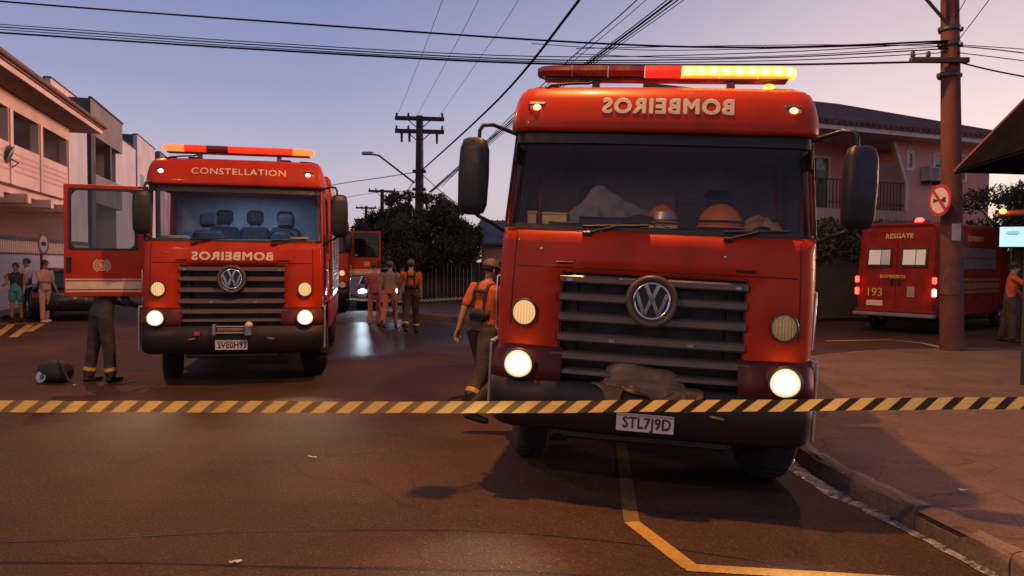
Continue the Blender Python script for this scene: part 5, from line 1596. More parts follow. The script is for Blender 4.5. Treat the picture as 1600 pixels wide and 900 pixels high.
sign = empty('round_sign', Matrix.Translation(sg) @ Matrix.Rotation(R(28), 4, 'Z') @ Matrix.Rotation(R(48), 4, 'Z'), 'round white and red prohibition sign strapped to the thick corner pole', 'traffic sign')
Tq = Matrix.Rotation(R(90), 4, 'X')
rs = .315
sign.matrix_world = Matrix.Translation(sg) @ Matrix.Rotation(R(-82), 4, 'Z')
mb = MB(); mb.lathe([(.001, .0), (rs * .80, .0)], 36, Tq, False); mb.build('face', mat('sign white', (.66, .56, .57), rough=.5, var=.08), sign)
mb = MB(); mb.lathe([(rs * .795, .003), (rs, .003), (rs, -.01), (.001, -.01)], 36, Tq, False); M_SIGNR = mat('sign red', (.42, .035, .04), rough=.5, var=.12); mb.build('border', M_SIGNR, sign)
mb = MB(); mb.T = Tq @ Matrix.Rotation(R(-48), 4, 'Z'); mb.box(-rs * .82, rs * .82, -.034, .034, .003, .007); mb.T = None; mb.build('slash', M_SIGNR, sign)
# black horn symbol
mb = MB(); mb.T = Tq; mb.prism([(-.17, -.05), (-.17, .05), (-.11, .022), (.08, .018), (.10, .05), (.17, .05), (.17, -.05), (.10, -.05), (.08, -.018), (-.11, -.022)], 'z', .001, .0025); mb.T = None; mb.build('symbol', M_IRON, sign)
mb = MB(); mb.box(-.02, .02, .01, .16, -.1, .1); mb.build('clamp', M_DKSTEEL, sign)

# middle pole with two crossarms and a street lamp
def far_pole(px, top_y, D, label, arms, lamp=False, wid=.16, lean=0.0, hw=1.35):
    b = P(px, 410, D); top = P(px, top_y, D).z
    e = empty('utility_pole', Matrix.Translation((b.x, D, 0)), label, 'utility pole', 'utility poles')
    mb = MB(); mb.tube([(lean, 0, 0), (0, 0, top)], [wid * 1.25, wid * .8], 10); mb.build('shaft', M_WOODP, e)
    for yy_ in arms:
        z_ = P(px, yy_, D).z
        mb = MB(); mb.T = Matrix.Rotation(R(6), 4, 'Z'); mb.box(-hw, hw, -.16, -.05, z_ - .10, z_ + .10, .01); mb.T = None; mb.build('crossarm', M_WOODP, e)
        for x_ in (-hw * .93, -hw * .45, hw * .93):
            mb = MB(); mb.lathe([(.02, 0), (.07, .05), (.04, .1), (.06, .16), (.001, .22)], 8, Matrix.Translation((x_, -.1, z_ + .08))); mb.build('insulator', M_WOODP, e)
        for s in (-1, 1):
            mb = MB(); mb.tube([(s * hw * .45, -.1, z_ - .08), (0, -.1, z_ - .55)], .025, 5); mb.build('brace', M_WOODP, e)
    return e, b, top
e, b_, top_ = far_pole(655, 181, 36, 'tall dark pole with two crossarms rising behind the broad tree', (186, 206), wid=.21, lean=.0, hw=1.18)
for x_, ln in ((-.85, .42), (-.48, .42), (.85, .5)):
    mb = MB(); z_ = P(650, 209, 36).z; mb.tube([(x_, -.1, z_), (x_, -.1, z_ - ln)], [.07, .05], 6); mb.build('hanging_fuse', M_IRON, e)
for yy_ in (268, 296):
    z_ = P(655, yy_, 36).z; mb = MB(); mb.box(-.32, .32, -.2, .1, z_ - .07, z_ + .07, .02); mb.build('bracket', M_IRON, e)
p0 = P(648, 286, 36) - Vector((b_.x, 36, 0)); p1 = P(592, 243, 35.6) - Vector((b_.x, 36, 0)); p2 = P(577, 240, 35.6) - Vector((b_.x, 36, 0))
mb = MB(); mb.tube([p0, p0.lerp(p1, .5), p1, p2], .045, 6); mb.build('lamp_arm', M_DKSTEEL, e)
mb = MB(); mb.T = Matrix.Translation(p2); mb.box(-.35, .2, -.12, .12, -.07, .08, .03); mb.T = None; mb.build('lantern', M_LAMPH, e)
far_pole(597, 296, 66, 'second pole of the row left of the broad tree', (299,), wid=.2, hw=1.2)
far_pole(572, 322, 88, 'third smaller pole of the row down the street', (325,), wid=.2, hw=1.2)
far_pole(566, 341, 112, 'farthest smallest pole of the row down the street', (343,), wid=.2, hw=1.2)

def wire(pix, r, label, group, name='power_cable'):
    pts = catmull([tuple(P(*q)) for q in pix], 7)
    mb = MB(); mb.tube(pts, r, 5, cap=True)
    o = mb.build(name, M_WIRE, recalc=False); tag(o, label, 'cable', group); return o
wire([(-260, -22, 17), (0, 2, 16.5), (370, 30, 16), (900, 66, 15.2), (1200, 74, 14.9), (1481, 64, 14.6)], .020, 'topmost single cable crossing the sky from the upper left corner', 'cables across the sky')
BUN = ('uppermost cable of the sagging bundle crossing the whole sky', 'second cable from the top in the sagging bundle across the sky', 'third cable from the top in the sagging bundle across the sky',
       'lowest and thickest cable of the sagging bundle, ending at the crossarm', 'short slack cable above the lit light bar, uppermost of three', 'short slack cable above the lit light bar, lowest of three', 'short slack cable above the lit light bar, between its two neighbours')
for k, (q, r) in enumerate(((([(-260, 22, 17), (0, 38, 16.5), (400, 66, 16), (830, 88, 15.2), (1200, 82, 14.9), (1481, 66, 14.6)]), .010),
              ([(-260, 26, 17), (0, 42, 16.5), (400, 70, 16), (830, 93, 15.2), (1200, 90, 14.9), (1481, 76, 14.6)], .013),
              ([(-260, 30, 17), (0, 46, 16.5), (400, 74, 16), (830, 96, 15.2), (1200, 95, 14.9), (1481, 82, 14.6)], .010),
              ([(-260, 33, 17), (0, 51, 16.5), (400, 77, 16), (830, 99, 15.2), (1200, 101, 14.9), (1432, 97, 14.5)], .021),
              ([(830, 68, 15.2), (1000, 78, 15.1), (1200, 76, 14.9), (1481, 68, 14.6)], .008),
              ([(900, 84, 15.2), (1060, 90, 15.1), (1250, 86, 14.9), (1481, 72, 14.6)], .008),
              ([(900, 76, 15.2), (1100, 72, 15.1), (1300, 70, 14.9), (1481, 72, 14.6)], .008))):
    wire(q, r, BUN[k], 'bundle of cables across the sky')
RIGHT = ('second cable from the top running off right of the corner pole', 'third cable from the top running off right of the corner pole', 'lowest thick cable running off right of the corner pole', 'uppermost thin cable running off right of the corner pole')
for k, (q, r) in enumerate((([(1494, 72, 14.6), (1560, 78, 14.4), (1700, 96, 14)], .011), ([(1494, 82, 14.6), (1560, 90, 14.4), (1700, 108, 14)], .009),
             ([(1494, 96, 14.6), (1560, 112, 14.4), (1700, 138, 14)], .016), ([(1494, 70, 14.6), (1560, 74, 14.4), (1700, 84, 14)], .008))):
    wire(q, r, RIGHT[k], 'cables right of the corner pole')
for k, (q, r) in enumerate((([(1492, 28, 14.6), (1512, -6, 14), (1540, -60, 13)], .008), ([(1498, 62, 14.6), (1548, -4, 13.5), (1600, -80, 12.5)], .008))):
    wire(q, r, ('short steep cable rising close beside the corner pole', 'longer steep cable rising away from the corner pole')[k], 'steep cables at the corner pole')
wire([(657, 268, 36), (780, 154, 24), (905, 0, 16.3), (1010, -150, 12.5)], .034, 'thick diagonal cable from the tall far pole up to the top edge', 'diagonal cables')
for k, (dx_, r) in enumerate(((0, .026), (9, .016), (-8, .014), (18, .010))):
    wire([(672 + dx_ * .2, 300, 38), (800 + dx_ * .5, 190, 26), (925 + dx_ * .6, 94, 20), (1050 + dx_, 0, 16.5), (1180 + dx_ * 2, -110, 13.5)], r, ('thickest cable of the diagonal bundle above the nearest truck roof', 'second cable just right of the thickest in the diagonal bundle', 'leftmost cable of the diagonal bundle above the nearest truck', 'rightmost thinnest cable of the diagonal bundle above the nearest truck')[k], 'diagonal cable bundle')
for k, (dx_, r) in enumerate(((0, .014), (14, .009))):
    wire([(690, 292, 38), (840 + dx_ * .5, 140, 22), (995 + dx_, 0, 16.5), (1100 + dx_, -110, 13.5)], r, ('thin slack cable well left of the diagonal bundle', 'thinnest slack cable, between its thicker twin and the diagonal bundle')[k], 'slack diagonal cables')
for k, (a_, b2) in enumerate((((622, 178), (693, -4)), ((652, 180), (749, -4)), ((686, 182), (812, -4)))):
    wire([(a_[0], a_[1], 36), ((a_[0] + b2[0]) / 2, (a_[1] + b2[1]) / 2 + 3, 24), (b2[0], b2[1], 17.5), (b2[0] + 40, b2[1] - 110, 13.5)], .007, ('faint line from the left end of the far crossarm', 'faint line from the middle of the far crossarm', 'faint line from the right end of the far crossarm')[k], 'faint lines from the far crossarm')
for k, q in enumerate(([(655, 268, 36), (600, 277, 38), (515, 290, 42), (430, 310, 48)], [(597, 300, 66), (560, 305, 60), (500, 318, 50)], [(655, 296, 36), (610, 300, 50), (597, 300, 66)],
          [(655, 268, 36), (690, 300, 33), (730, 330, 31)], [(655, 272, 36), (635, 300, 34), (622, 318, 33)])):
    wire(q, .02, ('cable from the tall far pole sagging away to the left', 'cable from the second far pole to the left', 'cable joining the tall far pole to the second one', 'cable dropping from the tall far pole to the right', 'short cable dropping steeply left of the tall far pole')[k], 'cables fanning from the far pole')
# ================================================================== PEOPLE
M_SKIN = mat('skin tan', (.42, .22, .14), rough=.6, var=.1)
M_SKIN2 = mat('skin brown', (.26, .13, .085), rough=.6, var=.1)
M_HAIR = mat('dark hair', (.02, .014, .012), rough=.6, var=.3, scale=40)
M_ORANGE = mat('orange shirt', (.50, .10, .028), rough=.85, var=.25, scale=9, bump=.7, bscale=13)
M_BUNK = mat('dark bunker cloth', (.048, .036, .026), rough=.85, var=.35, scale=7, bump=.8, bscale=11)
M_STRAP = mat('black strap', (.02, .017, .016), rough=.7)
M_BAND = mat('yellow reflective band', (.62, .36, .05), rough=.4, var=.15)
M_BOOT = mat('black boot', (.014, .012, .012), rough=.5)
M_GREYS = mat('grey shirt', (.26, .20, .18), rough=.9, var=.15, bump=.7, bscale=13)
M_PINKT = mat('faded red trousers', (.38, .14, .10), rough=.9, var=.15, bump=.7, bscale=13)
M_PINKU = mat('faded red overall', (.40, .12, .11), rough=.9, var=.15, bump=.7, bscale=13)
M_CAP = mat('olive cap', (.12, .085, .05), rough=.8)
M_WHITES = mat('white shirt', (.55, .50, .50), rough=.9, var=.1)
M_TURQ = mat('turquoise shorts', (.04, .22, .27), rough=.85, var=.15)
M_DKTOP = mat('dark top', (.025, .02, .022), rough=.85)
M_BEIGE = mat('beige outfit', (.42, .25, .18), rough=.9, var=.15)
M_NAVY = mat('dark jeans', (.05, .05, .07), rough=.9)
M_WHITE = mat('white shoe', (.6, .58, .56), rough=.7)

def rot(axis, deg): return Matrix.Rotation(R(deg), 3, axis)

def person(label, loc, rz, height=1.75, lean=0, roll=0, legs=((8, 5, 4), (-8, 12, 4)), arms=((10, 8, 15), (-8, 8, 15)), head=(0, 5), top=M_ORANGE, bottom=M_BUNK, shoes=M_BOOT,
           skin=M_SKIN, sleeve='short', trousers='long', bands=False, straps=False, cap=None, hair=True, bulk=1.0, group=None, vox=.010, long_hair=False, zoff=0.0):
    """one continuous body; faces -y, z up; legs/arms: (forward swing, bend, outward) for x<0 side then x>0 side"""
    k = height / 1.75
    segs = []           # (p0, p1, r0, r1, tag, flatten)
    def seg(a, b, ra, rb, t): segs.append((Vector(a), Vector(b), ra, rb, t))
    pel = Vector((0, 0, .93))
    Rt = rot('X', lean) @ rot('Y', roll)
    # forward is -y: swing forward about X by +angle moves a down-vector towards -y
    def T(p): return pel + Rt @ (Vector(p) - pel)
    # torso
    tors = [(.90, .158, .115, 0), (.98, .165, .118, 0), (1.08, .150, .108, 0), (1.20, .158, .112, -.005), (1.32, .180, .118, -.005), (1.40, .178, .105, 0), (1.455, .115, .080, .005), (1.49, .062, .060, .008)]
    nS = 16
    tv = []; tf = []
    for (z, rx, ry, dy) in tors:
        for i in range(nS):
            a = 2 * math.pi * i / nS
            ca, sa = math.cos(a), math.sin(a)
            tv.append(T((rx * bulk * math.copysign(abs(ca) ** .85, ca), dy + ry * bulk * math.copysign(abs(sa) ** .85, sa), z)))
    for j in range(len(tors) - 1):
        for i in range(nS): tf.append((j * nS + i, j * nS + (i + 1) % nS, (j + 1) * nS + (i + 1) % nS, (j + 1) * nS + i))
    tf.append(tuple(range(nS))[::-1]); tf.append(tuple(range((len(tors) - 1) * nS, len(tors) * nS)))
    mb = MB(); mb.add(tv, tf)
    seg(T((0, 0, .88)), T((0, 0, 1.02)), .15, .15, 'bottom'); seg(T((-.08, 0, 1.06)), T((-.10, 0, 1.38)), .10, .12, 'top'); seg(T((.08, 0, 1.06)), T((.10, 0, 1.38)), .10, .12, 'top')
    parts = []
    def capsule(a, b, ra, rb, n=12):
        a = Vector(a); b = Vector(b); d = (b - a)
        L = d.length; d.normalize()
        u = d.orthogonal().normalized(); v = d.cross(u)
        rings = []
        for t in (-1, -.8, -.4): rings.append((a + d * ra * t * .95, ra * math.sqrt(max(0.0004, 1 - t * t))))
        for t in (0, .33, .66, 1): rings.append((a + d * L * t, ra + (rb - ra) * t))
        for t in (.4, .8, 1): rings.append((b + d * rb * t * .95, rb * math.sqrt(max(0.0004, 1 - t * t))))
        vs = []; fs = []
        for c, r_ in rings:
            for i in range(n):
                q = 2 * math.pi * i / n; vs.append(c + (u * math.cos(q) + v * math.sin(q)) * r_)
        m_ = len(rings)
        for j in range(m_ - 1):
            for i in range(n): fs.append((j * n + i, j * n + (i + 1) % n, (j + 1) * n + (i + 1) % n, (j + 1) * n + i))
        fs.append(tuple(range(n))[::-1]); fs.append(tuple(range((m_ - 1) * n, m_ * n)))
        mb.add(vs, fs)
    def limb(a, b, ra, rb, t): capsule(a, b, ra, rb); seg(a, b, ra, rb, t)
    # legs
    feet = []
    wide = 1.22 if bottom is M_BUNK else 1.0
    for side, (sw, bend, outw) in zip((-1, 1), legs):
        hip = Vector((side * .092, 0, .90))
        d1 = rot('Y', -side * outw) @ (rot('X', -sw) @ Vector((0, 0, -1)))
        knee = hip + d1 * .43
        d2 = rot('Y', -side * outw * .6) @ (rot('X', -(sw - bend)) @ Vector((0, 0, -1)))
        ank = knee + d2 * .42
        t1 = 'bottom'; t2 = {'long': 'bottom', 'shorts': 'skin'}[trousers]
        r1 = (.088, .066) if trousers == 'long' else (.092, .062)
        if trousers == 'shorts':
            mid = hip.lerp(knee, .55); limb(hip, mid, .10, .098, 'bottom'); limb(mid, knee, .066, .056, 'skin'); limb(knee, ank, .056, .038, 'skin')
        else:
            limb(hip, knee, .094 * wide, .072 * wide, 'bottom'); limb(knee, ank + d2 * -.04, .070 * wide, .062 * wide, 'bottom')
            if bands:
                seg(knee.lerp(ank, .68), knee.lerp(ank, .80), .080 * wide, .080 * wide, 'band'); capsule(knee.lerp(ank, .70), knee.lerp(ank, .80), .072 * wide, .072 * wide)
        fd = rot('Z', -side * 8) @ Vector((0, -1, 0))
        pt = -12 if d2.y > .2 else 0
        toe = ank + fd * .17 + Vector((0, 0, -.045 - (.05 if d2.y > .25 else 0)))
        heel = ank + Vector((0, .035, -.04))
        limb(heel, toe, .042, .036, 'shoes'); limb(ank + Vector((0, 0, .07)), ank, .055 if bands else .045, .045, 'shoes' if shoes is M_BOOT else ('skin' if trousers == 'shorts' else 'bottom'))
        feet.append(min(heel.z, toe.z) - .04)
    # arms
    for side, (sw, outw, bend) in zip((-1, 1), arms):
        sh = T((side * .195 * bulk, .0, 1.405))
        d1 = Rt @ (rot('Y', -side * outw) @ (rot('X', -sw) @ Vector((0, 0, -1))))
        el_ = sh + d1 * .285
        d2 = Rt @ (rot('Y', -side * outw * .7) @ (rot('X', -(sw + bend)) @ Vector((0, 0, -1))))
        wr = el_ + d2 * .25
        if sleeve == 'short':
            limb(sh, sh.lerp(el_, .75), .066, .060, 'top'); limb(sh.lerp(el_, .6), el_, .048, .042, 'skin'); limb(el_, wr, .042, .029, 'skin')
        elif sleeve == 'none':
            limb(sh, el_, .050, .040, 'skin'); limb(el_, wr, .040, .028, 'skin')
        else:
            limb(sh, el_, .066, .054, 'top'); limb(el_, wr, .052, .040, 'top')
        # hand: palm, four curled fingers and a thumb at the side of the palm
        fwd = Rt @ Vector((0, -1, 0)); fwd = (fwd - d2 * fwd.dot(d2)).normalized(); lat = d2.cross(fwd).normalized()
        palm = wr + d2 * .085
        for q in (-.024, -.008, .008, .024): limb(wr + d2 * .02 + fwd * q * .7, palm + fwd * q, .016, .014, 'skin')
        inw = Rt @ Vector((-side, 0, 0)); inw = (inw - d2 * inw.dot(d2)).normalized()
        for q, L_ in zip((.030, .010, -.010, -.030), (.070, .080, .074, .058)):
            k1 = palm + fwd * q + d2 * L_ * .5 + inw * .010; k2 = k1 + d2 * L_ * .42 + inw * .026
            limb(palm + fwd * q, k1, .0095, .009, 'skin'); limb(k1, k2, .009, .008, 'skin')
        th0 = wr + d2 * .035 + fwd * .03; th1 = th0 + d2 * .035 + fwd * .028 + inw * .008; th2 = th1 + d2 * .032 + fwd * .006 + inw * .010
        limb(th0, th1, .011, .010, 'skin'); limb(th1, th2, .010, .008, 'skin')
    # neck and head
    hy, hp = head
    Rh = Rt @ rot('Z', hy) @ rot('X', hp)
    nb = T((0, .005, 1.46)); hc = T((0, -.008, 1.625))
    limb(nb, T((0, -.0, 1.56)), .056, .054, 'skin')
    def Hh(p): return hc + Rh @ Vector(p)
    def ell(c, r, t):
        M3 = Matrix.Translation(hc) @ Rh.to_4x4() @ Matrix.Translation(c)
        mb2 = MB(); mb2.ball((0, 0, 0), r, 16, 12)
        mb.add([M3 @ Vector(p) for p in mb2.v], mb2.f)
        segs.append((M3 @ Vector((0, 0, 0)), M3 @ Vector((0, 0, .001)), min(r), min(r), t))
    ell((0, .012, .030), (.076, .096, .092), 'skin'); ell((0, -.022, -.045), (.056, .068, .075), 'skin')
    ell((0, -.098, -.008), (.013, .020, .022), 'skin'); ell((0, -.088, .014), (.009, .014, .025), 'skin')          # nose
    ell((0, -.083, -.060), (.024, .010, .009), 'lip'); ell((0, -.072, -.100), (.022, .018, .016), 'skin')            # mouth, chin
    for s in (-1, 1):
        ell((s * .077, .018, -.002), (.010, .020, .030), 'skin')
        ell((s * .031, -.084, .016), (.014, .008, .008), 'eye'); ell((s * .032, -.086, .034), (.020, .010, .006), 'brow')
    zmin = min(feet)
    me = bpy.data.meshes.new('person'); me.from_pydata(mb.v, [], mb.f)
    bm = bmesh.new(); bm.from_mesh(me); bmesh.ops.recalc_face_normals(bm, faces=bm.faces); bm.to_mesh(me); bm.free()
    tmp = bpy.data.objects.new('tmp', me); C.objects.link(tmp)
    rm = tmp.modifiers.new('remesh', 'REMESH'); rm.mode = 'VOXEL'; rm.voxel_size = vox; rm.use_smooth_shade = True
    smm = tmp.modifiers.new('smooth', 'SMOOTH'); smm.factor = .5; smm.iterations = 2
    dg = bpy.context.evaluated_depsgraph_get()
    out = bpy.data.meshes.new_from_object(tmp.evaluated_get(dg)); bpy.data.objects.remove(tmp); bpy.data.meshes.remove(me)
    # which cloth or skin each face belongs to: the nearest limb piece
    npol = len(out.polygons)
    cen = np.zeros(npol * 3); out.polygons.foreach_get('center', cen); cen = cen.reshape(-1, 3)
    tags = ['top', 'bottom', 'skin', 'shoes', 'band', 'eye', 'lip', 'brow']
    best = np.full(npol, 1e9); idx = np.zeros(npol, int)
    for (a, b, ra, rb, t) in segs:
        a_ = np.array(a); d_ = np.array(b) - a_; L2 = max(1e-9, (d_ * d_).sum())
        tt = np.clip(((cen - a_) @ d_) / L2, 0, 1)
        dist = np.linalg.norm(cen - (a_ + tt[:, None] * d_), axis=1) - (ra + (rb - ra) * tt)
        if t == 'eye': dist = np.where(dist < .006, -.06, 1e8)
        if t == 'brow': dist = np.where(dist < .006, -.05, 1e8)
        if t == 'lip': dist = np.where(dist < .006, -.05, 1e8)
        if t == 'band': dist = np.where((tt > 0) & (tt < 1) & (dist < .05), -.07, 1e8)
        m_ = dist < best
        best[m_] = dist[m_]; idx[m_] = tags.index(t)
    M_LIP = mat('lip', (.30, .11, .09), rough=.5); M_EYE = mat('eye', (.03, .02, .02), rough=.2)
    out.materials.clear()
    for m in (top, bottom, skin, shoes, M_BAND, M_EYE, M_LIP, M_HAIR): out.materials.append(m)
    out.polygons.foreach_set('material_index', idx.astype(np.int32))
    out.polygons.foreach_set('use_smooth', np.ones(npol, bool))
    out.transform(Matrix.Scale(k, 4) @ Matrix.Translation((0, 0, -zmin)))
    out.update(); out.name = 'body'
    root = empty('person', Matrix.Translation(Vector(loc) + Vector((0, 0, zoff))) @ Matrix.Rotation(rz, 4, 'Z'), label, 'person', group)
    o = bpy.data.objects.new('body', out); C.objects.link(o); o.parent = root
    K = Matrix.Scale(k, 4) @ Matrix.Translation((0, 0, -zmin))
    # hair or cap as a shell over the skull
    def shell_cap(rx, ry, rz_, zlow, ylow, m, name, brim=False):
        mb3 = MB(); n_, m_ = 20, 8; vs = []; fs = []
        for j in range(m_ + 1):
            for i in range(n_):
                a = 2 * math.pi * i / n_
                front = -math.sin(a)              # +1 at the face side
                lowz = zlow + (ylow - zlow) * max(0, front) ** .7
                t = (math.pi / 2) * (1 - j / m_)
                z_ = lowz + (1 - lowz) * math.sin(t)
                q = math.sqrt(max(0, 1 - min(1, z_) ** 2)) if j < m_ else math.sqrt(max(0, 1 - lowz ** 2))
                z2 = math.sin(t) * (1 - lowz) + lowz
                vs.append((rx * q * math.cos(a), ry * q * math.sin(a), rz_ * z2))
        for j in range(m_):
            for i in range(n_): fs.append((j * n_ + i, j * n_ + (i + 1) % n_, (j + 1) * n_ + (i + 1) % n_, (j + 1) * n_ + i))
        Mh = K @ Matrix.Translation(hc) @ Rh.to_4x4() @ Matrix.Translation((0, .014, .030))
        mb3.add([Mh @ Vector(p) for p in vs], fs, True)
        if brim:
            bv = []
            for i in range(9):
                a = R(200 + 140 * i / 8)
                bv.append((rx * .98 * math.cos(a), ry * .98 * math.sin(a), rz_ * ylow + .0)); bv.append((rx * .9 * math.cos(a), ry * .98 * math.sin(a) - .075, rz_ * ylow - .018))
            mb3.add([Mh @ Vector(p) for p in bv], [(2 * i, 2 * i + 1, 2 * i + 3, 2 * i + 2) for i in range(8)], True)
        o3 = mb3.build(name, m, root); solid(o3, .008, 1)
        return o3
    if cap is not None:
        shell_cap(.084, .106, .104, .0, .22, cap, 'cap', True)
        shell_cap(.080, .101, .098, -.55, .35, M_HAIR, 'hair')
    elif hair:
        shell_cap(.083, .104, .102, -.95 if long_hair else -.5, .38, M_HAIR, 'hair')
    if straps:
        # bib: braces over the shoulders joined by a back panel
        def surf(x, z, back=True, off=.012):
            row = None
            for (z0, rx0, ry0, dy0), (z1, rx1, ry1, dy1) in zip(tors, tors[1:]):
                if z0 <= z <= z1:
                    f = (z - z0) / (z1 - z0); rx = rx0 + (rx1 - rx0) * f; ry = ry0 + (ry1 - ry0) * f; row = (rx, ry)
            rx, ry = row or (tors[-2][1], tors[-2][2])
            q = min(.98, abs(x) / (rx * bulk)) ; y = ry * bulk * (1 - q ** 2.35) ** (1 / 2.35)
            return K @ T((x, (y + off) * (1 if back else -1), z))
        def band(path, w, name):
            mb4 = MB(); vs = []
            for i, p in enumerate(path):
                t = (path[min(i + 1, len(path) - 1)][0] - path[max(0, i - 1)][0])
                p_, side_ = p
                d_ = t.normalized(); sv = side_ - d_ * side_.dot(d_); sv.normalize()
                vs += [p_ - sv * w, p_ + sv * w]
            mb4.add(vs, [(2 * i, 2 * i + 1, 2 * i + 3, 2 * i + 2) for i in range(len(path) - 1)], True)
            o4 = mb4.build(name, M_STRAP, root); solid(o4, .007, 1)
        X_ = (Rt @ Vector((1, 0, 0))).normalized(); Z_ = (Rt @ Vector((0, 0, 1))).normalized()
        for s in (-1, 1):
            path = [(surf(s * .085, z), X_) for z in np.linspace(1.02, 1.44, 8)]
            path += [(K @ T((s * .088, .05, 1.468)), X_), (K @ T((s * .088, -.03, 1.470)), X_), (K @ T((s * .088, -.085, 1.45)), X_)]
            path += [(surf(s * .085, z, False), X_) for z in np.linspace(1.40, 1.02, 7)]
            band(path, .021, 'brace')
        band([(surf(x, 1.36, True, .016), Z_) for x in np.linspace(-.105, .105, 9)], .024, 'brace_bar')
        band([(surf(x, 1.10, True, .016), Z_) for x in np.linspace(-.150, .150, 11)], .055, 'waist_panel')
    return root

def gp(px, py, z=0.0):
    g_ = ground_px(px, py, z); return (g_.x, g_.y, z)

# firefighter walking past the nearest truck (seen from behind)
person('firefighter in orange shirt and dark braces walking beside the nearest truck', (-.36, 8.9, 0), R(180 - 38), 1.80, lean=8, roll=-4,
       legs=((-20, 16, 6), (22, 8, 4)), arms=((16, 12, 12), (-14, 10, 10)), head=(-10, 6), bands=True, straps=True, cap=M_CAP, vox=.007, bulk=1.08)
# someone stepping up to that truck's door, all but one leg hidden by it
person('dark clothed leg and boot of someone standing hidden beside the nearest truck', (.10, 7.35, 0), R(88), 1.72, lean=18, legs=((22, 6, 4), (-34, 10, 6)), arms=((60, 8, 30), (50, 8, 40)),
       top=M_DKTOP, bottom=M_BUNK, sleeve='long', cap=M_CAP, vox=.010)
# three seen from behind, walking away on the wet road
person('person in orange shirt with dark braces and yellow trouser bands walking away', gp(642, 520), R(180 + 6), 1.78, legs=((16, 10, 3), (-16, 18, 3)), arms=((-4, 6, 12), (10, 16, 10)), bands=True, straps=True, cap=M_CAP, head=(0, 0))
person('person in a grey shirt and faded red trousers walking away', gp(609, 513), R(180 - 4), 1.74, legs=((14, 6, 3), (-14, 16, 3)), arms=((8, 6, 12), (-8, 6, 12)), top=M_GREYS, bottom=M_PINKT, cap=M_CAP)
person('person in a faded red overall standing left of the grey shirted one', gp(585, 510), R(180 + 10), 1.68, legs=((6, 4, 3), (-6, 8, 3)), arms=((14, 6, 50), (10, 6, 60)), top=M_PINKU, bottom=M_PINKU, sleeve='long', head=(20, 15))
# firefighter behind the open door of the left truck
person('firefighter in dark bunker gear standing behind the open truck door', (-5.82, 10.45, 0), R(150), 1.72, lean=14, legs=((5, 4, 5), (-5, 4, 5)), arms=((40, 10, 40), (46, 10, 40)), top=M_BUNK, bottom=M_BUNK, sleeve='long', bands=True, bulk=1.12, cap=M_CAP)
# bystanders at the left
person('bystander in a dark top and turquoise shorts', gp(26, 504), R(20), 1.60, legs=((2, 2, 2), (-2, 4, 2)), arms=((20, 8, 60), (10, 6, 20)), top=M_DKTOP, bottom=M_TURQ, trousers='shorts', sleeve='none', skin=M_SKIN2, shoes=M_BOOT, long_hair=True)
person('bystander in a white shirt behind the one in turquoise shorts', gp(43, 498), R(-25), 1.72, legs=((4, 2, 2), (-3, 4, 2)), arms=((30, 8, 70), (10, 6, 30)), top=M_WHITES, bottom=M_NAVY, skin=M_SKIN2)
person('bystander in a beige outfit and white shoes beside the round sign post', gp(71, 504), R(70), 1.68, legs=((4, 2, 2), (-4, 4, 2)), arms=((20, 6, 70), (6, 6, 20)), top=M_BEIGE, bottom=M_BEIGE, shoes=M_WHITE, skin=M_SKIN2, long_hair=True)
# by the ambulance
person('firefighter in an orange jacket at the front of the ambulance', (11.05, 16.4, SIDE_Z), R(60), 1.76, lean=6, legs=((6, 4, 4), (-6, 6, 4)), arms=((62, 12, 20), (20, 10, 30)), sleeve='long', cap=M_HAIR, head=(10, 5))

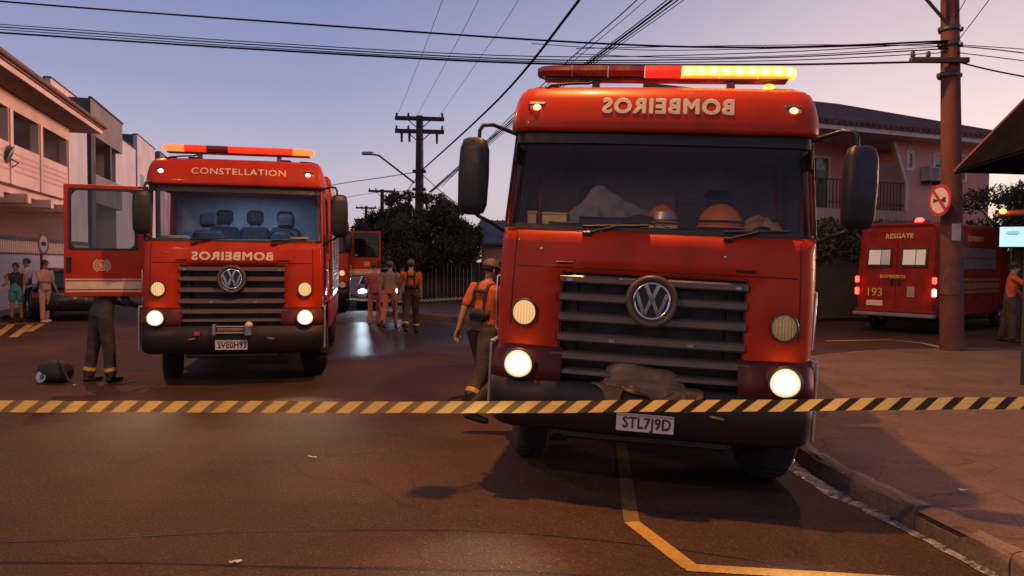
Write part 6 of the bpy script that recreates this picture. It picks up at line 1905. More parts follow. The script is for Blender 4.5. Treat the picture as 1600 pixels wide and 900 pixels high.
# ================================================================== THIRD TRUCK AND CAR BEHIND
M3 = Matrix.Translation((-6.6, 24.4, 0)) @ Matrix.Rotation(R(14), 4, 'Z')
truck3 = fire_truck(M3, 'red fire truck almost hidden behind the left one, only its open door showing', opened=95, open_side=1, bar=[M_BAR_R] * 7, body_len=4.6, headmat=M_FOGDIM, group='fire trucks on the street')
car = empty('parked_car', Matrix.Translation((-4.82, 26.8, 0)) @ Matrix.Rotation(R(9), 4, 'Z'), 'pale car with bright headlights seen below the far open truck door', 'car')
def car_body(root, paint, L=4.2, W=1.70, lit=None):
    secs = [(0, .34, .62, .72), (.12, .28, .74, .80), (.9, .26, .92, .84), (1.35, .26, .96, .85), (1.9, .26, .97, .85), (3.2, .26, .98, .85), (3.9, .28, .94, .83), (4.15, .34, .80, .74)]
    vs = []; fs = []; n_ = 10
    for (y, z0, z1, hw) in secs:
        hw *= W / 1.7
        pts_ = [(-hw * .9, z0), (-hw, z0 + .12), (-hw, z1 - .18), (-hw * .94, z1 - .04), (-hw * .5, z1), (hw * .5, z1), (hw * .94, z1 - .04), (hw, z1 - .18), (hw, z0 + .12), (hw * .9, z0)]
        vs += [(a, y, b) for a, b in pts_]
    for j in range(len(secs) - 1):
        for i in range(n_): fs.append((j * n_ + i, j * n_ + (i + 1) % n_, (j + 1) * n_ + (i + 1) % n_, (j + 1) * n_ + i))
    fs.append(tuple(range(n_))); fs.append(tuple(range((len(secs) - 1) * n_, len(secs) * n_)))
    mb = MB(); mb.add(vs, fs, True); mb.build('body', paint, root)
    # greenhouse
    gs = [(1.15, .95, .72), (1.75, 1.42, .56), (2.7, 1.46, .56), (3.5, 1.36, .54), (4.0, .95, .68)]
    vs = []; fs = []
    for (y, z, hw) in gs: vs += [(-hw, y, z), (hw, y, z)]
    lower = [(-.78, 1.15, .93), (.78, 1.15, .93), (-.80, 1.75, .95), (.80, 1.75, .95), (-.80, 2.7, .96), (.80, 2.7, .96), (-.80, 3.5, .96), (.80, 3.5, .96), (-.76, 4.0, .92), (.76, 4.0, .92)]
    nb_ = len(vs); vs += lower
    roofm = MB(); roofm.add(vs[:10], [(2, 3, 5, 4), (4, 5, 7, 6)], True); o = roofm.build('roof', paint, root); solid(o, .03, 1)
    gl_ = MB(); gl_.add(vs, [(0, 1, 3, 2), (6, 7, 9, 8), (2, 4, nb_ + 4, nb_ + 2), (4, 6, nb_ + 6, nb_ + 4), (3, 5, nb_ + 5, nb_ + 3), (5, 7, nb_ + 7, nb_ + 5), (0, 2, nb_ + 2, nb_), (1, 3, nb_ + 3, nb_ + 1), (6, 8, nb_ + 8, nb_ + 6), (7, 9, nb_ + 9, nb_ + 7)])
    gl_.build('windows', M_WINDOW, root)
    for s in (-1, 1):
        for y in (.85, 3.35): wheel(root, s * .74, y, r=.31, w=.2)
        mb = MB(); mb.ball((s * .60, .05, .66), (.15, .06, .085)); mb.build('headlight', lit or M_LENS, root)
        mb = MB(); mb.box(s * .5, s * .75, 4.10, 4.16, .68, .82, .01); mb.build('tail_light', M_BAR_D, root)
        mb = MB(); mb.box(s * .84, s * .98, 1.45, 1.55, .98, 1.08, .02); mb.build('wing_mirror', paint, root)
    mb = MB(); mb.box(-.45, .45, -.02, .02, .42, .56, .01); mb.build('grille', M_BLACK, root)
    mb = MB(); mb.box(-.2, .2, -.035, -.022, .44, .54); mb.build('number_plate', M_PLATE, root)
car_body(car, mat('pale car paint', (.45, .46, .5), rough=.3, coat=.6), lit=glow('cool headlight', (.66, .88, 1.0), 18.0))
sp = light('headlight_beam', 'SPOT', (-.6, -.1, .66), 90, (.70, .88, 1.0), car, spot_size=R(90), spot_blend=.7, shadow_soft_size=.12)
sp.rotation_euler = Euler((R(90 - 8), 0, R(180)))
car2 = empty('parked_car', Matrix.Translation(gp(122, 490)) @ Matrix.Rotation(R(205), 4, 'Z') @ Matrix.Translation((0, -.6, 0)), 'dark parked car half hidden below the open door of the left truck', 'car')
car_body(car2, mat('black car paint', (.018, .016, .017), rough=.3, coat=.5))

# ================================================================== AMBULANCE
AB = R(50.7)
rc_ = Vector((10.45, 18.2, 0))
back = Vector((math.sin(AB), math.cos(AB), 0)); side_l = Vector((-math.cos(AB), math.sin(AB), 0))
org = rc_ + side_l * 1.0
amb = empty('ambulance', Matrix.Translation(org) @ Matrix.Rotation(-AB, 4, 'Z'), 'red rescue ambulance seen from behind with lit tail lamps and a red beacon', 'ambulance')
# local: x right, y forward (away), rear face at y=0
def vsec(y, hw, zt, zb=.46, rnd=.16):
    pts_ = []
    for (cx_, cz_, a0) in ((hw - rnd, zt - rnd, 0), (-hw + rnd, zt - rnd, 90)):
        for i in range(6):
            a = R(a0 + 18 * i); pts_.append((cx_ + rnd * math.cos(a), cz_ + rnd * math.sin(a)))
    pts_ += [(-hw * 1.02, 1.4), (-hw * 1.02, 1.0), (-hw, zb), (hw, zb), (hw * 1.02, 1.0), (hw * 1.02, 1.4)]
    return [(a, y, b) for a, b in pts_]
secs = [(0.10, .86, 2.60), (.02, .93, 2.40), (0.0, .97, 2.30), (0, .985, 2.25)]
rings = [vsec(.16, .88, 2.72, .5), vsec(.10, .93, 2.80, .48), vsec(.30, .96, 2.86, .46), vsec(4.2, .96, 2.86, .46), vsec(4.7, .95, 2.70, .46), vsec(5.3, .92, 1.55, .46), vsec(5.9, .86, 1.20, .50)]
# rear face leans in towards the roof: shear the first rings
def shear(r): return [(a, y + max(0, b - 1.5) * .14 - .10, b) for a, y, b in r]
rings[0] = shear(rings[0]); rings[1] = shear(rings[1]); rings[2] = [(a, y + max(0, b - 1.5) * .10 - .08, b) for a, y, b in rings[2]]
vs = [p for r in rings for p in r]; n_ = len(rings[0])
fs = [(j * n_ + i, j * n_ + (i + 1) % n_, (j + 1) * n_ + (i + 1) % n_, (j + 1) * n_ + i) for j in range(len(rings) - 1) for i in range(n_)]
fs.append(tuple(range(n_))); fs.append(tuple(range((len(rings) - 1) * n_, len(rings) * n_)))
mb = MB(); mb.add(vs, fs, False); ab = mb.build('body', M_RED_OLD, amb); bevel(ab, .02, 2)
def ry_(z): return .06 + max(0, z - 1.5) * .14 - .018
def rear_box(name, x0, x1, z0, z1, m, t=.012, off=0.0, parent=None, b=0.0):
    mb = MB(); vs = []
    for (x_, z_) in ((x0, z0), (x1, z0), (x1, z1), (x0, z1)): vs.append((x_, ry_(z_) - off, z_))
    for (x_, z_) in ((x0, z0), (x1, z0), (x1, z1), (x0, z1)): vs.append((x_, ry_(z_) - off - t, z_))
    mb.add(vs, [(0, 1, 2, 3), (4, 5, 6, 7), (0, 1, 5, 4), (1, 2, 6, 5), (2, 3, 7, 6), (3, 0, 4, 7)])
    return mb.build(name, m, parent or amb)
M_LITWIN = glow('lit ambulance window', (1.0, .80, .60), .24, base=(.4, .36, .32))
M_DIMWIN = glow('dim ambulance window', (.8, .75, .68), .10, base=(.3, .28, .26))
for x0 in (-.70, .16):
    dr = empty('rear_door', Matrix.Identity(4)); dr.parent = amb
    s0 = -.90 if x0 < 0 else .012
    rear_box('door_panel', s0, s0 + .888, .62, 2.36, M_RED_OLD, .012, .0, dr)
    rear_box('window_seal', x0 - .05, x0 + .59, 1.72, 2.20, M_BLACK, .010, .0125, dr)
    rear_box('window', x0, x0 + .30, 1.77, 2.15, M_LITWIN, .006, .023, dr); rear_box('window', x0 + .32, x0 + .54, 1.77, 2.15, M_DIMWIN if x0 < 0 else M_LITWIN, .006, .023, dr)
    rear_box('handle', -.12 if x0 < 0 else .06, -.05 if x0 < 0 else .13, 1.25, 1.42, M_BLACK, .03, .012, dr)
def on_rear(p): return Vector((p.x, ry_(p.z) - .0145, p.z))
text_part('RESGATE', .17, M_LETTERY, amb, (.02, 0, 2.50), bold=.005, conform=lambda p: Vector((p.x, ry_(p.z) - .006, p.z)))
text_part('BOMBEIROS', .12, M_LETTERY, amb, (-.06, 0, 1.46), bold=.003, conform=on_rear)
text_part('193', .30, M_LETTERY, amb, (-.52, 0, 1.04), bold=.004, conform=on_rear)
rear_box('crest', .30, .48, .95, 1.22, mat('crest grey', (.35, .33, .33), rough=.6, var=.5, scale=30), .003, .0125)
rear_box('number_plate', -.72, -.30, .70, .84, M_LETTER, .006, .0125)
for s in (-1, 1):
    tl = empty('tail_light', Matrix.Identity(4)); tl.parent = amb
    for z0, z1, m in ((1.30, 1.46, M_TAIL), (1.18, 1.285, M_BAR_D), (.98, 1.165, M_TAILB if s > 0 else M_TAIL)):
        mb = MB(); mb.box(s * .915, s * 1.0, -.045, .04, z0, z1, .015); mb.build('lens', m, tl)
mb = MB(); mb.box(-1.0, 1.0, -.16, .04, .44, .54, .02); mb.build('bumper', M_STEEL, amb)
mb = MB(); mb.box(-.98, .98, -.06, .06, .54, .62, .02); mb.build('bumper_top', M_RED_OLD, amb)
for s in (-1, 1):
    for y in (1.05, 4.7): wheel(amb, s * .86, y, r=.36, w=.24)
    mb = MB(); mb.box(s * .986, s * 1.0, 1.1, 1.18, .72, .80, .01); mb.build('side_marker', M_AMBER, amb)
    for z0, z1, m in ((1.02, 1.10, M_LETTERY), (1.14, 1.30, M_CREAM), (1.34, 1.42, M_LETTERY)):
        mb = MB(); mb.box(s * .9805, s * .986, .5, 4.4, z0, z1); mb.build('stripe', mat('amber stripe', (.26, .12, .03), rough=.5, var=.2), amb)
    for z0, z1 in ((1.68, 1.94), (1.97, 2.23)):
        mb = MB(); mb.box(s * .962, s * .978, 1.5, 4.1, z0, z1); mb.build('side_window', mat('side panel grey', (.16, .12, .12), rough=.5, var=.2), amb)
o = text_part('BOMBEIROS', .20, M_LETTERY, amb, (.9665, 2.6, 2.47), xdir=(0, 1, 0), bold=.003)
mb = MB(); mb.lathe([(.11, 0), (.105, .06), (.07, .11), (.001, .125)], 16, Matrix.Translation((.35, .55, 2.86))); mb.build('beacon', glow('red beacon', (1.0, .03, .02), 12.0), amb)
mb = MB(); mb.box(-.6, .6, .5, .9, 2.855, 2.90, .02); mb.build('roof_rack', M_DKSTEEL, amb)
mb = MB(); mb.box(.97, 1.02, 5.1, 5.3, 1.3, 1.55, .02); mb.build('wing_mirror', M_BLACK, amb)
mb = MB(); mb.box(-.8, .8, .2, 5.6, .40, .52); mb.build('chassis', M_BLACK, amb)

# ================================================================== CANOPY, LIT SIGN, ORANGE BEAM (right edge)
cn = empty('canopy', Matrix.Identity(4), 'dark pitched canopy roof jutting in at the right edge', 'canopy')
Aq = P(1494, 268, 12.6); Bq = P(1600, 236, 10.4); Cq = P(1602, 158, 11.6)
far1 = Aq + Vector((5, .8, 0)); apex = Aq + (Cq - Aq) * 2.2; near = Aq + (Bq - Aq) * 2.4
M_CANO = mat('dark canopy sheet', (.008, .005, .004), rough=.95, var=.3, scale=3, spec=.03)
mb = MB(); mb.add([Aq, near, apex], [(0, 1, 2)]); o = mb.build('roof_sheet', M_CANO, cn); solid(o, .03, 1)
mb = MB(); mb.add([Aq, apex, far1], [(0, 1, 2)]); o = mb.build('roof_sheet', M_CANO, cn); solid(o, .03, 1)
mb = MB(); mb.tube([Aq, apex], .055, 6); mb.build('hip_cap', mat('rusty edge', (.17, .07, .05), rough=.7, var=.3), cn)
mb = MB(); mb.tube([Aq + Vector((0, 0, -.02)), near + Vector((0, 0, -.02))], .03, 6); mb.build('gutter', M_CANO, cn)
pp = P(1598, 605, 10.4)
mb = MB(); mb.tube([(pp.x, 10.4, SIDE_Z), (pp.x, 10.4, Bq.z + .02)], .035, 8); mb.box(pp.x - .07, pp.x + .07, 10.33, 10.47, SIDE_Z, SIDE_Z + .02); mb.build('post', mat('green post', (.05, .055, .045), rough=.6), cn)

ls = P(1581, 370, 19.5)
lsg = empty('lit_sign', Matrix.Translation(ls) @ Matrix.Rotation(R(-22), 4, 'Z'), 'glowing pale blue panel at the right edge beyond the ambulance', 'sign')
mb = MB(); mb.box(-.30, .30, -.02, .06, -.28, .28, .01); mb.build('casing', M_BLACK, lsg)
mb = MB(); mb.box(-.28, .28, -.03, -.021, -.26, .26); mb.build('panel', glow('lit panel', (.55, .85, 1.0), 1.0), lsg)
mb = MB()
for k, (a, b) in enumerate(((-.12, .14), (-.15, .17), (-.10, .12))): mb.box(a, b, -.033, -.0305, .12 - k * .035, .135 - k * .035)
mb.build('lettering', mat('panel ink', (.1, .2, .28), rough=.5), lsg)
mb = MB(); mb.tube([(0, .03, -.28), (0, .03, -ls.z + .05)], .03, 6); mb.build('post', M_DKSTEEL, lsg)
bm_a = P(1560, 334, 19); bm_b = P(1660, 331, 18)
obm = empty('orange_gantry', Matrix.Identity(4), 'orange beam with an amber lamp beside the lit pale blue panel', 'gantry')
mb = MB(); d_ = bm_b - bm_a
mb.tube([bm_a, bm_b], .09, 4); mb.build('beam', mat('orange beam', (.45, .10, .03), rough=.5), obm)
mb = MB(); mb.ball(P(1567, 330, 18.8), (.075, .075, .06)); mb.build('lamp', M_AMBER, obm)
mb = MB(); mb.tube([bm_b - d_ * .15, Vector((bm_b.x - d_.x * .15, bm_b.y - d_.y * .15, 0.05))], .06, 6); mb.build('leg', M_DKSTEEL, obm)

# ================================================================== ROUND SIGN ON A THIN POST (left)
sp_ = ground_px(66, 503)
sgn = empty('round_sign', Matrix.Translation(sp_) @ Matrix.Rotation(R(98), 4, 'Z'), 'round sign on a thin post beside the bystander in beige', 'traffic sign')
zc = P(66, 381, sp_.y).z
mb = MB(); mb.tube([(0, 0, 0), (0, 0, zc + .2)], .035, 8); mb.build('post', M_POLE, sgn)
Tq2 = Matrix.Translation((0, -.05, zc)) @ Matrix.Rotation(R(90), 4, 'X')
mb = MB(); mb.lathe([(.001, .012), (.23, .012)], 28, Tq2, False); mb.build('face', MATS['sign white'], sgn)
mb = MB(); mb.lathe([(.228, .014), (.30, .014), (.30, 0), (.001, 0)], 28, Tq2, False); mb.build('border', M_SIGNR, sgn)
mb = MB(); mb.T = Tq2; mb.box(-.13, .13, -.05, .05, .013, .017); mb.T = None; mb.build('symbol', M_IRON, sgn)

# ================================================================== TAPES
def tape_mat(name, yel, blk, period, slope, sheen=.35, tan=None):
    m, n, l, b = node_mat(name)
    t = n.new('ShaderNodeUVMap')
    sp2 = n.new('ShaderNodeSeparateXYZ'); l.new(t.outputs[0], sp2.inputs[0])
    ma = n.new('ShaderNodeMath'); ma.operation = 'MULTIPLY_ADD'; l.new(sp2.outputs[1], ma.inputs[0]); ma.inputs[1].default_value = slope; l.new(sp2.outputs[0], ma.inputs[2])
    fr = n.new('ShaderNodeMath'); fr.operation = 'FRACT'; dv = n.new('ShaderNodeMath'); dv.operation = 'DIVIDE'; l.new(ma.outputs[0], dv.inputs[0]); dv.inputs[1].default_value = period
    l.new(dv.outputs[0], fr.inputs[0])
    r = n.new('ShaderNodeValToRGB'); l.new(fr.outputs[0], r.inputs[0]); r.color_ramp.interpolation = 'LINEAR'
    r.color_ramp.elements[0].position = .40; r.color_ramp.elements[0].color = (*blk, 1)
    r.color_ramp.elements[1].position = .44; r.color_ramp.elements[1].color = (*yel, 1)
    x_ = r.color_ramp.elements.new(.97); x_.color = (*yel, 1); x_ = r.color_ramp.elements.new(1.0); x_.color = (*blk, 1)
    csock = r.outputs[0]
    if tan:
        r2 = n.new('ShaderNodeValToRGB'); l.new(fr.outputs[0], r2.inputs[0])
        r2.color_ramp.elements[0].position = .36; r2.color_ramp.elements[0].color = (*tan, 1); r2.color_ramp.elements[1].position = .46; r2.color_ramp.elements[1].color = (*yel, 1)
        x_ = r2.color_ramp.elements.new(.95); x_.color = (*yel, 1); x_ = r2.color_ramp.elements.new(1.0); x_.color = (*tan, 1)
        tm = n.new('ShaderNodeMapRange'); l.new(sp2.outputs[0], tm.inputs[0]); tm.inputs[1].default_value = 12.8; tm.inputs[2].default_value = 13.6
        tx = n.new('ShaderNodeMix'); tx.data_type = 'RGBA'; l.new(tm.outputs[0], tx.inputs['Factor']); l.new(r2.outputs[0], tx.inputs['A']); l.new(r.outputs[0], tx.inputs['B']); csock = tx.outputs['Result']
    l.new(csock, b.inputs['Base Color']); b.inputs['Roughness'].default_value = sheen
    wz_ = n.new('ShaderNodeTexNoise'); wz_.inputs['Scale'].default_value = 14; wz_.inputs['Detail'].default_value = 5
    mpp = n.new('ShaderNodeMapping'); mpp.inputs['Scale'].default_value = (1, 3, 1); l.new(t.outputs[0], mpp.inputs[0]); l.new(mpp.outputs[0], wz_.inputs['Vector'])
    bpp = n.new('ShaderNodeBump'); bpp.inputs['Strength'].default_value = .7; bpp.inputs['Distance'].default_value = .02; l.new(wz_.outputs['Fac'], bpp.inputs['Height']); l.new(bpp.outputs[0], b.inputs['Normal'])
    # thin film: lets light through
    tr = n.new('ShaderNodeBsdfTranslucent'); l.new(csock, tr.inputs[0])
    mx = n.new('ShaderNodeMixShader'); mx.inputs[0].default_value = .55
    l.new(b.outputs[0], mx.inputs[1]); l.new(tr.outputs[0], mx.inputs[2]); l.new(mx.outputs[0], n['Material Output'].inputs['Surface'])
    return m
def tape(name, label, pts, w, m, tilt=lambda s: 0.0, group=None):
    pts = dense([Vector(p) for p in pts], .04 if w > .05 else .15)
    me = bpy.data.meshes.new(name); vs = []; fs = []; uv = []
    s = 0.0; acc = [0.0]
    for a, b in zip(pts, pts[1:]): acc.append(acc[-1] + (b - a).length)
    for p, s in zip(pts, acc):
        d = Vector((0, 0, 1)); a = tilt(s)
        up = Vector((0, math.sin(a), math.cos(a)))
        wob = .003 * noise.noise(Vector((s * 2.3, 0, 0))) + .006 * noise.noise(Vector((s * .5, 4, 0)))
        p = p + Vector((0, .01 * noise.noise(Vector((s * 1.3, 9, 0))), wob))
        vs += [p - up * w / 2, p + up * w / 2]; uv += [(s, -w / 2), (s, w / 2)]
    fs = [(2 * i, 2 * i + 2, 2 * i + 3, 2 * i + 1) for i in range(len(pts) - 1)]
    me.from_pydata([tuple(v) for v in vs], [], fs)
    ul = me.uv_layers.new(name='UVMap')
    for lp in me.loops: ul.data[lp.index].uv = uv[lp.vertex_index]
    me.materials.append(m); me.polygons.foreach_set('use_smooth', [True] * len(fs)); me.update()
    o = bpy.data.objects.new(name, me); C.objects.link(o); tag(o, label, 'tape', group)
    return o
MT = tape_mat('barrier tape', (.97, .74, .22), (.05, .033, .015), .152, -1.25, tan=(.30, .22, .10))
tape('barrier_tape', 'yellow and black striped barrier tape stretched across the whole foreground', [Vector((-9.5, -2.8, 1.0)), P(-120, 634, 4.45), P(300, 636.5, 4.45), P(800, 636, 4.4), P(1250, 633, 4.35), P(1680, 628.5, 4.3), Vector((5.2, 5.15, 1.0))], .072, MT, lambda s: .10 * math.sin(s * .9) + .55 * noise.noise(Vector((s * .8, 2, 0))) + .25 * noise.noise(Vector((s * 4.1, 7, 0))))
MT2 = tape_mat('barrier tape far', (.70, .55, .30), (.12, .10, .07), .14, -1.2)
tape('barrier_tape', 'pale barrier tape strung across the far road behind the walking people', [P(540, 467, 25), P(630, 471, 24), P(725, 466, 23), P(800, 464, 22)], .075, MT2)
tape('barrier_tape', 'slack pale tape running from the left edge to the thin sign post', [P(-60, 460, 19.5), P(0, 456, 20), P(40, 449, 20.4), P(64, 442, 20.8)], .06, tape_mat('white tape', (.62, .55, .50), (.5, .42, .38), .2, -1))

# ================================================================== LOOSE THINGS
def heap(name, label, cat, M, sx, sy, h, m, seed, ncrease=9, depth=.30, hump=((0, 0, 1, 1),), group=None, width=.10, lump=.10):
    """crumpled cloth: a sheet raised into a heap, with long creases running across it"""
    rr3 = random.Random(seed)
    cre = []
    for _ in range(ncrease):
        a_ = rr3.uniform(0, math.pi); cre.append((math.cos(a_), math.sin(a_), rr3.uniform(-.7, .7), rr3.uniform(.5, 1.3) * width, rr3.choice((-1, 1, 1)) * rr3.uniform(.5, 1), rr3.uniform(-1, 1), rr3.uniform(.4, 1.0)))
    nx_, ny_ = 84, 52; vs = []
    for j in range(ny_):
        for i in range(nx_):
            u = i / (nx_ - 1) * 2 - 1; v = j / (ny_ - 1) * 2 - 1
            e_ = 0
            for (cx_, cy_, w_, a_) in hump: e_ = max(e_, a_ * max(0, 1 - ((u - cx_) ** 2 + ((v - cy_) * .9) ** 2) / w_ ** 2) ** .55)
            f = 0
            for (c_, s_, o_, w_, amp, mid, ln) in cre:
                d = c_ * u + s_ * v - o_ + .12 * noise.noise(Vector((u * 1.5 + o_ * 9, v * 1.5, seed))); t = -s_ * u + c_ * v - mid
                f += amp * math.exp(-abs(d / w_) ** 1.3) * math.exp(-(t / ln) ** 2)
            f += lump / depth * noise.noise(Vector((u * 2.2 + seed, v * 2.2, 3.1)))
            z = h * e_ * (.82 + depth * f * .55)
            vs.append((sx * u * (1 - .12 * e_) + .02 * f * sx, sy * v * (1 - .12 * e_), max(0.002, z)))
    fs = [(j * nx_ + i, j * nx_ + i + 1, (j + 1) * nx_ + i + 1, (j + 1) * nx_ + i) for j in range(ny_ - 1) for i in range(nx_ - 1)
          if max(vs[j * nx_ + i][2], vs[j * nx_ + i + 1][2], vs[(j + 1) * nx_ + i][2], vs[(j + 1) * nx_ + i + 1][2]) > .0021]
    used = sorted({k for f in fs for k in f}); mp = {k: i for i, k in enumerate(used)}
    mb = MB(); mb.add([vs[k] for k in used], [tuple(mp[k] for k in f) for f in fs], True); o = mb.build(name, m, None, M, recalc=False)
    solid(o, .006, 1)
    tag(o, label, cat, group); return o
def draped(name, label, cat, M, w, d, obst, m, seed, slack=1.25, z0=.45, n=(46, 34), steps=230, thick=.006, group=None, floor_y=None):
    """cloth let fall over lumps: position-based, with slack so that it buckles into folds"""
    r_ = np.random.default_rng(seed)
    nx_, ny_ = n
    X, Y = np.meshgrid(np.linspace(-w / 2, w / 2, nx_), np.linspace(-d / 2, d / 2, ny_))
    p = np.stack([X, Y, np.full_like(X, z0)], -1)
    low = np.zeros_like(X)
    for _ in range(10):
        a_, b_, ph = r_.uniform(4, 14), r_.uniform(4, 14), r_.uniform(0, 6.28, 2)
        low += np.sin(a_ * X / w * 3 + ph[0]) * np.sin(b_ * Y / w * 3 + ph[1])
    p[..., 2] += .012 * low; p += r_.normal(scale=.002, size=p.shape)
    rx, ry = w / (nx_ - 1) * slack, d / (ny_ - 1) * slack
    q = p.copy()
    def fix(a, b, rest, k):
        dlt = b - a; L_ = np.linalg.norm(dlt, axis=-1, keepdims=True) + 1e-9
        c = dlt * (1 - rest / L_) * .5 * k
        return c
    for st in range(steps):
        v = (p - q) * .94; q = p.copy(); v[..., 2] -= .0016
        sp_ = np.linalg.norm(v, axis=-1, keepdims=True); v *= np.minimum(1, .03 / (sp_ + 1e-9))
        p = p + v
        for it in range(7):
            for (sa, sb, rest, k) in ((np.s_[:, :-1], np.s_[:, 1:], rx, .9), (np.s_[:-1, :], np.s_[1:, :], ry, .9),
                                      (np.s_[:-1, :-1], np.s_[1:, 1:], math.hypot(rx, ry), .5), (np.s_[1:, :-1], np.s_[:-1, 1:], math.hypot(rx, ry), .5),
                                      (np.s_[:, :-2], np.s_[:, 2:], rx * 2, .07), (np.s_[:-2, :], np.s_[2:, :], ry * 2, .07)):
                c = fix(p[sa], p[sb], rest, k); p[sa] += c * .8; p[sb] -= c * .8
            for (cx_, cy_, cz_, ex, ey, ez) in obst:
                e_ = (p - np.array((cx_, cy_, cz_))) / np.array((ex, ey, ez)); L_ = np.linalg.norm(e_, axis=-1, keepdims=True)
                inside = L_ < 1
                tgt = np.array((cx_, cy_, cz_)) + e_ / (L_ + 1e-9) * np.array((ex, ey, ez))
                p = np.where(inside, tgt, p); q = np.where(inside, q * .2 + p * .8, q)
            if floor_y is None: under = p[..., 2] < .004
            else: under = (p[..., 2] < .004) & (p[..., 1] > floor_y)
            p[..., 2] = np.where(under, .004, p[..., 2]); q = np.where(under[..., None], q * .3 + p * .7, q)
    mb = MB(); mb.add([tuple(a_) for a_ in p.reshape(-1, 3)], [(j * nx_ + i, j * nx_ + i + 1, (j + 1) * nx_ + i + 1, (j + 1) * nx_ + i) for j in range(ny_ - 1) for i in range(nx_ - 1)], True)
    o = mb.build(name, m, None, M, recalc=False)
    solid(o, thick, 1); sb_ = o.modifiers.new('sub', 'SUBSURF'); sb_.levels = 1; sb_.render_levels = 1
    return tag(o, label, cat, group)
M_JACK = mat('grey jacket cloth', (.26, .22, .20), rough=.9, var=.22, scale=11, bump=1.0, bscale=9)
draped('folded_jackets', 'crumpled grey jackets heaped on the dashboard of the nearest truck', 'clothes', M1 @ Matrix.Translation((-.40, .44, zmap(2.02) + LIFT1)), .78, .40, ((-.06, .03, .16, .10, .10, .17), (.05, -.02, .10, .11, .10, .16), (.20, .03, .06, .09, .09, .13), (.30, -.03, .02, .10, .08, .12), (-.20, -.02, .05, .10, .09, .10), (-.30, .03, .0, .08, .08, .09), (-.08, -.08, .04, .05, .05, .10), (.14, -.09, .03, .05, .05, .09)), M_JACK, 33, 1.30, .5, (56, 36), 260, .010)
heap('folded_jackets', 'dark gear lying behind the windscreen under the grey jackets', 'clothes', M1 @ Matrix.Translation((-.10, .30, zmap(2.015) + LIFT1)), .40, .12, .09, M_BUNK, 8, 9, .5)
heap('gloves', 'yellow and red gloves on the dashboard right of the orange helmets', 'gloves', M1 @ Matrix.Translation((.80, .34, zmap(2.015) + LIFT1)), .17, .10, .12, mat('glove leather', (.42, .24, .06), rough=.8, var=.5, scale=14), 5, 9, .6)
M_TARP = mat('canvas tarp', (.17, .105, .040), rough=.5, var=.4, scale=9, bump=.9, bscale=8)
draped('canvas_tarp', 'brown canvas cover bunched on the bumper of the nearest truck', 'tarp', M1 @ Matrix.Translation((-.03, -.035, zmap(.80) + LIFT1)), .62, .30, ((-.12, .05, .04, .17, .085, .17), (.12, .045, .02, .17, .08, .12), (.0, -.03, .0, .3, .05, .05)), M_TARP, 21, 1.42, .34, (58, 34), floor_y=-.085)
def helmet(label, M, m, sc_=1.0, group=None, visor=False):
    e = empty('helmet', M, label, 'helmet', group)
    n_ = 24; vs = []; fs = []
    m_ = 9
    for j in range(m_ + 1):
        t = math.pi / 2 * j / m_
        for i in range(n_):
            a = 2 * math.pi * i / n_
            q = math.sin(t)
            ridge = 1 + .045 * math.exp(-((math.cos(a)) / .16) ** 2) * math.cos(t) ** .5
            vs.append((sc_ * .115 * q * math.cos(a), sc_ * .140 * q * math.sin(a), sc_ * (.135 * math.cos(t) * ridge + .02)))
    for j in range(m_):
        for i in range(n_): fs.append((j * n_ + i, j * n_ + (i + 1) % n_, (j + 1) * n_ + (i + 1) % n_, (j + 1) * n_ + i))
    mb = MB(); mb.add(vs, fs, True); o = mb.build('shell', m, e); solid(o, .006, 1)
    vs = []; fs = []
    for i in range(n_):
        a = 2 * math.pi * i / n_; ext = 1.10 + .16 * max(0, -math.sin(a))
        vs += [(sc_ * .113 * math.cos(a), sc_ * .138 * math.sin(a), sc_ * .022), (sc_ * .113 * ext * math.cos(a), sc_ * .138 * ext * math.sin(a), sc_ * .004)]
    fs = [(2 * i, 2 * i + 1, (2 * i + 3) % (2 * n_), (2 * i + 2) % (2 * n_)) for i in range(n_)]
    mb = MB(); mb.add(vs, fs, True); o = mb.build('brim', m, e); solid(o, .006, 1)
    mb = MB(); mb.tube([(sc_ * .119 * math.cos(a), sc_ * .145 * math.sin(a), sc_ * .045) for a in np.linspace(0, 2 * math.pi, 25)], sc_ * .009, 6, cap=False); mb.build('band', M_STRAP, e)
    if visor:
        mb = MB(); vs = []
        for z_, q in ((.03, 1.13), (.09, 1.04)):
            for i in range(9):
                a = R(210 + 15 * i); vs.append((sc_ * .118 * q * math.cos(a), sc_ * .143 * q * math.sin(a), sc_ * z_))
        mb.add(vs, [(i, i + 1, 10 + i, 9 + i) for i in range(8)], True); mb.build('visor', M_STEEL, e)
    return e
M_HELM = mat('orange helmet', (.80, .20, .03), rough=.4, var=.2, scale=12, coat=.3)
helmet('small orange helmet with dark visor beside the jackets on the dashboard', M1 @ Matrix.Translation((.05, .36, zmap(2.05) + LIFT1)) @ Matrix.Rotation(R(25), 4, 'Z'), M_HELM, .98, 'helmets on the dashboard', True)
helmet('larger plain orange helmet in the middle of the dashboard', M1 @ Matrix.Translation((.50, .36, zmap(2.03) + LIFT1)) @ Matrix.Rotation(R(80), 4, 'Z'), M_HELM, 1.20, 'helmets on the dashboard')
M_YELB = mat('yellow box', (.80, .60, .18), rough=.6, var=.25, scale=14)
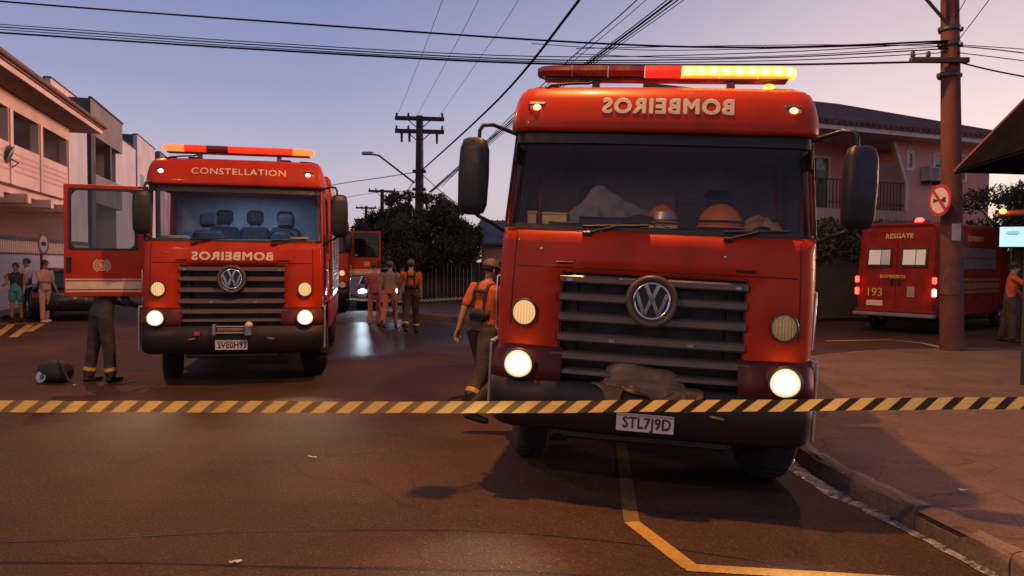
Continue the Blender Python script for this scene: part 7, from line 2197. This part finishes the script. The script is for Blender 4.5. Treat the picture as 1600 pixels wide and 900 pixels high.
def dash_box(label, x, y, w, d, h_, m, cat='box', name='cardboard_box', rz=0, z=2.012):
    e = empty(name, M1 @ Matrix.Translation((x, y, zmap(z) + LIFT1)) @ Matrix.Rotation(rz, 4, 'Z'), label, cat)
    mb = MB(); mb.box(-w / 2, w / 2, -d / 2, d / 2, 0, h_ * .8, .006); mb.build('body', m, e)
    mb = MB(); mb.box(-w / 2 - .004, w / 2 + .004, -d / 2 - .004, d / 2 + .004, h_ * .8, h_, .006); mb.build('lid', m, e)
dash_box('yellow box behind the lower corner of the near windscreen', -.80, .36, .20, .12, .10, M_YELB)
dash_box('small yellow carton at the edge of the near windscreen', -1.0, .42, .07, .06, .11, M_YELB, rz=.3)
dash_box('yellow packet lying below the small orange helmet', -.06, .25, .12, .08, .05, M_YELB, rz=-.2)
dash_box('pale strip of folded paper beneath the small orange helmet', .08, .22, .17, .08, .03, M_CREAM, 'paper', 'folded_paper', .1)
dash_box('low dark radio unit standing behind the near wiper', -.42, .22, .34, .10, .07, M_BLACK, 'radio', 'radio_unit', 0)
dash_box('dark upright pouch between the two orange helmets', .27, .44, .22, .10, .26, M_STRAP, 'pouch', 'equipment_pouch', .1)
# papers on the other truck's dashboard
for x_, w_, lab in ((-.82, .34, 'white papers on the dashboard of the left truck'), (.86, .24, 'pale folder at the far end of the left truck dashboard')):
    e = empty('papers', M2 @ Matrix.Translation((x_, .36, zmap(2.016))), lab, 'papers')
    for k in range(3):
        mb = MB(); mb.T = Matrix.Rotation(.15 * (k - 1), 4, 'Z'); mb.box(-w_ / 2, w_ / 2, -.1, .1, k * .014, k * .014 + .012); mb.T = None; mb.build('sheet', M_PAPER, e)
# black bag and helmet dropped on the road at the left
g0 = ground_px(86, 597)
bag = empty('equipment_bag', Matrix.Translation(g0) @ Matrix.Rotation(R(-14), 4, 'Z'), 'black round bag with a white and blue mark lying on the road at the left', 'bag')
mb = MB()
vs = []; fs = []; n_ = 20
rings = [(-.20, .02), (-.195, .10), (-.16, .145), (0, .16), (.16, .15), (.22, .11), (.235, .02)]
for (x_, r_) in rings:
    for k in range(n_):
        a = 2 * math.pi * k / n_; vs.append((x_, r_ * math.cos(a) * 1.05, .145 + r_ * math.sin(a) * (.95 if math.sin(a) < 0 else 1.05) + .012 * noise.noise(Vector((x_ * 7, a, 0)))))
for j in range(len(rings) - 1):
    for k in range(n_): fs.append((j * n_ + k, j * n_ + (k + 1) % n_, (j + 1) * n_ + (k + 1) % n_, (j + 1) * n_ + k))
mb.add(vs, fs, True); mb.build('body', M_STRAP, bag)
Tm = Matrix.Translation((-.07, -.168, .10)) @ Matrix.Rotation(R(78), 4, 'X')
mb = MB(); mb.lathe([(.001, .006), (.085, .0)], 20, Tm); mb.build('mark', mat('white mark', (.45, .44, .5), rough=.5), bag)
mb = MB(); mb.lathe([(.001, .010), (.04, .006)], 16, Tm @ Matrix.Translation((.03, 0, 0))); mb.build('mark', mat('blue mark', (.06, .08, .22), rough=.5), bag)
mb = MB(); mb.tube([(.12, -.05, .29), (.16, -.10, .33), (.26, -.12, .22), (.38, -.14, .05), (.46, -.16, .02)], .014, 6); mb.build('strap', M_STRAP, bag)

# ================================================================== STREET LAMP OVER THE NEAREST TRUCK (its pole stands beside the camera)
lp = empty('street_lamp', Matrix.Translation((5.3, 5.2, SIDE_Z)), 'street lamp on the corner sidewalk reaching over the nearest truck, out of the picture', 'street lamp', 'street lamps')
mb = MB(); mb.tube([(0, 0, 0), (0, 0, 3.5), (0, 0, 8.0)], [.11, .09, .06], 12); mb.build('pole', M_DKSTEEL, lp)
E2 = Vector((-4.6, 1.35, 8.35))
mb = MB(); mb.tube([(0, 0, 7.2), (-.8, .25, 7.8), (-2.4, .7, 8.2), E2], .035, 8); mb.build('lamp_arm', M_DKSTEEL, lp)
mb = MB(); mb.lathe([(.2, 0), (.2, .02), (.11, .03)], 16); mb.build('base_plate', M_DKSTEEL, lp)
lantern(lp, E2, math.atan2(-1.35, 4.6), 720)
lp3 = empty('street_lamp', Matrix.Translation((-9.6, -2.9, .0)), 'street lamp across the road behind the viewer, out of the picture', 'street lamp', 'street lamps')
mb = MB(); mb.tube([(0, 0, 0), (0, 0, 3.5), (0, 0, 8.0)], [.11, .09, .06], 12); mb.build('pole', M_DKSTEEL, lp3)
E4 = Vector((2.9, .4, 8.15))
mb = MB(); mb.tube([(0, 0, 7.2), (.5, .07, 7.75), (1.5, .2, 8.05), E4], .035, 8); mb.build('lamp_arm', M_DKSTEEL, lp3)
mb = MB(); mb.lathe([(.2, 0), (.2, .02), (.11, .03)], 16); mb.build('base_plate', M_DKSTEEL, lp3)
lantern(lp3, E4, math.atan2(-.4, -2.9), 620)
# and its like on the pavement across the street
q_ = S(-8.2, 16.6)
lp2 = empty('street_lamp', Matrix.Translation((q_.x, q_.y, .13)), 'street lamp on the far left pavement before the peach house, out of the picture', 'street lamp', 'street lamps')
mb = MB(); mb.tube([(0, 0, 0), (0, 0, 3.5), (0, 0, 8.0)], [.11, .09, .06], 12); mb.build('pole', M_DKSTEEL, lp2)
E3 = Vector((4.2, 1.4, 8.15))
mb = MB(); mb.tube([(0, 0, 7.2), (.5, .2, 7.75), (1.9, .65, 8.05), E3], .035, 8); mb.build('lamp_arm', M_DKSTEEL, lp2)
mb = MB(); mb.lathe([(.2, 0), (.2, .02), (.11, .03)], 16); mb.build('base_plate', M_DKSTEEL, lp2)
lantern(lp2, E3, math.atan2(-1.4, -4.2), 460)

# ================================================================== UNSEEN HOUSE ADDED TO KEEP THE LOW SUN OFF THE AMBULANCE AND POLE
nh = empty('sun_block_house', Matrix.Translation((16.6, 17.8, .0)), 'plain two storey house added out of view to block the low sun', 'house')
mb = MB(); mb.box(0, 9, 0, 5, 0, 6.2, .02); mb.build('wall', M_PINKW, nh)
mb = MB(); mb.add([(-.5, -.5, 6.2), (9.5, -.5, 6.2), (9.5, 2.5, 7.4), (-.5, 2.5, 7.4), (9.5, 5.5, 6.2), (-.5, 5.5, 6.2)], [(0, 1, 2, 3), (3, 2, 4, 5)]); o = mb.build('roof', M_TILE, nh); solid(o, .12, 1)
mb = MB(); mb.prism([(0.02, 6.2), (2.5, 7.2), (4.98, 6.2)], 'x', .02, 8.98); mb.build('gable', M_PINKW, nh)
for y_ in (.8, 3.0):
    for z_ in (.9, 3.9):
        w = empty('window', Matrix.Identity(4)); w.parent = nh
        mb = MB(); mb.box(-.05, -.002, y_ - .08, y_ + 1.28, z_ - .08, z_ + 1.28); mb.build('frame', M_FRAMEW, w)
        mb = MB(); mb.box(-.06, -.051, y_, y_ + 1.2, z_, z_ + 1.2); mb.build('pane', M_WINDOW, w)
